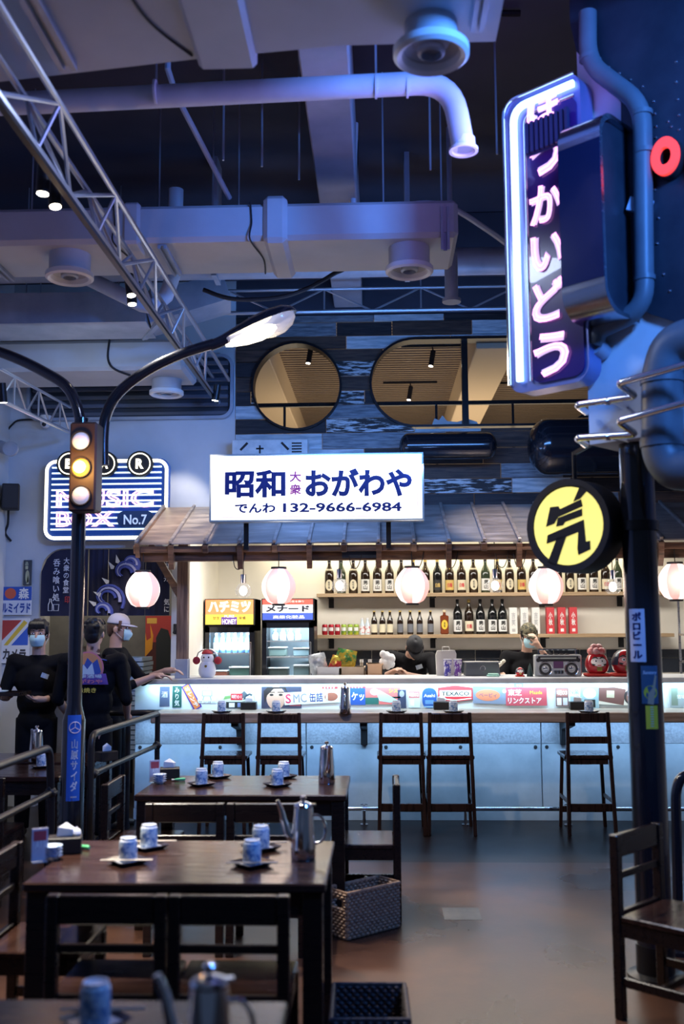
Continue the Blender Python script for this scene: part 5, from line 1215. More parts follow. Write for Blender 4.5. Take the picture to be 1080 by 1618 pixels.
# security camera, speaker, pipes
c = PY(70, 665, 9.78)
t = thing('security_camera', 'small white dome security camera with a black cable', 'camera', (c.x, 9.8, c.z-.06))
MB().lathe([(.055, .10), (.055, .04), (.048, .0), (.03, -.02), (0, -.025)], (c.x, 9.82, c.z-.04), 20).build('housing', 'white_plastic', t)
MB().ball((c.x, 9.775, c.z-.035), .022, 12, 8).build('lens', 'gloss_black', t)
MB().box(c.x-.03, c.x+.03, 9.8, WY, c.z+.03, c.z+.06).build('wall_mount', 'white_plastic', t)
MB().tube(smoothpath([(c.x-.05, 9.86, c.z+.03), (c.x-.28, 9.87, c.z+.03), (c.x-.36, 9.87, c.z-.02), (c.x-.42, 9.87, c.z-.10)]), .010, 6).build('cable', 'black_matte', t)
c = PY(16, 785, 9.7)
t = thing('wall_speaker', 'black box loudspeaker bracketed on the plaster wall', 'speaker', (c.x, 9.75, c.z-.13))
MB().rbox((c.x, 9.72, c.z), (.16, .16, .25), .3, .008).build('cabinet', 'black_matte', t)
MB().rbox((c.x+.022, 9.645, c.z), (.13, .006, .22), .3, 0).build('grille', M('grille', (.03, .03, .032), .7), t)
MB().box(c.x-.02, c.x+.02, 9.78, WY, c.z-.02, c.z+.02).build('bracket', 'black_metal', t)
MB().tube(smoothpath([(c.x-.05, 9.8, c.z-.12), (c.x-.07, 9.85, c.z-.25), (c.x-.10, 9.87, c.z-.34), (c.x-.04, 9.87, c.z-.42)]), .012, 6).build('cable', 'black_matte', t)
c = PY(18, 712, 9.6)
t = thing('wall_pipe', 'stub of grey pipe ending at the left wall', 'pipe', (c.x, 9.6, c.z))
MB().tube([(c.x-.13, 9.62, c.z+.05), (c.x, 9.6, c.z), (c.x+.03, 9.5, c.z)], .06, 14).build('pipe_run', 'grey_duct', t)
MB().cyl((c.x+.03, 9.52, c.z), (c.x+.03, 9.48, c.z), .072, n=16).build('end_flange', 'grey_duct', t)
# stacked blue trays on a dark trolley
xa, xb = PY(186, 1075, 10.3).x, PY(229, 1075, 10.3).x; xm = (xa+xb)/2; wt_ = xb-xa
tr = thing('serving_trolley', 'low dark trolley carrying the stack of blue trays', 'trolley', (xm, 10.5, 0))
MB().box(xm-wt_/2-.02, xm+wt_/2-.03, 10.27, 10.73, .40, .44, .004).build('deck', 'black_metal', tr)
for sx in (-1, 1):
    for sy in (-1, 1): MB().box(xm+sx*(wt_/2-.06)-.012, xm+sx*(wt_/2-.06)+.012, 10.5+sy*.2-.012, 10.5+sy*.2+.012, 0, .40).build('leg', 'black_metal', tr)
ty = thing('stacking_tray', 'blue-grey stacking food tray in the tall pile beside the counter end', 'tray', (0, 0, 0), 'pile of blue trays')
MB().box(-wt_/2+.02, wt_/2-.04, -.2, .2, 0, .012).build('tray_base', M('tray_blue', (.14, .26, .46), .35), ty, local=True)
MB().ring([(-wt_/2, -.22), (wt_/2-.02, -.22), (wt_/2-.02, .22), (-wt_/2, .22)], [(-wt_/2+.02, -.2), (wt_/2-.04, -.2), (wt_/2-.04, .2), (-wt_/2+.02, .2)], .006, .044, lambda a, b, h: Vector((a, b, h))).build('tray_rim', M('tray_rim', (.40, .52, .68), .35), ty, local=True)
rt_ = random.Random(4)
spread(ty, [((xm+rt_.uniform(-.008, .008), 10.5+rt_.uniform(-.01, .01), .441+i*.0485), rt_.uniform(-.03, .03), 'blue-grey food tray, '+ORD[19-i]+' from the top of the tall tray pile') for i in range(20)])
# ================================================================ street lamp and traffic light
SLX, SLY = -1.955, 6.5
t = thing('street_lamp', 'black double-armed street lamp post with one lit drop-shaped lamp', 'street lamp', (SLX, SLY, 0))
MB().lathe([(.0, 0), (.16, 0), (.16, .02), (.085, .05), (.075, .10), (.072, 1.12), (.066, 1.14), (.046, 1.22), (.045, 3.08), (0, 3.08)], (SLX, SLY, 0), 24).build('pole', 'gloss_black', t)
def pp(l): return [PY(x, y, SLY) for x, y in l]
MB().tube(smoothpath(pp([(163, 735), (163, 690), (168, 655), (188, 620), (232, 586), (285, 560), (338, 543)]), 7), .036, 14).build('lamp_arm', 'gloss_black', t)
MB().tube(smoothpath(pp([(127, 668), (121, 640), (104, 610), (70, 588), (30, 568), (-10, 553), (-60, 538)]), 7), .036, 14).build('lamp_arm', 'gloss_black', t)
MB().box(SLX-.01, SLX+.17, SLY-.03, SLY+.03, 2.80, 2.86).build('arm_bracket', 'gloss_black', t)
def lamp_head(p0, p1, flip, lit):
    d = (p1-p0); L = d.length; d.normalize(); up = Vector((0, 0, 1)); up = (up-d*up.dot(d)).normalized(); sd = d.cross(up)
    def loc(a, s_, u): return p0+d*a+sd*s_+up*u
    # casing: half ellipsoid over a tapering neck
    mb = MB(); n = 12; prof = [(-.02, .034, .03), (.08, .042, .04), (.18, .062, .055), (.30, .092, .075), (.42, .100, .085), (.52, .090, .075), (.58, .06, .05), (.605, .02, .015)]
    vs = []; fs = []
    for a, w_, h_ in prof:
        for j in range(n+1):
            an = PI*j/n; vs.append(loc(a*L/.6, w_*math.cos(an), h_*math.sin(an)-.0))
    for i in range(len(prof)-1):
        for j in range(n): k = i*(n+1)+j; fs.append((k, k+1, k+n+2, k+n+1))
    for i in range(len(prof)-1): fs.append((i*(n+1), (i+1)*(n+1), (i+1)*(n+1)+n, i*(n+1)+n))
    hd = mb.add(vs, fs).build('lamp_head', 'gloss_black', t)
    MB().tube([loc(-.02, 0, 0), loc(.12, 0, .0)], [.036, .04], 12).build('neck', 'gloss_black', hd)
    bp = [(.06, .030, .02), (.12, .042, .045), (.20, .055, .058), (.30, .078, .082), (.40, .092, .105), (.48, .090, .102), (.55, .068, .070), (.585, .03, .03)]
    vs = []; fs = []
    for a, w_, h_ in bp:
        for j in range(n+1):
            an = PI+PI*j/n; vs.append(loc(a*L/.6, w_*math.cos(an), h_*math.sin(an)))
    for i in range(len(bp)-1):
        for j in range(n): k = i*(n+1)+j; fs.append((k, k+1, k+n+2, k+n+1))
    MB().add(vs, fs).build('glass_bowl', M('bowl_glass', (.9, .85, .8), .12, alpha=.30, spec=.7, emit=(1, .82, .62), es=.30), hd)
    MB().tube([loc(a*L/.6, 0, -.028-.02*math.sin(a*5)) for a in (.08, .14, .22, .32, .40, .44)], [.012, .026, .040, .048, .036, .012], 14).build('bulb', M('street_bulb', (.5, .5, .5), .4, emit=(1, .84, .60), es=14) if lit else 'off_white', hd)
    if lit: light('street_bulb_lamp', 'SPOT', loc(.30*L/.6, -.0, -.13), loc(.36*L/.6, 0, -2), 160, (1, .82, .60), .05, spot=130, blend=.6)
lamp_head(PY(336, 545, SLY), PY(467, 492, SLY), 1, True)
p0 = PY(-58, 538, SLY); lamp_head(p0, p0+Vector((-.50, 0, .20)), 1, False)
# blue sticker on the sleeve
r = .0735
stk = MB().lathe([(r, PY(127, 1266, SLY-.07).z), (r, PY(127, 1130, SLY-.07).z)], (SLX, SLY, 0), 8, a0=-PI/2-.25, a1=-PI/2+.95).build('sticker', paint('sticker_blue', (.03, .13, .52)), t)
def wrap_text(mb, txt, a_c, zc, h, w_, R=None):
    R = R or r+.0012
    tmp = MB().text(txt, (0, 0, 0), w_, h, bold=.03, ext=.0006, vertical=True)
    vs = [(SLX+R*math.cos(a_c+p[0]/R), SLY+R*math.sin(a_c+p[0]/R), zc+p[2]) for p in tmp.v]
    return mb.add(vs, tmp.f)
wrap_text(MB(), '山原サイダー', -PI/2+.40, PY(127, 1212, SLY).z, .36, .045).build('lettering', BW, stk)
zc = PY(130, 1148, SLY).z
mb = MB()
mb.tube([(SLX+(r+.002)*math.cos(-PI/2+.40+.035*math.cos(i*PI/10)/r), SLY+(r+.002)*math.sin(-PI/2+.40+.035*math.cos(i*PI/10)/r), zc+.035*math.sin(i*PI/10)) for i in range(20)], .003, 5, closed=True)
for an in (PI/2, PI*1.17, PI*1.83):
    q = -PI/2+.40+.033*math.cos(an)/r; mb.tube([(SLX+(r+.002)*math.cos(-PI/2+.40), SLY+(r+.002)*math.sin(-PI/2+.40), zc), (SLX+(r+.002)*math.cos(q), SLY+(r+.002)*math.sin(q), zc+.033*math.sin(an))], .003, 5)
mb.build('emblem', paint('emblem_pale', (.70, .62, .68)), stk)
# traffic light
t = thing('traffic_light', 'dark three-lens traffic light on the lamp post with its amber lens lit', 'traffic light', (SLX, SLY-.14, 2.42))
TY = SLY-.22
a = PY(107, 808, TY); b = PY(153, 666, TY)
MB().box(a.x, b.x, TY, TY+.16, a.z, b.z, .012).build('housing', M('signal_brown', (.035, .022, .020), .5), t)
MB().box(SLX-.03, SLX+.03, TY+.155, SLY-.03, a.z+.1, a.z+.16).box(SLX-.03, SLX+.03, TY+.155, SLY-.03, b.z-.16, b.z-.1).build('mount', 'black_metal', t)
for py_, lit in ((697, 0), (739, 1), (783, 0)):
    c = PY(128, py_, TY)
    R = .058
    MB().lathe([(R*1.12, 0), (R*1.12, .018), (R*1.02, .018), (R*1.02, 0)], n=28, mat=Matrix.Translation((c.x, TY, c.z))@Matrix.Rotation(PI/2, 4, 'X')).build('bezel', 'black_matte', t)
    MB().lathe([(R, .0), (R*.9, .014), (R*.6, .026), (0, .032)], n=28, mat=Matrix.Translation((c.x, TY, c.z))@Matrix.Rotation(PI/2, 4, 'X')).build('lens', M('amber_lens', (.5, .25, .06), .4, emit=(1, .34, .04), es=2.8) if lit else M('clear_lens', (.62, .60, .66), .25, emit=(.7, .65, .75), es=.35), t)
    if lit:
        MB().ball((c.x, TY-.036, c.z), (.040, .010, .040), 20, 10).build('lens_core', M('amber_core', (.5, .4, .2), .4, emit=(1, .72, .28), es=7), t)
        light('amber_lamp', 'POINT', (c.x, TY-.15, c.z), None, 9, (1, .48, .12), .05)
# ================================================================ tubular railings
def railing(name, lab, top, low, posts, r=.023):
    t = thing(name, lab, 'railing', (top[0][0], top[0][1], 0))
    MB().tube(fillet(top, .09, 5), r, 12).build('top_rail', M('rail_black', (.025, .022, .022), .38, .4), t)
    MB().tube(low, r*.82, 10).build('lower_rail', 'rail_black', t)
    for x, y, zt in posts:
        MB().cyl((x, y, 0), (x, y, zt), r*.95, n=10).build('post', 'rail_black', t)
        MB().cyl((x, y, 0), (x, y, .012), .05, n=14).build('foot_plate', 'rail_black', t)
    for i in (0, -1):
        q = Vector(low[i]); MB().ball(q, .036, 10, 8).build('clamp', 'black_matte', t)
        for k in range(4): MB().cyl(q+Vector((.03*math.cos(k*1.57), .02, .03*math.sin(k*1.57))), q+Vector((.03*math.cos(k*1.57), -.04, .03*math.sin(k*1.57))), .009, n=6).build('clamp_bolt', 'black_matte', t)
    return t
railing('pipe_railing', 'black pipe railing beside the closest dining tables', [(-1.955, 2.6, 1.0), (-1.97, 6.08, 1.0), (-1.97, 6.14, .6), (-1.97, 6.14, 0)], [(-1.955, 2.7, .73), (-1.97, 6.12, .73)], [(-1.955, 2.7, 1.0), (-1.962, 4.4, 1.0)])
railing('pipe_railing', 'black pipe railing between the lamp post and the bar end', [(-1.925, 6.80, 0), (-1.925, 6.80, 1.0), (-1.84, 8.50, 1.0), (-2.62, 8.50, 1.0), (-2.62, 8.50, 0)], [(-1.92, 6.84, .74), (-1.845, 8.44, .74)], [(-1.845, 8.46, 1.0), (-2.10, 8.50, 1.0)])
# ================================================================ angled wall block on the right
AN = math.radians(42); AU = Vector((math.cos(AN), -math.sin(AN), 0)); ANN = Vector((-math.sin(AN), -math.cos(AN), 0)); AP = Vector((1.09, 5.2, 0))
def AW(s, z, o=0.0): p = AP+AU*s+ANN*o; return Vector((p.x, p.y, z))
def APX(x, y, o=0.0):
    d = ray(x, y); P0 = AP+ANN*o; k = (P0-CAMP).dot(ANN)/d.dot(ANN); p = CAMP+d*k; return (p-AP).dot(AU), p.z
FA = lambda off: (lambda a, b, h: AW(a, b, off+h))
wr = struct('wall_corner', (1.4, 5.0, 2.63))
MB().prism([(0, 2.63), (2.2, 2.63), (2.2, CZ), (0, CZ)], 0, -.42, FA(0)).build('white_block', M('block_white', (.58, .60, .62), .7, col2=(.70, .72, .74), ns=2), wr)
# riveted dark panel
pn = [(.0, CZ)]
outl = [APX(905, 40), APX(915, 85), APX(985, 165), APX(988, 430), APX(1000, 465), APX(1030, 498), APX(1075, 512)]
poly = [(outl[0][0], CZ)]+outl+[(2.1, outl[-1][1]), (2.1, CZ)]
rp_ = MB().prism(poly, 0, .03, FA(.001)).build('riveted_panel', M('panel_blue', (.028, .034, .05), .42, .4, col2=(.045, .052, .07), ns=4), wr)
rv = []
for (x, y) in [(948, 92), (962, 106), (978, 116), (996, 126), (1015, 137), (1032, 160), (1034, 180), (1036, 200), (1036, 218), (1034, 300), (1040, 345), (1038, 385), (1060, 200), (1072, 205), (1068, 98), (1068, 130), (1070, 157), (1072, 182), (1055, 192), (1058, 460), (1048, 434), (1022, 370)]:
    s, z = APX(x, y, .03); c = AW(s, z, .031)
    MB().ball(c, .008, 8, 6).build('rivet', 'steel', rp_)
# neon Hokkaido sign
t = thing('neon_sign', 'tall purple neon sign with glowing kana and a blue-white edge tube', 'neon sign', AW(-.17, 2.94, .15))
s0, s1, z0, z1 = -.385, .10, 2.93, 4.585; R_ = .09
outline = rrect(s1-s0, z1-z0, R_, 6, (s0+s1)/2, (z0+z1)/2)
MB().prism(outline, -.12, .0, FA(.15)).build('case', M('sign_alu', (.22, .25, .50), .35, .6), t)
f0, f1, g0, g1 = s0+.155, s1-.02, z0+.03, z1-.135
MB().prism(rrect(f1-f0, g1-g0, .06, 5, (f0+f1)/2, (g0+g1)/2), 0, .012, FA(.15)).build('face_panel', M('face_purple', (.03, .012, .11), .25, coat=.5), t)
NB = M('neon_blue', (.5, .5, .5), .4, emit=(.36, .58, 1.0), es=3.6)
sx = s0+.080
tb = [AW(sx, z0+.06, .165), AW(sx, z1-.075, .165), AW(s1-.03, z1-.075, .165)]
MB().tube(fillet(tb, .09, 6), .020, 10).build('edge_tube', NB, t)
MB().tube(fillet([AW(s0+.012, z0+.05, .16), AW(s0+.012, z1-.012, .16), AW(s1-.03, z1-.012, .16)], .09, 6), .010, 8).build('rim', 'steel', t)
MB().tube(fillet([AW(s0+.148, z0+.05, .16), AW(s0+.148, z1-.138, .16), AW(s1-.03, z1-.138, .16)], .06, 6), .008, 8).build('rim', 'steel', t)
NK = M('neon_kana', (.5, .4, .5), .4, emit=(1, .36, .85), es=2.6); NK2 = M('neon_kana_core', (.5, .45, .5), .4, emit=(.78, .52, 1), es=1.0)
for ch, xa, ya, xb, yb in (('ほ', 834, 158, 930, 214), ('っ', 838, 226, 880, 288), ('か', 836, 298, 900, 364), ('い', 843, 374, 905, 436), ('ど', 848, 444, 915, 516), ('う', 851, 526, 900, 602)):
    # place by sign coordinates; width fixed along the face
    sa, za = APX(xa, ya, .165); sb, zb_ = APX(xa, yb, .165)
    ww = .19; zc = (za+zb_)/2; hh = abs(za-zb_)*.88
    if ch == 'う': ww = .20
    sc_ = f0+.025+ww/2
    MB().text(ch, AW(sc_, zc, .168), ww, hh, AU, (0, 0, 1), bold=.045, ext=.006).build('kana', NK2, t)
    MB().text(ch, AW(sc_, zc, .176), ww*1.06, hh*1.04, AU, (0, 0, 1), outline=.018, ext=.006).build('kana_outline', NK, t)
light('neon_sign_lamp', 'AREA', AW(-.15, 3.8, .45), AW(-1.4, 3.9, 2.2), 14, (.26, .34, 1.0), .4, 1.4)
MB().bar(AW(.02, 3.3, .03), AW(.02, 3.3, -.05), .06, .06).build('mount', 'black_metal', t)
# rounded steel shroud in front of the sign
t = thing('metal_shroud', 'rounded brushed steel shroud box fixed over the neon sign edge', 'shroud', AW(.18, 3.2, .3))
def sec(o):   # section outline: (offset from wall, z)
    zlo, zhi, dep, rr = 3.20, 4.22, .36, .13
    pts = [(.03, zlo)]+[(dep-rr+rr*math.sin(a), zlo+rr-rr*math.cos(a)) for a in [PI/2*i/7 for i in range(8)]]+[(dep-rr+rr*math.cos(a), zhi-rr+rr*math.sin(a)) for a in [PI/2*i/7 for i in range(8)]]+[(.03, zhi)]
    return [(max(a-o, .03), zlo+o+(b-zlo)*(1-2*o/(zhi-zlo))) for a, b in pts]
so, si = sec(0), sec(.022)
mb = MB(); n = len(so); S0, S1 = .085, .32
vs = [AW(S0, b, a) for a, b in so]+[AW(S1, b, a) for a, b in so]+[AW(S0, b, a) for a, b in si]+[AW(S1, b, a) for a, b in si]; fs = []
for i in range(n-1):
    fs += [(i, i+1, n+i+1, n+i), (2*n+i, 3*n+i, 3*n+i+1, 2*n+i+1), (i, 2*n+i, 2*n+i+1, i+1), (n+i, n+i+1, 3*n+i+1, 3*n+i)]
mb.add(vs, fs).build('shell', M('shroud_steel', (.45, .46, .50), .22, 1.0, rvar=.08, ns=3, stretch=(1, 1, 20)), t)
MB().prism([(a, b) for a, b in si], S1-.05, S1-.03, lambda a, b, h: AW(h, b, a)).build('end_panel', 'panel_blue', t)
MB().prism([(a, b) for a, b in si], S0+.02, S0+.03, lambda a, b, h: AW(h, b, a)).build('end_panel', 'panel_blue', t)
fp = MB()
fp.prism([(S0+.001, 3.36), (S1-.002, 3.36), (S1-.002, 4.06), (S0+.001, 4.06)], .36, .364, lambda a, b, h: AW(a, b, h)).build('front_panel', M('shroud_dark_reflection', (.012, .016, .05), .16, coat=.4), t)  # dark reflection on the steel face, put in as a thin dark sheet
for i in range(9):
    s = -.20+i*.030
    MB().prism([(s, 4.20), (s+.016, 4.20), (s+.016, 4.37), (s, 4.37)], .19, .215, FA(0)).build('louvre', M('louvre_dark', (.02, .025, .06), .4), t)
MB().prism([(-.21, 4.19), (.05, 4.19), (.05, 4.375), (-.21, 4.375)], .186, .192, FA(0)).build('louvre_back', 'louvre_dark', t)
MB().bar(AW(S1, 3.80, .10), AW(.42, 3.76, .05), .02, .07).build('bracket', 'grey_duct', t)
# blue pipes on the block
BPM = M('pipe_blue', (.085, .10, .12), .45, col2=(.11, .13, .15), ns=3)
def apipe(l, r, off, lab, k=.12):
    pts = [AW(*APX(x, y, off), off) for x, y in l]
    t = thing('blue_pipe', lab, 'pipe', (pts[0].x, pts[0].y, min(p.z for p in pts)))
    if r > .09:
        s0_, z0_ = APX(*l[0], off); s1_, z1_ = APX(*l[-1], off)
        pts = [AW(s0_+.12, z0_, -.02), AW(s0_+.10, z0_, off)]+pts[1:-1]+[AW(s1_+.10, z1_, off), AW(s1_+.12, z1_, -.02)]
    f = fillet(pts, k, 6); MB().tube(f, r, 16).build('pipe_run', BPM, t)
    return t, pts
t, pts = apipe([(928, 20), (928, 100), (1014, 165), (1018, 488), (945, 522), (938, 545)], .047, .09, 'slim blue-grey pipe bending around the riveted panel')
for (x, y) in ((930, 92), (1014, 180), (1017, 240), (1018, 440), (985, 505)):
    s, z = APX(x, y, .09); c = AW(s, z, .09); MB().cyl(c-Vector((0, 0, .012)), c+Vector((0, 0, .012)), .052, n=16).build('coupling', BPM, t)
e = pts[-1]; MB().cyl(e, e-ANN*.085+Vector((0, 0, -.02)), .05, n=16).build('wall_socket', 'grey_duct', t)
t, pts = apipe([(1110, 525), (1060, 545), (1046, 590), (1046, 715), (1062, 742), (1110, 748)], .098, .14, 'thick blue pipe elbow on the white block beside the pole', .2)
for (x, y) in ((1046, 600), (1046, 700)):
    s, z = APX(x, y, .14); c = AW(s, z, .14); MB().cyl(c-Vector((0, 0, .02)), c+Vector((0, 0, .02)), .104, n=20).build('coupling', BPM, t)
# chrome hairpin rails
for dy, lab in ((0, 'upper chrome tube bent in a hairpin around the thick blue pipe'), (60, 'lower chrome tube bent in a hairpin around the thick blue pipe')):
    seq = [(1120, 566, .30), (975, 606, .30), (1005, 626, .19), (910, 640-(dy > 0)*8, .19), (925, 651-(dy > 0)*8, .05)]
    pts = [AW(*APX(x, y+dy*(1 if i else 1.0), o), o) for i, (x, y, o) in enumerate(seq)]
    t = thing('chrome_rail', lab, 'rail', (pts[2].x, pts[2].y, pts[2].z))
    MB().tube(fillet(pts, .03, 6), .017, 12).build('tube', 'chrome', t)
    e = AW(*APX(960, 634+dy-(dy > 0)*4, .19), .19)
    MB().cyl(e, e-ANN*.19, .008, n=8).build('stand_off', 'chrome', t)
    MB().cyl(e-Vector((.012, 0, 0)), e+Vector((.012, 0, 0)), .020, n=12).build('clamp_ring', 'chrome', t)
# red ring letters
t = thing('neon_letter', 'glowing red ring letter O on the riveted panel', 'neon sign', AW(*APX(1052, 248, .06), .06))
s, z = APX(1052, 248, .09); w2, h2 = .072, .096
el = lambda k: [(s+w2*k*math.cos(i*PI/16), z+h2*k*math.sin(i*PI/16)) for i in range(32)]
MB().ring(el(1.0), el(.46), 0, .02, FA(.09)).build('lit_ring', M('neon_red', (.4, .05, .05), .4, emit=(1, .05, .035), es=1.6), t)
MB().ring(el(1.06), el(.42), -.06, -.0005, FA(.09)).build('ring_case', 'black_matte', t)
t = thing('neon_letter', 'edge of another glowing red letter beside the red ring', 'neon sign', AW(*APX(1120, 236, .06), .06))
s, z = APX(1119, 238, .09)
MB().ring(el(1.0), el(.5), 0, .02, FA(.09)).build('lit_ring', 'neon_red', t)
MB().ring(el(1.06), el(.46), -.06, -.0005, FA(.09)).build('ring_case', 'black_matte', t)
# pole
PX_, PYY = 1.325, 5.2
t = thing('steel_pole', 'thick glossy black pole covered with drink stickers', 'pole', (PX_, PYY, 0))
PR = .086
MB().lathe([(0, 0), (PR, 0), (PR, 2.63), (0, 2.63)], (PX_, PYY, 0), 32).build('shaft', 'gloss_black', t)
MB().lathe([(PR, .0), (PR+.05, .0), (PR+.05, .02), (PR+.006, .03), (PR+.006, .16), (PR, .16)], (PX_, PYY, 0), 28).build('base_collar', 'black_metal', t)
def wrap(mb, R, a_c):
    vs = [(PX_+R*math.cos(a_c+p[0]/R), PYY+R*math.sin(a_c+p[0]/R), p[2]) for p in mb.v]; o = MB(); o.v = vs; o.f = mb.f; return o
AC = -PI/2-.245   # the side of the pole that faces the seats
z0, z1 = PY(1015, 1046, PYY-PR).z, PY(1015, 962, PYY-PR).z
s1_ = MB().lathe([(PR+.001, z0), (PR+.001, z1)], (PX_, PYY, 0), 10, a0=AC-.82, a1=AC+.12).build('sticker', paint('sticker_pale', (.60, .62, .72)), t)
wrap(MB().text('ポロビール', (0, 0, (z0+z1)/2), .05, (z1-z0)*.88, bold=.05, ext=.0006, vertical=True), PR+.002, AC-.35).build('lettering', paint('ink_navy', (.02, .03, .14)), s1_)
z2, z3 = PY(1036, 1112, PYY-PR).z, PY(1036, 1052, PYY-PR).z
s2_ = MB().lathe([(PR+.001, z2), (PR+.001, z3)], (PX_, PYY, 0), 10, a0=AC-.20, a1=AC+.78).build('sticker', paint('sticker_dark', (.05, .10, .16)), t)
wrap(MB().text('Suntory', (0, 0, z3-.035), .07, .022, bold=.03, ext=.0006, slant=.2), PR+.002, AC+.30).build('lettering', BW, s2_)
wrap(MB().prism([(.034*math.cos(i*PI/10), z2+.055+.034*math.sin(i*PI/10)) for i in range(20)], 0, .001, lambda a, b, h: Vector((a, h, b))), PR+.0018, AC+.30).build('print', paint('sticker_yellow', (.75, .58, .04)), s2_)
wrap(MB().prism([(-.018, z2+.0), (.012, z2-.005), (.022, z2+.06), (.034, z2+.135), (.024, z2+.14), (.008, z2+.075), (-.012, z2+.05)], 0, .001, lambda a, b, h: Vector((a, h, b))), PR+.0026, AC+.30).build('print', paint('sticker_bottle', (.55, .36, .22)), s2_)
z4, z5 = PY(1036, 1152, PYY-PR).z, PY(1036, 1115, PYY-PR).z
s3_ = MB().lathe([(PR+.001, z4), (PR+.001, z5)], (PX_, PYY, 0), 10, a0=AC-.02, a1=AC+.68).build('sticker', 'sticker_yellow', t)
mb = MB()
for i in range(9): mb.box(-.008, .008, 0, .001, z4+.012+i*.0115, z4+.016+i*.0115)
wrap(mb, PR+.0018, AC+.33).build('print', BW, s3_)
MB().lathe([(PR+.012, 2.18), (PR+.012, 2.23)], (PX_, PYY, 0), 20).build('clamp_band', 'black_metal', t)
# round yellow sign on the pole
c = PY(897, 831, 5.3)
n_ = ANN; u_ = AU
t = thing('round_sign', 'round black drum sign with a glowing yellow face and bold black character', 'sign', (c.x, c.y, c.z-.24))
def RS(a, b, h): return c+u_*a+Vector((0, 0, b))+n_*h
MB().prism(circ(.245, 40), -.16, .0, RS).build('drum', 'black_matte', t)
MB().ring(circ(.247, 40), circ(.212, 40), 0, .012, RS).build('rim', 'black_matte', t)
YF = M('yellow_face', (.75, .65, .10), .4, emit=(1, .88, .25), es=.95)
MB().prism(circ(.205, 40), 0, .006, RS).build('lit_face', YF, t)
KF = paint('face_black', (.012, .012, .012))
def stroke(l): MB().prism([(a*.205, b*.205) for a, b in l], .006, .012, RS).build('character', KF, t)
stroke([(.42, 1.0), (.62, .86), (.40, .66), (.20, .60)])
stroke([(-.62, .02), (-.48, .52), (-.24, .52), (-.20, .44), (.42, .64), (.46, .46), (-.26, .24), (-.38, .08)])
stroke([(-.32, .0), (-.26, .22), (.44, .40), (.44, .22), (-.06, .10), (-.12, .02)])
stroke([(-.62, -.42), (-.58, -.20), (.48, .12), (.52, -.44), (.64, -.42), (.64, -.64), (.30, -.76), (.28, -.60), (.32, -.18), (-.10, -.30)])
stroke([(-.30, -.28), (-.02, -.24), (-.14, -.50), (-.36, -1.02), (-.60, -.90)])
br = Vector((PX_, PYY, 2.20))
e = RS(.10, -.05, -.16)
MB().bar((e.x, e.y, 2.205), br+Vector((-.03, 0, 0)), .03, .03).build('bracket', 'black_metal', t)
MB().cyl(RS(0, .24, -.08), RS(0, .40, -.08), .012, n=8).build('top_stem', 'black_metal', t)
MB().bar(RS(.0, .39, -.08), AW(.02, 2.66, -.05), .02, .02).build('hanger', 'black_metal', t)
# thin black stand at the far right
t = thing('tube_stand', 'curved black tube stand beside the pole', 'stand', (1.62, 5.6, 0))
pts = [PY(1068, 1420, 5.6), PY(1067, 1250, 5.6), PY(1074, 1228, 5.6), PY(1100, 1222, 5.6)]
pts[0].z = 0
MB().tube(fillet(pts, .12, 6), .028, 12).build('tube', 'gloss_black', t)
MB().cyl((pts[0].x, 5.6, 0), (pts[0].x, 5.6, .02), .10, n=20).build('foot', 'gloss_black', t)
MB().tube([(pts[3].x, 5.6, pts[3].z), (pts[3].x+.05, 5.6, pts[3].z-.05), (pts[3].x+.05, 5.6, 0)], .028, 12).build('tube', 'gloss_black', t)
# ================================================================ dining tables and chairs
def table(x0, x1, y0, y1, label, leg=.075):
    t = thing('dining_table', label, 'table', ((x0+x1)/2, (y0+y1)/2, 0))
    MB().box(x0, x1, y0, y1, .715, .75, .006).build('tabletop', 'table_wood', t)
    i = .025
    mb = MB().box(x0+i, x1-i, y0+i, y0+i+.022, .63, .715).box(x0+i, x1-i, y1-i-.022, y1-i, .63, .715).box(x0+i, x0+i+.022, y0+i, y1-i, .63, .715).box(x1-i-.022, x1-i, y0+i, y1-i, .63, .715)
    mb.build('apron', 'dark_wood', t)
    for a in (x0+.012, x1-.012-leg):
        for b in (y0+.012, y1-.012-leg): MB().box(a, a+leg, b, b+leg, 0, .715, .004).build('leg', 'dark_wood', t)
    return t
T1 = (-1.42, -.245, 1.95, 2.71); T2 = (-1.355, -.212, 3.90, 4.67); T3 = (-1.42, -.20, 5.91, 6.68)
table(*T1, 'dark wooden dining table closest to the camera with one cup and a teapot')
table(*T2, 'dark wooden dining table with four cups and a long-spouted steel teapot')
table(*T3, 'dark wooden dining table between the lamp post and the bar stools')
table(-2.95, -2.08, 6.62, 7.20, 'dark side table beyond the railing with a steel pot')
table(-2.95, -2.05, 7.34, 7.88, 'dark side table beyond the railing with a napkin box')
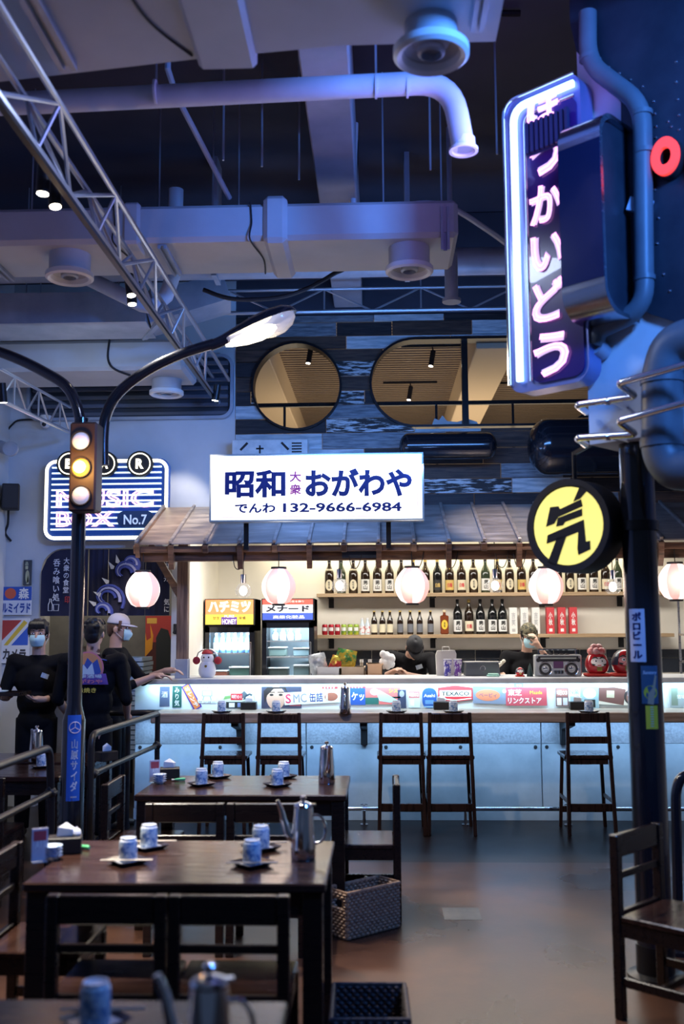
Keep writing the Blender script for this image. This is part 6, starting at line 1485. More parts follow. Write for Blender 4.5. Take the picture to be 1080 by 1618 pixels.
def chair():
    t = thing('dining_chair', '', 'chair', (0, 0, 0), 'dark wooden dining chairs')
    w_, d_, sh, bh = .42, .42, .44, .78; m_ = 'dark_wood'; p = .042
    MB().box(-w_/2+.004, w_/2-.004, -d_/2+p, d_/2, sh-.03, sh, .006).build('seat', 'table_wood', t, local=True)
    for s in (-1, 1):
        x = s*(w_/2-p/2)
        MB().box(x-p/2, x+p/2, -d_/2, -d_/2+p, 0, bh, .004).build('back_post', m_, t, local=True)
        MB().box(x-p/2, x+p/2, d_/2-p, d_/2, 0, sh-.03, .004).build('leg', m_, t, local=True)
        MB().box(x-.012, x+.012, -d_/2+p, d_/2-p, .14, .18, .003).build('stretcher', m_, t, local=True)
        MB().box(x-.014, x+.014, -d_/2+p, d_/2-p, sh-.09, sh-.03).build('seat_rail', m_, t, local=True)
    xi = w_/2-p
    MB().box(-xi, xi, -d_/2+.006, -d_/2+.034, bh-.10, bh, .005).build('top_rail', m_, t, local=True)
    MB().box(-xi, xi, -d_/2+.012, -d_/2+.030, .585, .615, .003).build('back_slat', m_, t, local=True)
    MB().box(-xi, xi, -d_/2+.008, -d_/2+.032, sh-.06, sh+.01, .003).build('lower_rail', m_, t, local=True)
    MB().box(-xi, xi, d_/2-.032, d_/2-.008, sh-.09, sh-.03).build('seat_rail', m_, t, local=True)
    MB().box(-xi, xi, -.012, .012, .145, .175, .003).build('stretcher', m_, t, local=True)
    return t
ch = chair()
def bx(px_, py_, Y): return PY(px_, py_, Y).x
spread(ch, [((bx(176, 1405, 3.60)-.02, 3.81, 0), 0, 'dark wooden chair tucked under the four-cup table near the condiment box'), ((bx(374, 1405, 3.60)-.03, 3.81, 0), 0, 'dark wooden chair tucked under the four-cup table below the steel teapot'),
    ((bx(291, 1265, 5.45), 5.66, 0), 0, 'dark wooden chair tucked under the rear dining table near the lamp post'), ((bx(420, 1265, 5.45), 5.66, 0), 0, 'dark wooden chair tucked under the rear dining table beside its pot'),
    ((-.10, 6.30, 0), PI/2, 'dark wooden chair at the end of the rear table beside the wicker basket'),
    ((1.30, 4.68, 0), math.radians(-133), 'dark wooden chair turned aside in front of the black pole'),
    ((-1.40, 4.30, 0), -PI/2, 'dark wooden chair at the railing end of the four-cup table'),
    ((-1.45, 6.30, 0), -PI/2, 'dark wooden chair at the lamp post end of the rear table'),
    ((-2.55, 6.55, 0), 0, 'dark wooden chair beyond the railing at the steel pot table')])
# ================================================================ tableware
CUPM = None
def cupmat():
    mt = bpy.data.materials.new('cup_glaze'); mt.use_nodes = True; N = mt.node_tree.nodes; L = mt.node_tree.links; b = N['Principled BSDF']; b.inputs['Roughness'].default_value = .22
    tc = N.new('ShaderNodeTexCoord'); nz = N.new('ShaderNodeTexNoise'); nz.inputs['Scale'].default_value = 34; nz.inputs['Detail'].default_value = 3; nz.inputs['Distortion'].default_value = 2.0
    cr = N.new('ShaderNodeValToRGB'); e = cr.color_ramp.elements; e[0].position = .40; e[0].color = (.16, .30, .55, 1); e[1].position = .52; e[1].color = (.66, .76, .84, 1)
    sp = N.new('ShaderNodeSeparateXYZ'); st_ = N.new('ShaderNodeMath'); st_.operation = 'GREATER_THAN'; st_.inputs[1].default_value = .080
    mx = N.new('ShaderNodeMix'); mx.data_type = 'RGBA'; mx.inputs[7].default_value = (.78, .82, .86, 1)
    L.new(tc.outputs['Object'], nz.inputs['Vector']); L.new(nz.outputs['Fac'], cr.inputs['Fac']); L.new(tc.outputs['Object'], sp.inputs[0]); L.new(sp.outputs['Z'], st_.inputs[0])
    L.new(st_.outputs[0], mx.inputs[0]); L.new(cr.outputs['Color'], mx.inputs[6]); L.new(mx.outputs[2], b.inputs['Base Color']); MATS['cup_glaze'] = mt
cupmat()
def cup():
    t = thing('tea_cup', '', 'cup', (0, 0, 0), 'upturned blue and white tea cups'); r = .037
    MB().lathe([(r-.004, .002), (r-.002, 0), (r, .003), (r*1.0, .05), (r*.97, .078), (r*.90, .084), (r*.84, .086)], n=24).build('cup_wall', 'cup_glaze', t, local=True)
    MB().lathe([(r*.84, .086), (r*.84, .093), (r*.74, .093), (r*.72, .087), (0, .086)], n=24).build('foot_ring', M('cup_white', (.76, .80, .84), .3), t, local=True)
    return t
def plate():
    t = thing('square_plate', '', 'plate', (0, 0, 0), 'square dark-rimmed plates'); s = .068
    vs = []; rings = [(s*.72, 0), (s, .016), (s*.985, .0175), (s*.70, .006)]
    poly = lambda q: [(a, b) for a, b in rrect(2*q, 2*q, q*.16, 3)]
    mb = MB(); n = 16
    for q, z in rings: mb.v += [(a, b, z) for a, b in poly(q)]
    for i in range(3):
        for j in range(n): mb.f.append((i*n+j, i*n+(j+1) % n, (i+1)*n+(j+1) % n, (i+1)*n+j))
    mb.f.append(tuple(range(n))[::-1])
    mb.build('rim', M('plate_dark', (.035, .03, .04), .25), t, local=True)
    MB().prism(poly(s*.74), .0055, .0075, lambda a, b, h: Vector((a, b, h))).build('well', M('plate_well', (.55, .56, .58), .3, col2=(.38, .40, .44), ns=30), t, local=True)
    return t
cp, pl = cup(), plate(); first = [True, True]; allsets = []
def setting(px_, py_, zt, rz, where, cupname):
    p = PZ(px_, py_, zt+.012)
    a = pl if first[0] else dup(pl, (0, 0, 0)); b = cp if first[1] else dup(cp, (0, 0, 0)); first[0] = first[1] = False
    place(a, (p.x, p.y, zt+.001), rz, 'square dark-rimmed plate '+where); place(b, (p.x, p.y, zt+.009), rz*1.7, 'upturned blue and white tea cup '+where)
    return p
def chopsticks(p, zt, dx, dy, an, where):
    t = thing('chopsticks', 'pair of wooden chopsticks '+where, 'chopsticks', (p.x+dx, p.y+dy, zt+.019), 'chopsticks on plates', an)
    for o_ in (-.006, .006): MB().cyl((-.10, o_, .003), (.11, o_*.6, .003), .0022, .0032, n=6).build('stick', M('chopstick', (.42, .34, .26), .5), t, local=True)
Z = .7505
for px_, py_, rz, wh in ((202, 1359, .75, 'beside the condiment box on the four-cup table'), (235, 1336, .78, 'behind another by the four-cup table napkin box'), (398, 1363, .8, 'in front of the long-spouted teapot'), (412, 1338, .7, 'behind another cup by the long-spouted teapot')):
    p = setting(px_, py_, Z, rz, wh, ''); chopsticks(p, Z, -.0, -.045 if py_ > 1350 else .045, .04, wh)
for px_, py_, rz, wh in ((318, 1238, .7, 'near the lamp post end of the rear table'), (344, 1226, .8, 'behind another cup, rear table, lamp post end'), (438, 1239, .75, 'beside the pot on the rear table'), (448, 1226, .8, 'behind another beside the pot, rear table')):
    p = setting(px_, py_, Z, rz, wh, '')
p = setting(150, 1612, Z, .8, 'alone on the table closest to the camera', ''); chopsticks(p, Z, .0, .045, .05, 'on the closest table')
for px_, wh in ((350, 'on the bar ledge under the television sticker'), (436, 'on the bar ledge in front of the face sticker'), (626, 'on the bar ledge beside the red and green sticker'), (716, 'on the bar ledge under the hexagonal sticker'), (930, 'on the bar ledge near the black pole')):
    setting(px_, 1124, .9745, .75, wh, '')
setting(66, 1210, Z, .6, 'beyond the railing beside the steel pot', '')
def teapot():
    t = thing('teapot', '', 'teapot', (0, 0, 0), 'tall steel teapots'); c = 'chrome'
    MB().lathe([(0, .0), (.050, .0), (.052, .006), (.051, .05), (.046, .12), (.041, .19), (.039, .212), (.036, .214)], n=28).build('pot_body', c, t, local=True)
    ld = MB().lathe([(.040, .208), (.041, .214), (.036, .222), (.018, .229), (.006, .231), (.006, .236), (.013, .240), (.014, .248), (.008, .254), (0, .255)], n=24).build('lid', c, t, local=True)
    MB().box(.030, .052, -.008, .008, .214, .222, .002).build('hinge', c, t, local=True)
    MB().tube(smoothpath([(-.040, 0, .082), (-.062, 0, .10), (-.078, 0, .145), (-.092, 0, .20), (-.108, 0, .238)], 5), [.020-.0006*i for i in range(21)], 12).build('spout', c, t, local=True)
    MB().tube(smoothpath([(.042, 0, .175), (.068, 0, .172), (.088, 0, .145), (.092, 0, .105), (.078, 0, .072), (.05, 0, .060)], 5), .0055, 8).build('handle', c, t, local=True)
    return t
tp = teapot()
sp_ = []
for px_, py_, z_, rz, lab in ((479, 1357, Z, .12, 'tall steel teapot with a long spout beside the four cups'), (516, 1238, Z, PI/2+.2, 'tall steel teapot on the rear table, spout turned away'), (57, 1203, Z, PI/2, 'tall steel teapot on the side table beyond the railing'), (545, 1127, .9745, -PI/2, 'tall steel teapot standing on the bar ledge')):
    p = PZ(px_, py_, z_); sp_.append(((p.x, p.y, z_), rz, lab))
p = PY(331, 1512, 2.2); sp_.append(((p.x, 2.2, Z), .25, 'tall steel teapot on the table closest to the camera'))
spread(tp, sp_)
# condiment groups
def napkin(px_, py_, z_, rz, where, jar_=True):
    p = PZ(px_, py_, z_)
    t = thing('napkin_box', 'dark wooden napkin box '+where, 'napkin box', (p.x, p.y, z_), 'napkin boxes', rz)
    MB().box(-.07, .07, -.045, .045, 0, .068, .004).build('box_body', M('box_dark', (.02, .016, .015), .4), t, local=True)
    MB().box(-.05, .05, -.008, .008, .068, .0695).build('slot', 'black_matte', t, local=True)
    mb = MB(); q = random.Random(px_)
    vs = [(-.035, -.004, .066), (.035, -.004, .066), (.028, -.02, .10), (.005, .008, .125), (-.03, .006, .105), (.045, .01, .095)]
    MB().add(vs, [(0, 1, 2, 4), (4, 2, 3), (2, 5, 3), (1, 5, 2)]).build('tissue', M('tissue', (.80, .80, .82), .8), t, local=True)
    return p
def dishes(px_, py_, z_, where, n=4):
    p = PZ(px_, py_, z_)
    t = thing('sauce_dish', 'small blue and white sauce dish stacked '+where, 'dish', (0, 0, 0), 'stacked sauce dishes '+where)
    MB().lathe([(0, 0), (.022, 0), (.024, .004), (.042, .015), (.043, .0165), (.038, .0155), (.02, .006), (0, .006)], n=20).build('dish_bowl', 'cup_glaze', t, local=True)
    spread(t, [((p.x, p.y, z_+i*.0135), i*.7, 'small sauce dish, '+ORD[n-1-i]+' from the top, stacked '+where) for i in range(n)])
def menu(px_, py_, z_, txt, where):
    p = PZ(px_, py_, z_)
    t = thing('menu_stand', 'small clear acrylic stand with printed card '+where, 'stand', (p.x, p.y, z_), None, .5)
    MB().box(-.03, .03, -.02, .02, 0, .006).build('foot', M('acrylic', (.8, .85, .9), .05, alpha=.35), t, local=True)
    MB().box(-.032, .032, -.003, .003, .006, .135).build('card', M('card', (.50, .46, .55), .4, col2=(.66, .64, .70), ns=12), t, local=True)
    MB().box(-.026, .026, -.0036, -.003, .085, .125).build('print', paint('card_red', (.40, .06, .08)), t, local=True)
    MB().text(txt, (0, -.0042, .07), .036, .03, bold=.03, ext=.0005).build('lettering', paint('card_ink', (.85, .85, .85)), t, local=True)
def spoon(px_, py_, z_, rz, where):
    p = PZ(px_, py_, z_)
    t = thing('sauce_tube', 'small green capped tube lying '+where, 'tube', (p.x, p.y, z_+.010), 'green tubes', rz)
    MB().tube([(-.04, 0, 0), (-.02, 0, 0), (.02, 0, 0), (.03, 0, 0)], [.004, .008, .010, .007], 10).build('tube_body', M('green_tube', (.12, .55, .22), .35), t, local=True)
    MB().cyl((-.055, 0, 0), (-.038, 0, 0), .005, n=8).build('cap', M('cream_cap', (.75, .72, .55), .4), t, local=True)
napkin(102, 1347, Z, .25, 'beside the stacked dishes on the four-cup table'); dishes(82, 1358, Z, 'on the four-cup table'); menu(62, 1362, Z, 'A11', 'on the four-cup table'); spoon(133, 1342, Z, -.5, 'beside the napkin box of the four-cup table')
p = PZ(102, 1347, Z)
t = thing('salt_pot', 'tiny white lidded pot standing on the napkin box', 'pot', (p.x+.045, p.y+.015, Z+.0685))
MB().lathe([(0, 0), (.016, 0), (.02, .008), (.018, .018), (.016, .02)], n=14).build('pot_body', 'white_plastic', t, local=True); MB().lathe([(.018, .02), (.012, .027), (.004, .029), (.005, .034), (0, .036)], n=14).build('lid', 'white_plastic', t, local=True)
napkin(266, 1230, Z, .2, 'on the rear table near the lamp post'); dishes(252, 1238, Z, 'on the rear table'); menu(244, 1236, Z, 'A12', 'on the rear table'); spoon(285, 1234, Z, .3, 'beside the napkin box of the rear table')
napkin(168, 1202, Z, .8, 'on the side table beyond the railing'); napkin(393, 1121, .9745, 0, 'on the bar ledge between two cups'); napkin(697, 1121, .9745, 0, 'on the bar ledge beside the blue beer sticker'); napkin(912, 1121, .9745, 0, 'on the bar ledge near the numbered sticker')
# ================================================================ woven baskets
def basket(name, lab, c, rz, L, W_, H_, mat):
    t = thing(name, lab, 'basket', (c[0], c[1], .0), None, rz)
    def wallpart(A, B, hole):
        A, B = Vector(A), Vector(B); d = (B-A); ln = d.length; d.normalize(); nrm = Vector((d.y, -d.x, 0)); mb = MB()
        rows = 15; per = .032; n = int(ln/per)*2
        for r_ in range(rows):
            z = .012+(H_-.03)*r_/(rows-1); pts = []
            segs = [[]]
            for i in range(n+1):
                s = ln*i/n
                if hole and H_*.62 < z < H_*.82 and abs(s-ln/2) < .055:
                    if segs[-1]: segs.append([])
                    continue
                segs[-1].append(A+d*s+nrm*(.005*(1 if (i+r_) % 2 else -1))+Vector((0, 0, z)))
            for sg_ in segs:
                if len(sg_) > 1: mb.tube(sg_, (H_-.03)/(rows-1)*.56, 5)
        for i in range(0, n+1, 2):
            s = ln*i/n
            if not (hole and abs(s-ln/2) < .05): mb.cyl(A+d*s+Vector((0, 0, .005)), A+d*s+Vector((0, 0, H_-.01)), .004, n=5)
        o = mb.build('woven_side', mat, t, local=True); o['kind'] = 'stuff'
    x, y = L/2, W_/2
    wallpart((-x, -y, 0), (x, -y, 0), False); wallpart((x, -y, 0), (x, y, 0), True); wallpart((x, y, 0), (-x, y, 0), False); wallpart((-x, y, 0), (-x, -y, 0), True)
    MB().tube([(-x, -y, H_-.008), (x, -y, H_-.008), (x, y, H_-.008), (-x, y, H_-.008)], .011, 8, closed=True).build('rim', mat, t, local=True)
    MB().box(-x+.004, x-.004, -y+.004, y-.004, .003, .012).build('base', mat, t, local=True)
    for s in (-1, 1):
        MB().tube([(s*x, q[0], q[1]) for q in rrect(.12, H_*.22, .02, 3, 0, H_*.72)], .006, 6, closed=True).build('handle_rim', mat, t, local=True)
M('wicker', (.20, .11, .065), .6, col2=(.36, .23, .14), ns=40); M('wicker_dark', (.035, .028, .03), .55, col2=(.08, .06, .06), ns=40)
a_ = math.atan2(.264, .294)
pc = Vector((-.195, 5.748, 0)); u1 = Vector((math.cos(a_), math.sin(a_), 0)); u2 = Vector((-u1.y, u1.x, 0)); cc = pc+u1*.195+u2*.09
basket('storage_basket', 'brown woven storage basket on the floor beside the rear table end chair', (cc.x, cc.y), a_, .39, .18, .255, 'wicker')
basket('storage_basket', 'dark woven storage basket on the floor beside the four-cup table', (-.055, 4.16), .02, .29, .38, .25, 'wicker_dark')
# ================================================================ people
def fuse(mb, name, mat, parent, voxel, sm=4):
    me = bpy.data.meshes.new(name); me.from_pydata(mb.v, [], mb.f); me.update()
    bm = bmesh.new(); bm.from_mesh(me); bmesh.ops.recalc_face_normals(bm, faces=bm.faces); bm.to_mesh(me); bm.free()
    ob = bpy.data.objects.new(name, me)
    r = ob.modifiers.new('r', 'REMESH'); r.mode = 'VOXEL'; r.voxel_size = voxel
    s = ob.modifiers.new('s', 'SMOOTH'); s.iterations = sm; s.factor = .5
    m2 = evald(ob); bpy.data.objects.remove(ob); bpy.data.meshes.remove(me)
    m2.name = name; m2.materials.clear(); m2.materials.append(MATS[mat] if isinstance(mat, str) else mat)
    m2.polygons.foreach_set('use_smooth', [True]*len(m2.polygons))
    o = bpy.data.objects.new(name, m2); COL.objects.link(o); o.parent = parent; return o
M('skin', (.50, .30, .22), .5, sub=.05); M('hair_black', (.012, .010, .010), .45); M('hair_brown', (.10, .05, .03), .45)
M('shirt_black', (.0035, .0035, .005), .85, col2=(.007, .007, .009), ns=9, bump=.3, bs=7, spec=.2); M('trousers', (.004, .004, .006), .8, spec=.2); M('mask_blue', (.42, .66, .74), .7); M('shoe', (.02, .02, .02), .5)
def V(*a): return Vector(a)
def hand(mb, wrist, d, palm_n, curl, side, spread_=.0, sc=1.0):
    d = Vector(d).normalized(); n = Vector(palm_n); n = (n-d*n.dot(d)).normalized(); s = d.cross(n)*side
    c = wrist+d*.045*sc
    mb.tube([wrist-d*.02, wrist+d*.02*sc, wrist+d*.085*sc], [.024, .028*sc, .026*sc], 10)
    for k in (-.024, -.008, .008, .024): mb.ball(wrist+d*.075*sc+s*k*sc, .0125*sc, 8, 6)
    mb.ball(c+s*.012, (.03*sc, .03*sc, .03*sc), 10, 8)
    for k, L in ((-.026, .058), (-.009, .070), (.009, .074), (.026, .066)):
        p = wrist+d*.085*sc+s*k*sc; seg = L*sc/3; path = [p]; a = curl*.5
        for j in range(3):
            dd = d*math.cos(a)+n*math.sin(a); p = p+dd*seg*1.15; path.append(p); a += curl
        mb.tube(path, [.0095*sc, .009*sc, .0082*sc, .0068*sc], 8); mb.ball(path[-1], .0068*sc, 6, 5)
    p = wrist+d*.03*sc+s*.026*sc; q = p+(d*.5+s*.8+n*.25).normalized()*.034*sc; r = q+(d*.85+s*.25+n*.45).normalized()*.03*sc
    mb.tube([wrist+d*.01, p, q, r], [.014*sc, .013*sc, .0105*sc, .008*sc], 8); mb.ball(r, .008*sc, 6, 5)
def person(name, label, loc, rz, P):
    """joints in local space; the person faces -Y"""
    t = thing(name, label, 'person', loc, None, rz)
    hc = P['head']; fw = Vector(P.get('face', (0, -1, 0))).normalized(); up = Vector(P.get('headup', (0, 0, 1))); up = (up-fw*up.dot(fw)).normalized(); sd = fw.cross(up)
    Hm = Matrix(((sd.x, -fw.x, up.x), (sd.y, -fw.y, up.y), (sd.z, -fw.z, up.z)))
    def h(x, y, z): return hc+Hm@Vector((x, y, z))       # head space: x = side, -y = forward, z = up
    pel, chest, neck = P['pelvis'], P['chest'], P['neck']
    b = MB()
    ax = P.get('across', Vector((1, 0, 0)))
    tm = Matrix.Identity(3)
    sp = (neck-pel).normalized(); fr = ax.cross(sp).normalized(); TM = Matrix(((ax.x, fr.x, sp.x), (ax.y, fr.y, sp.y), (ax.z, fr.z, sp.z)))
    b.ball(pel, (.155, .11, .13), 16, 10, TM); b.ball(pel.lerp(chest, .5), (.14, .10, .16), 16, 10, TM); b.ball(chest, (.165, .11, .17), 16, 10, TM)
    b.tube([chest+sp*.05, neck, h(0, .02, -.04)], [.075, .055, .055], 12)
    b.tube([P['shL'], chest+sp*.10, P['shR']], [.055, .08, .055], 12)
    for k in 'LR':
        sh, el, wr = P['sh'+k], P['el'+k], P['wr'+k]
        b.ball(sh, .058, 12, 8); b.tube([sh, sh.lerp(el, .5), el], [.050, .046, .038], 12); b.ball(el, .039, 10, 8)
        b.tube([el, el.lerp(wr, .35), wr], [.038, .037, .025], 12)
        hd, pn, cu = P['hand'+k]; hand(b, wr, hd, pn, cu, 1 if k == 'R' else -1)
    for s, k in ((-1, 'L'), (1, 'R')):
        hip = pel+ax*(s*.085)-Vector((0, 0, .04)); fx = Vector((pel.x*.0+s*.10, P.get('footy', 0), .09)); kn = hip.lerp(fx, .48)+Vector((0, -.02, 0))
        b.tube([hip, hip.lerp(kn, .5), kn], [.085, .075, .056], 12); b.ball(kn, .056, 10, 8); b.tube([kn, kn.lerp(fx, .35), fx], [.055, .054, .036], 12)
        b.tube([fx+Vector((0, .03, -.05)), fx+Vector((0, -.06, -.055)), fx+Vector((0, -.15, -.065))], [.036, .038, .022], 10)
    # head
    b.ball(h(0, .012, .02), (.074, .092, .095), 20, 14, Hm); b.ball(h(0, -.028, -.035), (.058, .062, .075), 18, 12, Hm); b.ball(h(0, -.055, -.085), (.030, .028, .026), 12, 8, Hm)
    b.tube([h(0, -.086, .018), h(0, -.104, -.018), h(0, -.100, -.030)], [.009, .013, .015], 8); b.ball(h(0, -.092, -.055), (.022, .012, .012), 10, 8, Hm)
    for s in (-1, 1): b.ball(h(s*.076, .015, -.01), (.010, .020, .032), 10, 8, Hm); b.ball(h(s*.036, -.072, -.018), (.020, .016, .016), 8, 6, Hm)
    body = fuse(b, 'body', 'skin', t, .0072, 3)
    for s in (-1, 1):
        e = MB().ball(h(s*.032, -.080, .012), (.0135, .007, .0072), 12, 8, Hm).build('eye', 'white_plastic', t, local=True)
        MB().ball(h(s*.032, -.0862, .012), (.0062, .003, .0062), 10, 6, Hm).build('iris', 'hair_black', e, local=True)
        MB().tube([h(s*.016, -.088, .034), h(s*.034, -.086, .040), h(s*.052, -.074, .034)], [.0035, .0042, .0025], 6).build('eyebrow', 'hair_black', t, local=True)
    # clothing
    c = MB(); g = .016
    c.ball(pel, (.150+g, .105+g, .13), 16, 10, TM); c.ball(pel.lerp(chest, .5), (.155+g, .115+g, .17), 16, 10, TM); c.ball(chest, (.175+g, .118+g, .175), 16, 10, TM)
    c.tube([P['shL'], chest+sp*.09, P['shR']], [.070, .095, .070], 12); c.tube([chest+sp*.05, neck-sp*.015], [.098, .070], 12)
    for k in 'LR':
        sh, el, wr = P['sh'+k], P['el'+k], P['wr'+k]; fr_ = P.get('sleeve', .95)
        c.ball(sh, .070, 12, 8)
        if fr_ > .5: c.tube([sh, sh.lerp(el, .5), el], [.066, .058, .051], 12); c.ball(el, .052, 10, 8); q = el.lerp(wr, (fr_-.5)*2); c.tube([el, q], [.048, .038], 12)
        else: c.tube([sh, sh.lerp(el, fr_*2)], [.070, .066], 12)
    fuse(c, 'shirt', P.get('shirt', 'shirt_black'), t, .010, 5)
    tr_ = MB()
    for s in (-1, 1):
        hip = pel+ax*(s*.085)-Vector((0, 0, .02)); fx = Vector((s*.10, P.get('footy', 0), .07)); kn = hip.lerp(fx, .48)+Vector((0, -.02, 0))
        tr_.tube([hip+Vector((0, 0, .05)), hip.lerp(kn, .5), kn], [.088, .082, .070], 12); tr_.tube([kn, fx], [.074, .060], 12); tr_.ball(kn, .073, 10, 8)
        MB().tube([fx+Vector((0, .05, -.032)), fx+Vector((0, -.06, -.030)), fx+Vector((0, -.17, -.042))], [.036, .040, .026], 12).build('shoe', 'shoe', t, local=True)
    tr_.ball(pel-Vector((0, 0, .03)), (.155, .112, .09), 14, 10, TM)
    fuse(tr_, 'trousers', 'trousers', t, .014, 4)
    if P.get('hair'):
        hb = MB(); q = random.Random(3); cpd = bool(P.get('cap'))
        if not cpd: hb.ball(h(0, .018, .034), (.083, .098, .094), 18, 12, Hm)
        else: hb.ball(h(0, .022, .012), (.080, .092, .070), 18, 12, Hm)
        for i in range(26):
            a = q.uniform(-PI, PI); e_ = q.uniform(.2, 1.2); x, y, z = math.cos(a)*math.cos(e_), math.sin(a)*math.cos(e_), math.sin(e_)
            if cpd or (y < -.2 and z < .55): continue
            hb.ball(h(x*.080, .018+y*.094, .034+z*.090), (.020, .022, .018), 8, 6, Hm)
        for i in range(0 if cpd else 9): x = -.06+i*.015; hb.tube([h(x*.8, -.06, .11), h(x, -.082, .085), h(x*1.05, -.088, P.get('fringe', .055)+.008*(i % 2))], [.016, .013, .005], 6)
        for s in (-1, 1): hb.tube([h(s*.07, -.02, .07), h(s*.078, -.022, .02), h(s*.076, -.018, -.02)], [.018, .014, .006], 6)
        hb.ball(h(0, .060, -.01), (.066, .050, .075), 14, 10, Hm)
        # cut the front of the cap away from the face
        o = fuse(hb, 'hair', P['hair'], t, .0065, 2)
        bm = bmesh.new(); bm.from_mesh(o.data); Hi = Hm.inverted()
        kill = [v for v in bm.verts if (lambda l: l.y < -.045 and l.z < P.get('fringe', .055)-.002)(Hi@(v.co-hc))]
        bmesh.ops.delete(bm, geom=kill, context='VERTS'); bm.to_mesh(o.data); bm.free()
    if P.get('mask'):
        mb = MB(); vs = []; fs = []; nx, nz = 14, 8
        for j in range(nz+1):
            v = j/nz; z = -.004-.098*v
            for i in range(nx+1):
                u = i/nx*2-1; wv = .068*(1-.55*abs(v-.35)**1.3)
                an = u*1.25; R = .054+.012*math.sin(PI*v)
                vs.append(h(math.sin(an)*wv*1.03, -.040-R*math.cos(an)*1.0-(.016*(1-abs(u)*1.6) if abs(u) < .6 else 0)*math.sin(PI*min(v*1.3, 1))-.0016*(j % 2), z+.004))
        for j in range(nz):
            for i in range(nx): k = j*(nx+1)+i; fs.append((k, k+1, k+nx+2, k+nx+1))
        m_ = mb.add(vs, fs).build('face_mask', 'mask_blue', t, local=True, ang=80)
        md = m_.modifiers.new('thickness', 'SOLIDIFY'); md.thickness = .002
        for s in (-1, 1): MB().tube([h(s*.070, -.05, -.012), h(s*.082, .0, .012), h(s*.084, .028, .0), h(s*.078, .0, -.04), h(s*.066, -.05, -.08)], .0016, 5).build('ear_loop', 'white_plastic', m_, local=True)
    if P.get('cap'):
        col = P['cap']; cm = MB(); k = []
        prof = [(.001, .135), (.035, .131), (.062, .115), (.080, .088), (.088, .055), (.088, .040)]
        vs = []; fs = []; n = 24
        for r, z in prof:
            for j in range(n): a = 2*PI*j/n; vs.append(h(r*math.cos(a)*.96, .012+r*math.sin(a)*1.14, z))
        for i in range(len(prof)-1):
            for j in range(n): fs.append((i*n+j, i*n+(j+1) % n, (i+1)*n+(j+1) % n, (i+1)*n+j))
        cp_ = cm.add(vs, fs).build('cap', col, t, local=True, ang=60); md = cp_.modifiers.new('thickness', 'SOLIDIFY'); md.thickness = .003
        vs = []; fs = []; n = 12
        for q_, zz in ((0, .043), (.5, .040), (1, .030)):
            for j in range(n+1): a = PI+PI*(.10+.80*j/n); ex = 1+.75*q_*math.sin(PI*j/n)**.6; vs.append(h(.085*math.cos(a)*(1+.02*q_), .012+.098*math.sin(a)*ex, zz-.010*math.cos(2*a)*0))
        for i in range(2):
            for j in range(n): fs.append((i*(n+1)+j, i*(n+1)+j+1, (i+1)*(n+1)+j+1, (i+1)*(n+1)+j))
        vz = MB().add(vs, fs).build('visor', col, cp_, local=True, ang=60); md = vz.modifiers.new('thickness', 'SOLIDIFY'); md.thickness = .004
    return t, h
def badge(t, c, n, sc=1.0, rot=0):
    MB().rbox(c, (.055*sc, .003, .036*sc), 0, 0, Matrix.Rotation(rot, 4, 'Y')).build('name_badge', M('badge', (.62, .70, .76), .4, col2=(.35, .45, .6), ns=40), t, local=True)
# waiter with a plate
WX, WYY = PY(62, 1000, 8.5).x, 8.5
t, h = person('person', 'masked waiter in a black shirt carrying a plate beside the lamp post', (WX, WYY, 0), .12, dict(head=V(0, -.02, 1.655), face=(.0, -1, -.06), pelvis=V(0, 0, .94), chest=V(0, 0, 1.27), neck=V(0, 0, 1.50),
    shL=V(-.195, 0, 1.43), shR=V(.195, 0, 1.43), elL=V(-.27, -.03, 1.16), elR=V(.27, -.02, 1.15), wrL=V(-.20, -.26, 1.15), wrR=V(.10, -.24, 1.13), handL=((.2, -1, .0), (0, 0, 1), .30), handR=((-.75, -.6, .05), (0, 0, 1), .35), sleeve=.92, hair='hair_black', mask=1, fringe=.045))
badge(t, V(.085, -.145, 1.315), 0, 1.1, .35)
p = Vector((WX-.20, WYY-.36, 1.175))
t = thing('serving_tray', 'dark serving tray held by the waiter', 'tray', (p.x, p.y, p.z))
MB().prism(rrect(.46, .30, .04, 4), 0, .012, lambda a, b, h_: Vector((a, b, h_))).build('tray_base', 'dark_wood', t, local=True)
MB().ring(rrect(.46, .30, .04, 4), rrect(.44, .28, .035, 4), .012, .026, lambda a, b, h_: Vector((a, b, h_))).build('tray_rim', 'dark_wood', t, local=True)
t = thing('dinner_plate', 'pale blue plate of food on the serving tray', 'plate', (p.x-.05, p.y-.02, p.z+.0125))
MB().lathe([(0, 0), (.08, 0), (.135, .018), (.135, .021), (.08, .006), (0, .006)], n=28).build('plate_dish', M('plate_blue', (.50, .66, .74), .3), t, local=True)
for i in range(4):
    t = thing('rice_roll', 'small white rice roll with pink topping on the plate', 'food', (p.x-.12+i*.045, p.y-.02, p.z+.019), 'rice rolls on the plate')
    MB().lathe([(0, 0), (.018, .002), (.021, .02), (.017, .038), (0, .04)], n=12).build('rice', M('rice', (.78, .76, .70), .8, bump=.5, ns=90), t, local=True); MB().ball((0, 0, .042), (.013, .011, .007), 8, 6).build('topping', M('topping', (.65, .28, .22), .5), t, local=True)
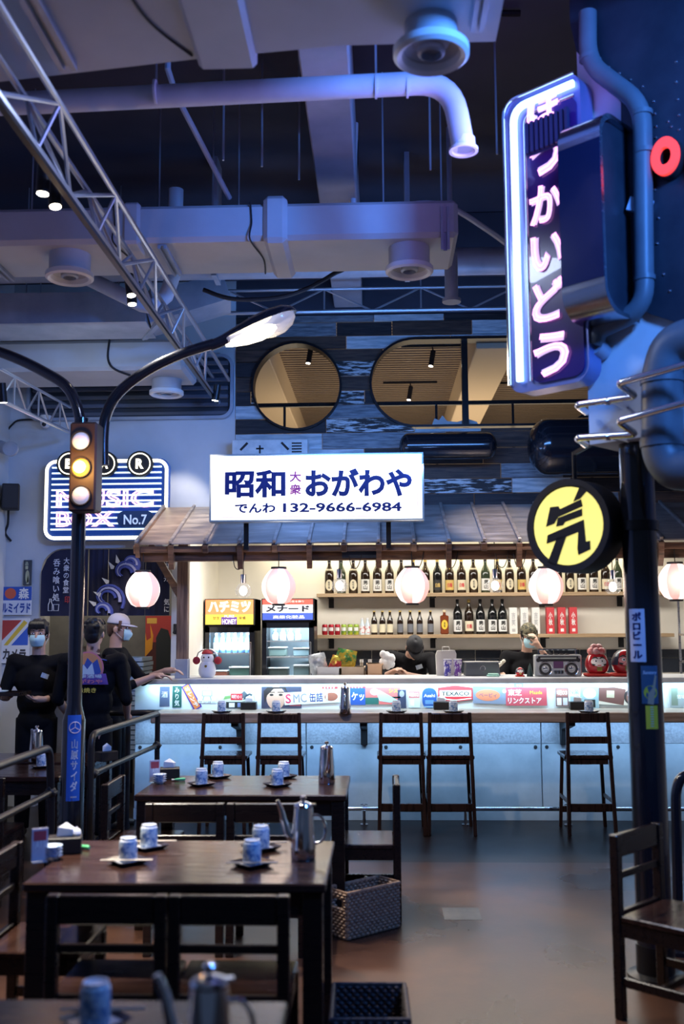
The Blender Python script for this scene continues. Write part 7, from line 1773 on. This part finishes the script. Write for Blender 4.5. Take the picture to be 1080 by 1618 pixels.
# man seen from behind with a printed emblem
EX, EYY = PY(138, 1050, 8.05).x, 7.95+.25
t, h = person('person', 'man in a black shirt with a bright round emblem across his back', (EX, EYY, 0), PI, dict(head=V(0, -.03, 1.66), pelvis=V(0, 0, .95), chest=V(0, 0, 1.28), neck=V(0, 0, 1.51),
    shL=V(-.215, 0, 1.44), shR=V(.215, 0, 1.44), elL=V(-.28, .0, 1.14), elR=V(.28, .0, 1.14), wrL=V(-.24, -.20, .98), wrR=V(.24, -.20, .98), handL=((0, -1, -.2), (1, 0, 0), .35), handR=((0, -1, -.2), (-1, 0, 0), .35), sleeve=.62, hair='hair_black'))
EB = dict(pink=paint('emb_pink', (.70, .22, .28)), orange=paint('emb_orange', (.75, .32, .14)), blue=paint('emb_blue', (.05, .10, .40)), pale=paint('emb_pale', (.60, .70, .80)), yellow=paint('emb_yellow', (.78, .60, .10)), purple=paint('emb_purple', (.16, .08, .36)))
yb = .148
def em(poly, k, mat): MB().patch(poly, lambda a, b, hh: V(-a, hh-.35*a*a, b), yb+.0012*k, yb+.0012*k+.002).build('emblem', EB[mat], t, local=True)
em(circ(.130, 30, 0, 1.39), 0, 'pink'); em(circ(.118, 30, 0, 1.39), 2, 'orange'); em([(-.11, 1.36), (-.07, 1.44), (-.03, 1.40), (.0, 1.47), (.05, 1.42), (.08, 1.46), (.11, 1.36), (.08, 1.31), (-.08, 1.31)], 4, 'blue'); em([(-.06, 1.34), (-.03, 1.42), (0, 1.37), (.04, 1.43), (.06, 1.34)], 6, 'pale')
em([(-.15, 1.345), (.15, 1.345), (.17, 1.26), (-.13, 1.26)], 8, 'purple')
def etext(s, z, w_, h_, k, mat, dx=0):
    m_ = MB().text(s, (0, 0, 0), w_, h_, bold=.02, ext=.0008); m_.v = [(-(p[0]+dx), yb+.0012*k+.001-p[1]-.35*(p[0]+dx)**2, p[2]+z) for p in m_.v]; m_.build('lettering', EB[mat], t, local=True)
etext('大衆酒場', 1.325, .24, .03, 11, 'pale'); etext('おがわや', 1.285, .25, .035, 11, 'pink'); etext('串焼き', 1.215, .15, .04, 3, 'yellow')
m_ = MB()
for i, chx in enumerate('元気の居酒屋横丁'):
    a = PI*(.92-.84*i/7); g_ = MB().text(chx, (0, 0, 0), .03, .03, bold=.02, ext=.0006)
    ca, sa = math.cos(a-PI/2), math.sin(a-PI/2)
    m_.add([(-(.158*math.cos(a)+p[0]*ca-p[2]*sa), yb+.001-.35*.02, 1.39+.158*math.sin(a)+p[0]*sa+p[2]*ca) for p in g_.v], g_.f)
m_.build('lettering', EB['pink'], t, local=True)
MB().tube(smoothpath([V(.02, .10, 1.49), V(-.09, .11, 1.46), V(-.15, .04, 1.44)]), .004, 6).build('lanyard', paint('lanyard_blue', (.05, .12, .5)), t, local=True)
# capped cook in profile
t, h = person('person', 'cook in profile with a pale cap and mask reaching over the counter end', (PY(183, 1000, 8.86).x, 8.86, 0), PI/2, dict(head=V(0, -.03, 1.70), face=(0, -1, -.10), pelvis=V(0, 0, .97), chest=V(0, 0, 1.31), neck=V(0, 0, 1.55),
    shL=V(-.195, 0, 1.47), shR=V(.195, 0, 1.47), elL=V(-.20, -.14, 1.20), elR=V(.20, -.20, 1.24), wrL=V(-.10, -.36, 1.29), wrR=V(.12, -.42, 1.33), handL=((0.2, -1, .05), (0, 0, -1), .35), handR=((.0, -1, .0), (0, 0, -1), .35), sleeve=.70, hair='hair_brown', mask=1, cap=M('cap_pale', (.56, .56, .66), .7)))
# bartender bending over the bench
t, h = person('person', 'bartender in black bent over the bench wiping a bowl, cap hiding the face', (PY(648, 1050, 10.62).x, 10.66, 0), .0, dict(head=V(.03, -.42, 1.49), face=(.10, -.55, -.83), headup=(.1, -.8, .5), pelvis=V(0, .06, .95), chest=V(-.02, -.14, 1.25), neck=V(.0, -.29, 1.43),
    shL=V(-.205, -.20, 1.40), shR=V(.205, -.20, 1.38), elL=V(-.27, -.34, 1.20), elR=V(.24, -.40, 1.16), wrL=V(-.17, -.52, 1.27), wrR=V(-.02, -.54, 1.23), handL=((.75, -.5, .1), (0, -.3, -1), .45), handR=((-1, -.3, .15), (0, .2, 1), .45), sleeve=.66, hair='hair_black', cap=M('cap_black', (.012, .012, .016), .7), footy=.05))
badge(t, V(.08, -.315, 1.30), 0, 1.2, -.3)
c = PY(611, 1045, 10.02)
tw_ = thing('white_cloth', 'bunched white cloth in the hands of the bending bartender', 'cloth', (c.x, 10.02, c.z-.07))
mb = MB(); q = random.Random(8)
for i in range(14): mb.ball((q.uniform(-.05, .05), q.uniform(-.03, .03), q.uniform(.02, .14)), (.036, .03, .04), 8, 6)
fuse(mb, 'folds', M('cloth_white', (.80, .80, .80), .8), tw_, .007, 3)
# masked bartender with patterned cap
CAMO = M('camo', (.03, .03, .02), .8, col2=(.14, .12, .07), ns=34, lo=.45, hi=.55)
t, h = person('person', 'bartender with a camouflage cap and mask, one hand raised to the face', (PY(830, 1050, 10.62).x, 10.62, 0), .0, dict(head=V(.02, -.12, 1.60), face=(.12, -1, -.30), pelvis=V(0, .04, .93), chest=V(0, 0, 1.24), neck=V(.01, -.04, 1.46),
    shL=V(-.195, .0, 1.39), shR=V(.195, .0, 1.40), elL=V(-.27, -.08, 1.14), elR=V(.25, -.16, 1.28), wrL=V(-.28, -.34, 1.20), wrR=V(.10, -.255, 1.50), handL=((-.2, -.8, .25), (.6, 0, -.6), .4), handR=((-.45, .05, .8), (-.3, .9, .1), .35), sleeve=.42, hair='hair_black', mask=1, cap=CAMO))
c = PY(787, 1052, 10.2)
tw_ = thing('paper_towel', 'crumpled paper towel held by the masked bartender', 'towel', (c.x, 10.2, c.z-.05))
mb = MB()
for i in range(7): mb.ball((-.05+i*.017, q.uniform(-.01, .01), .0+i*.016), (.022, .018, .02), 8, 6)
fuse(mb, 'paper_folds', M('towel_cream', (.74, .70, .58), .8), tw_, .006, 2)
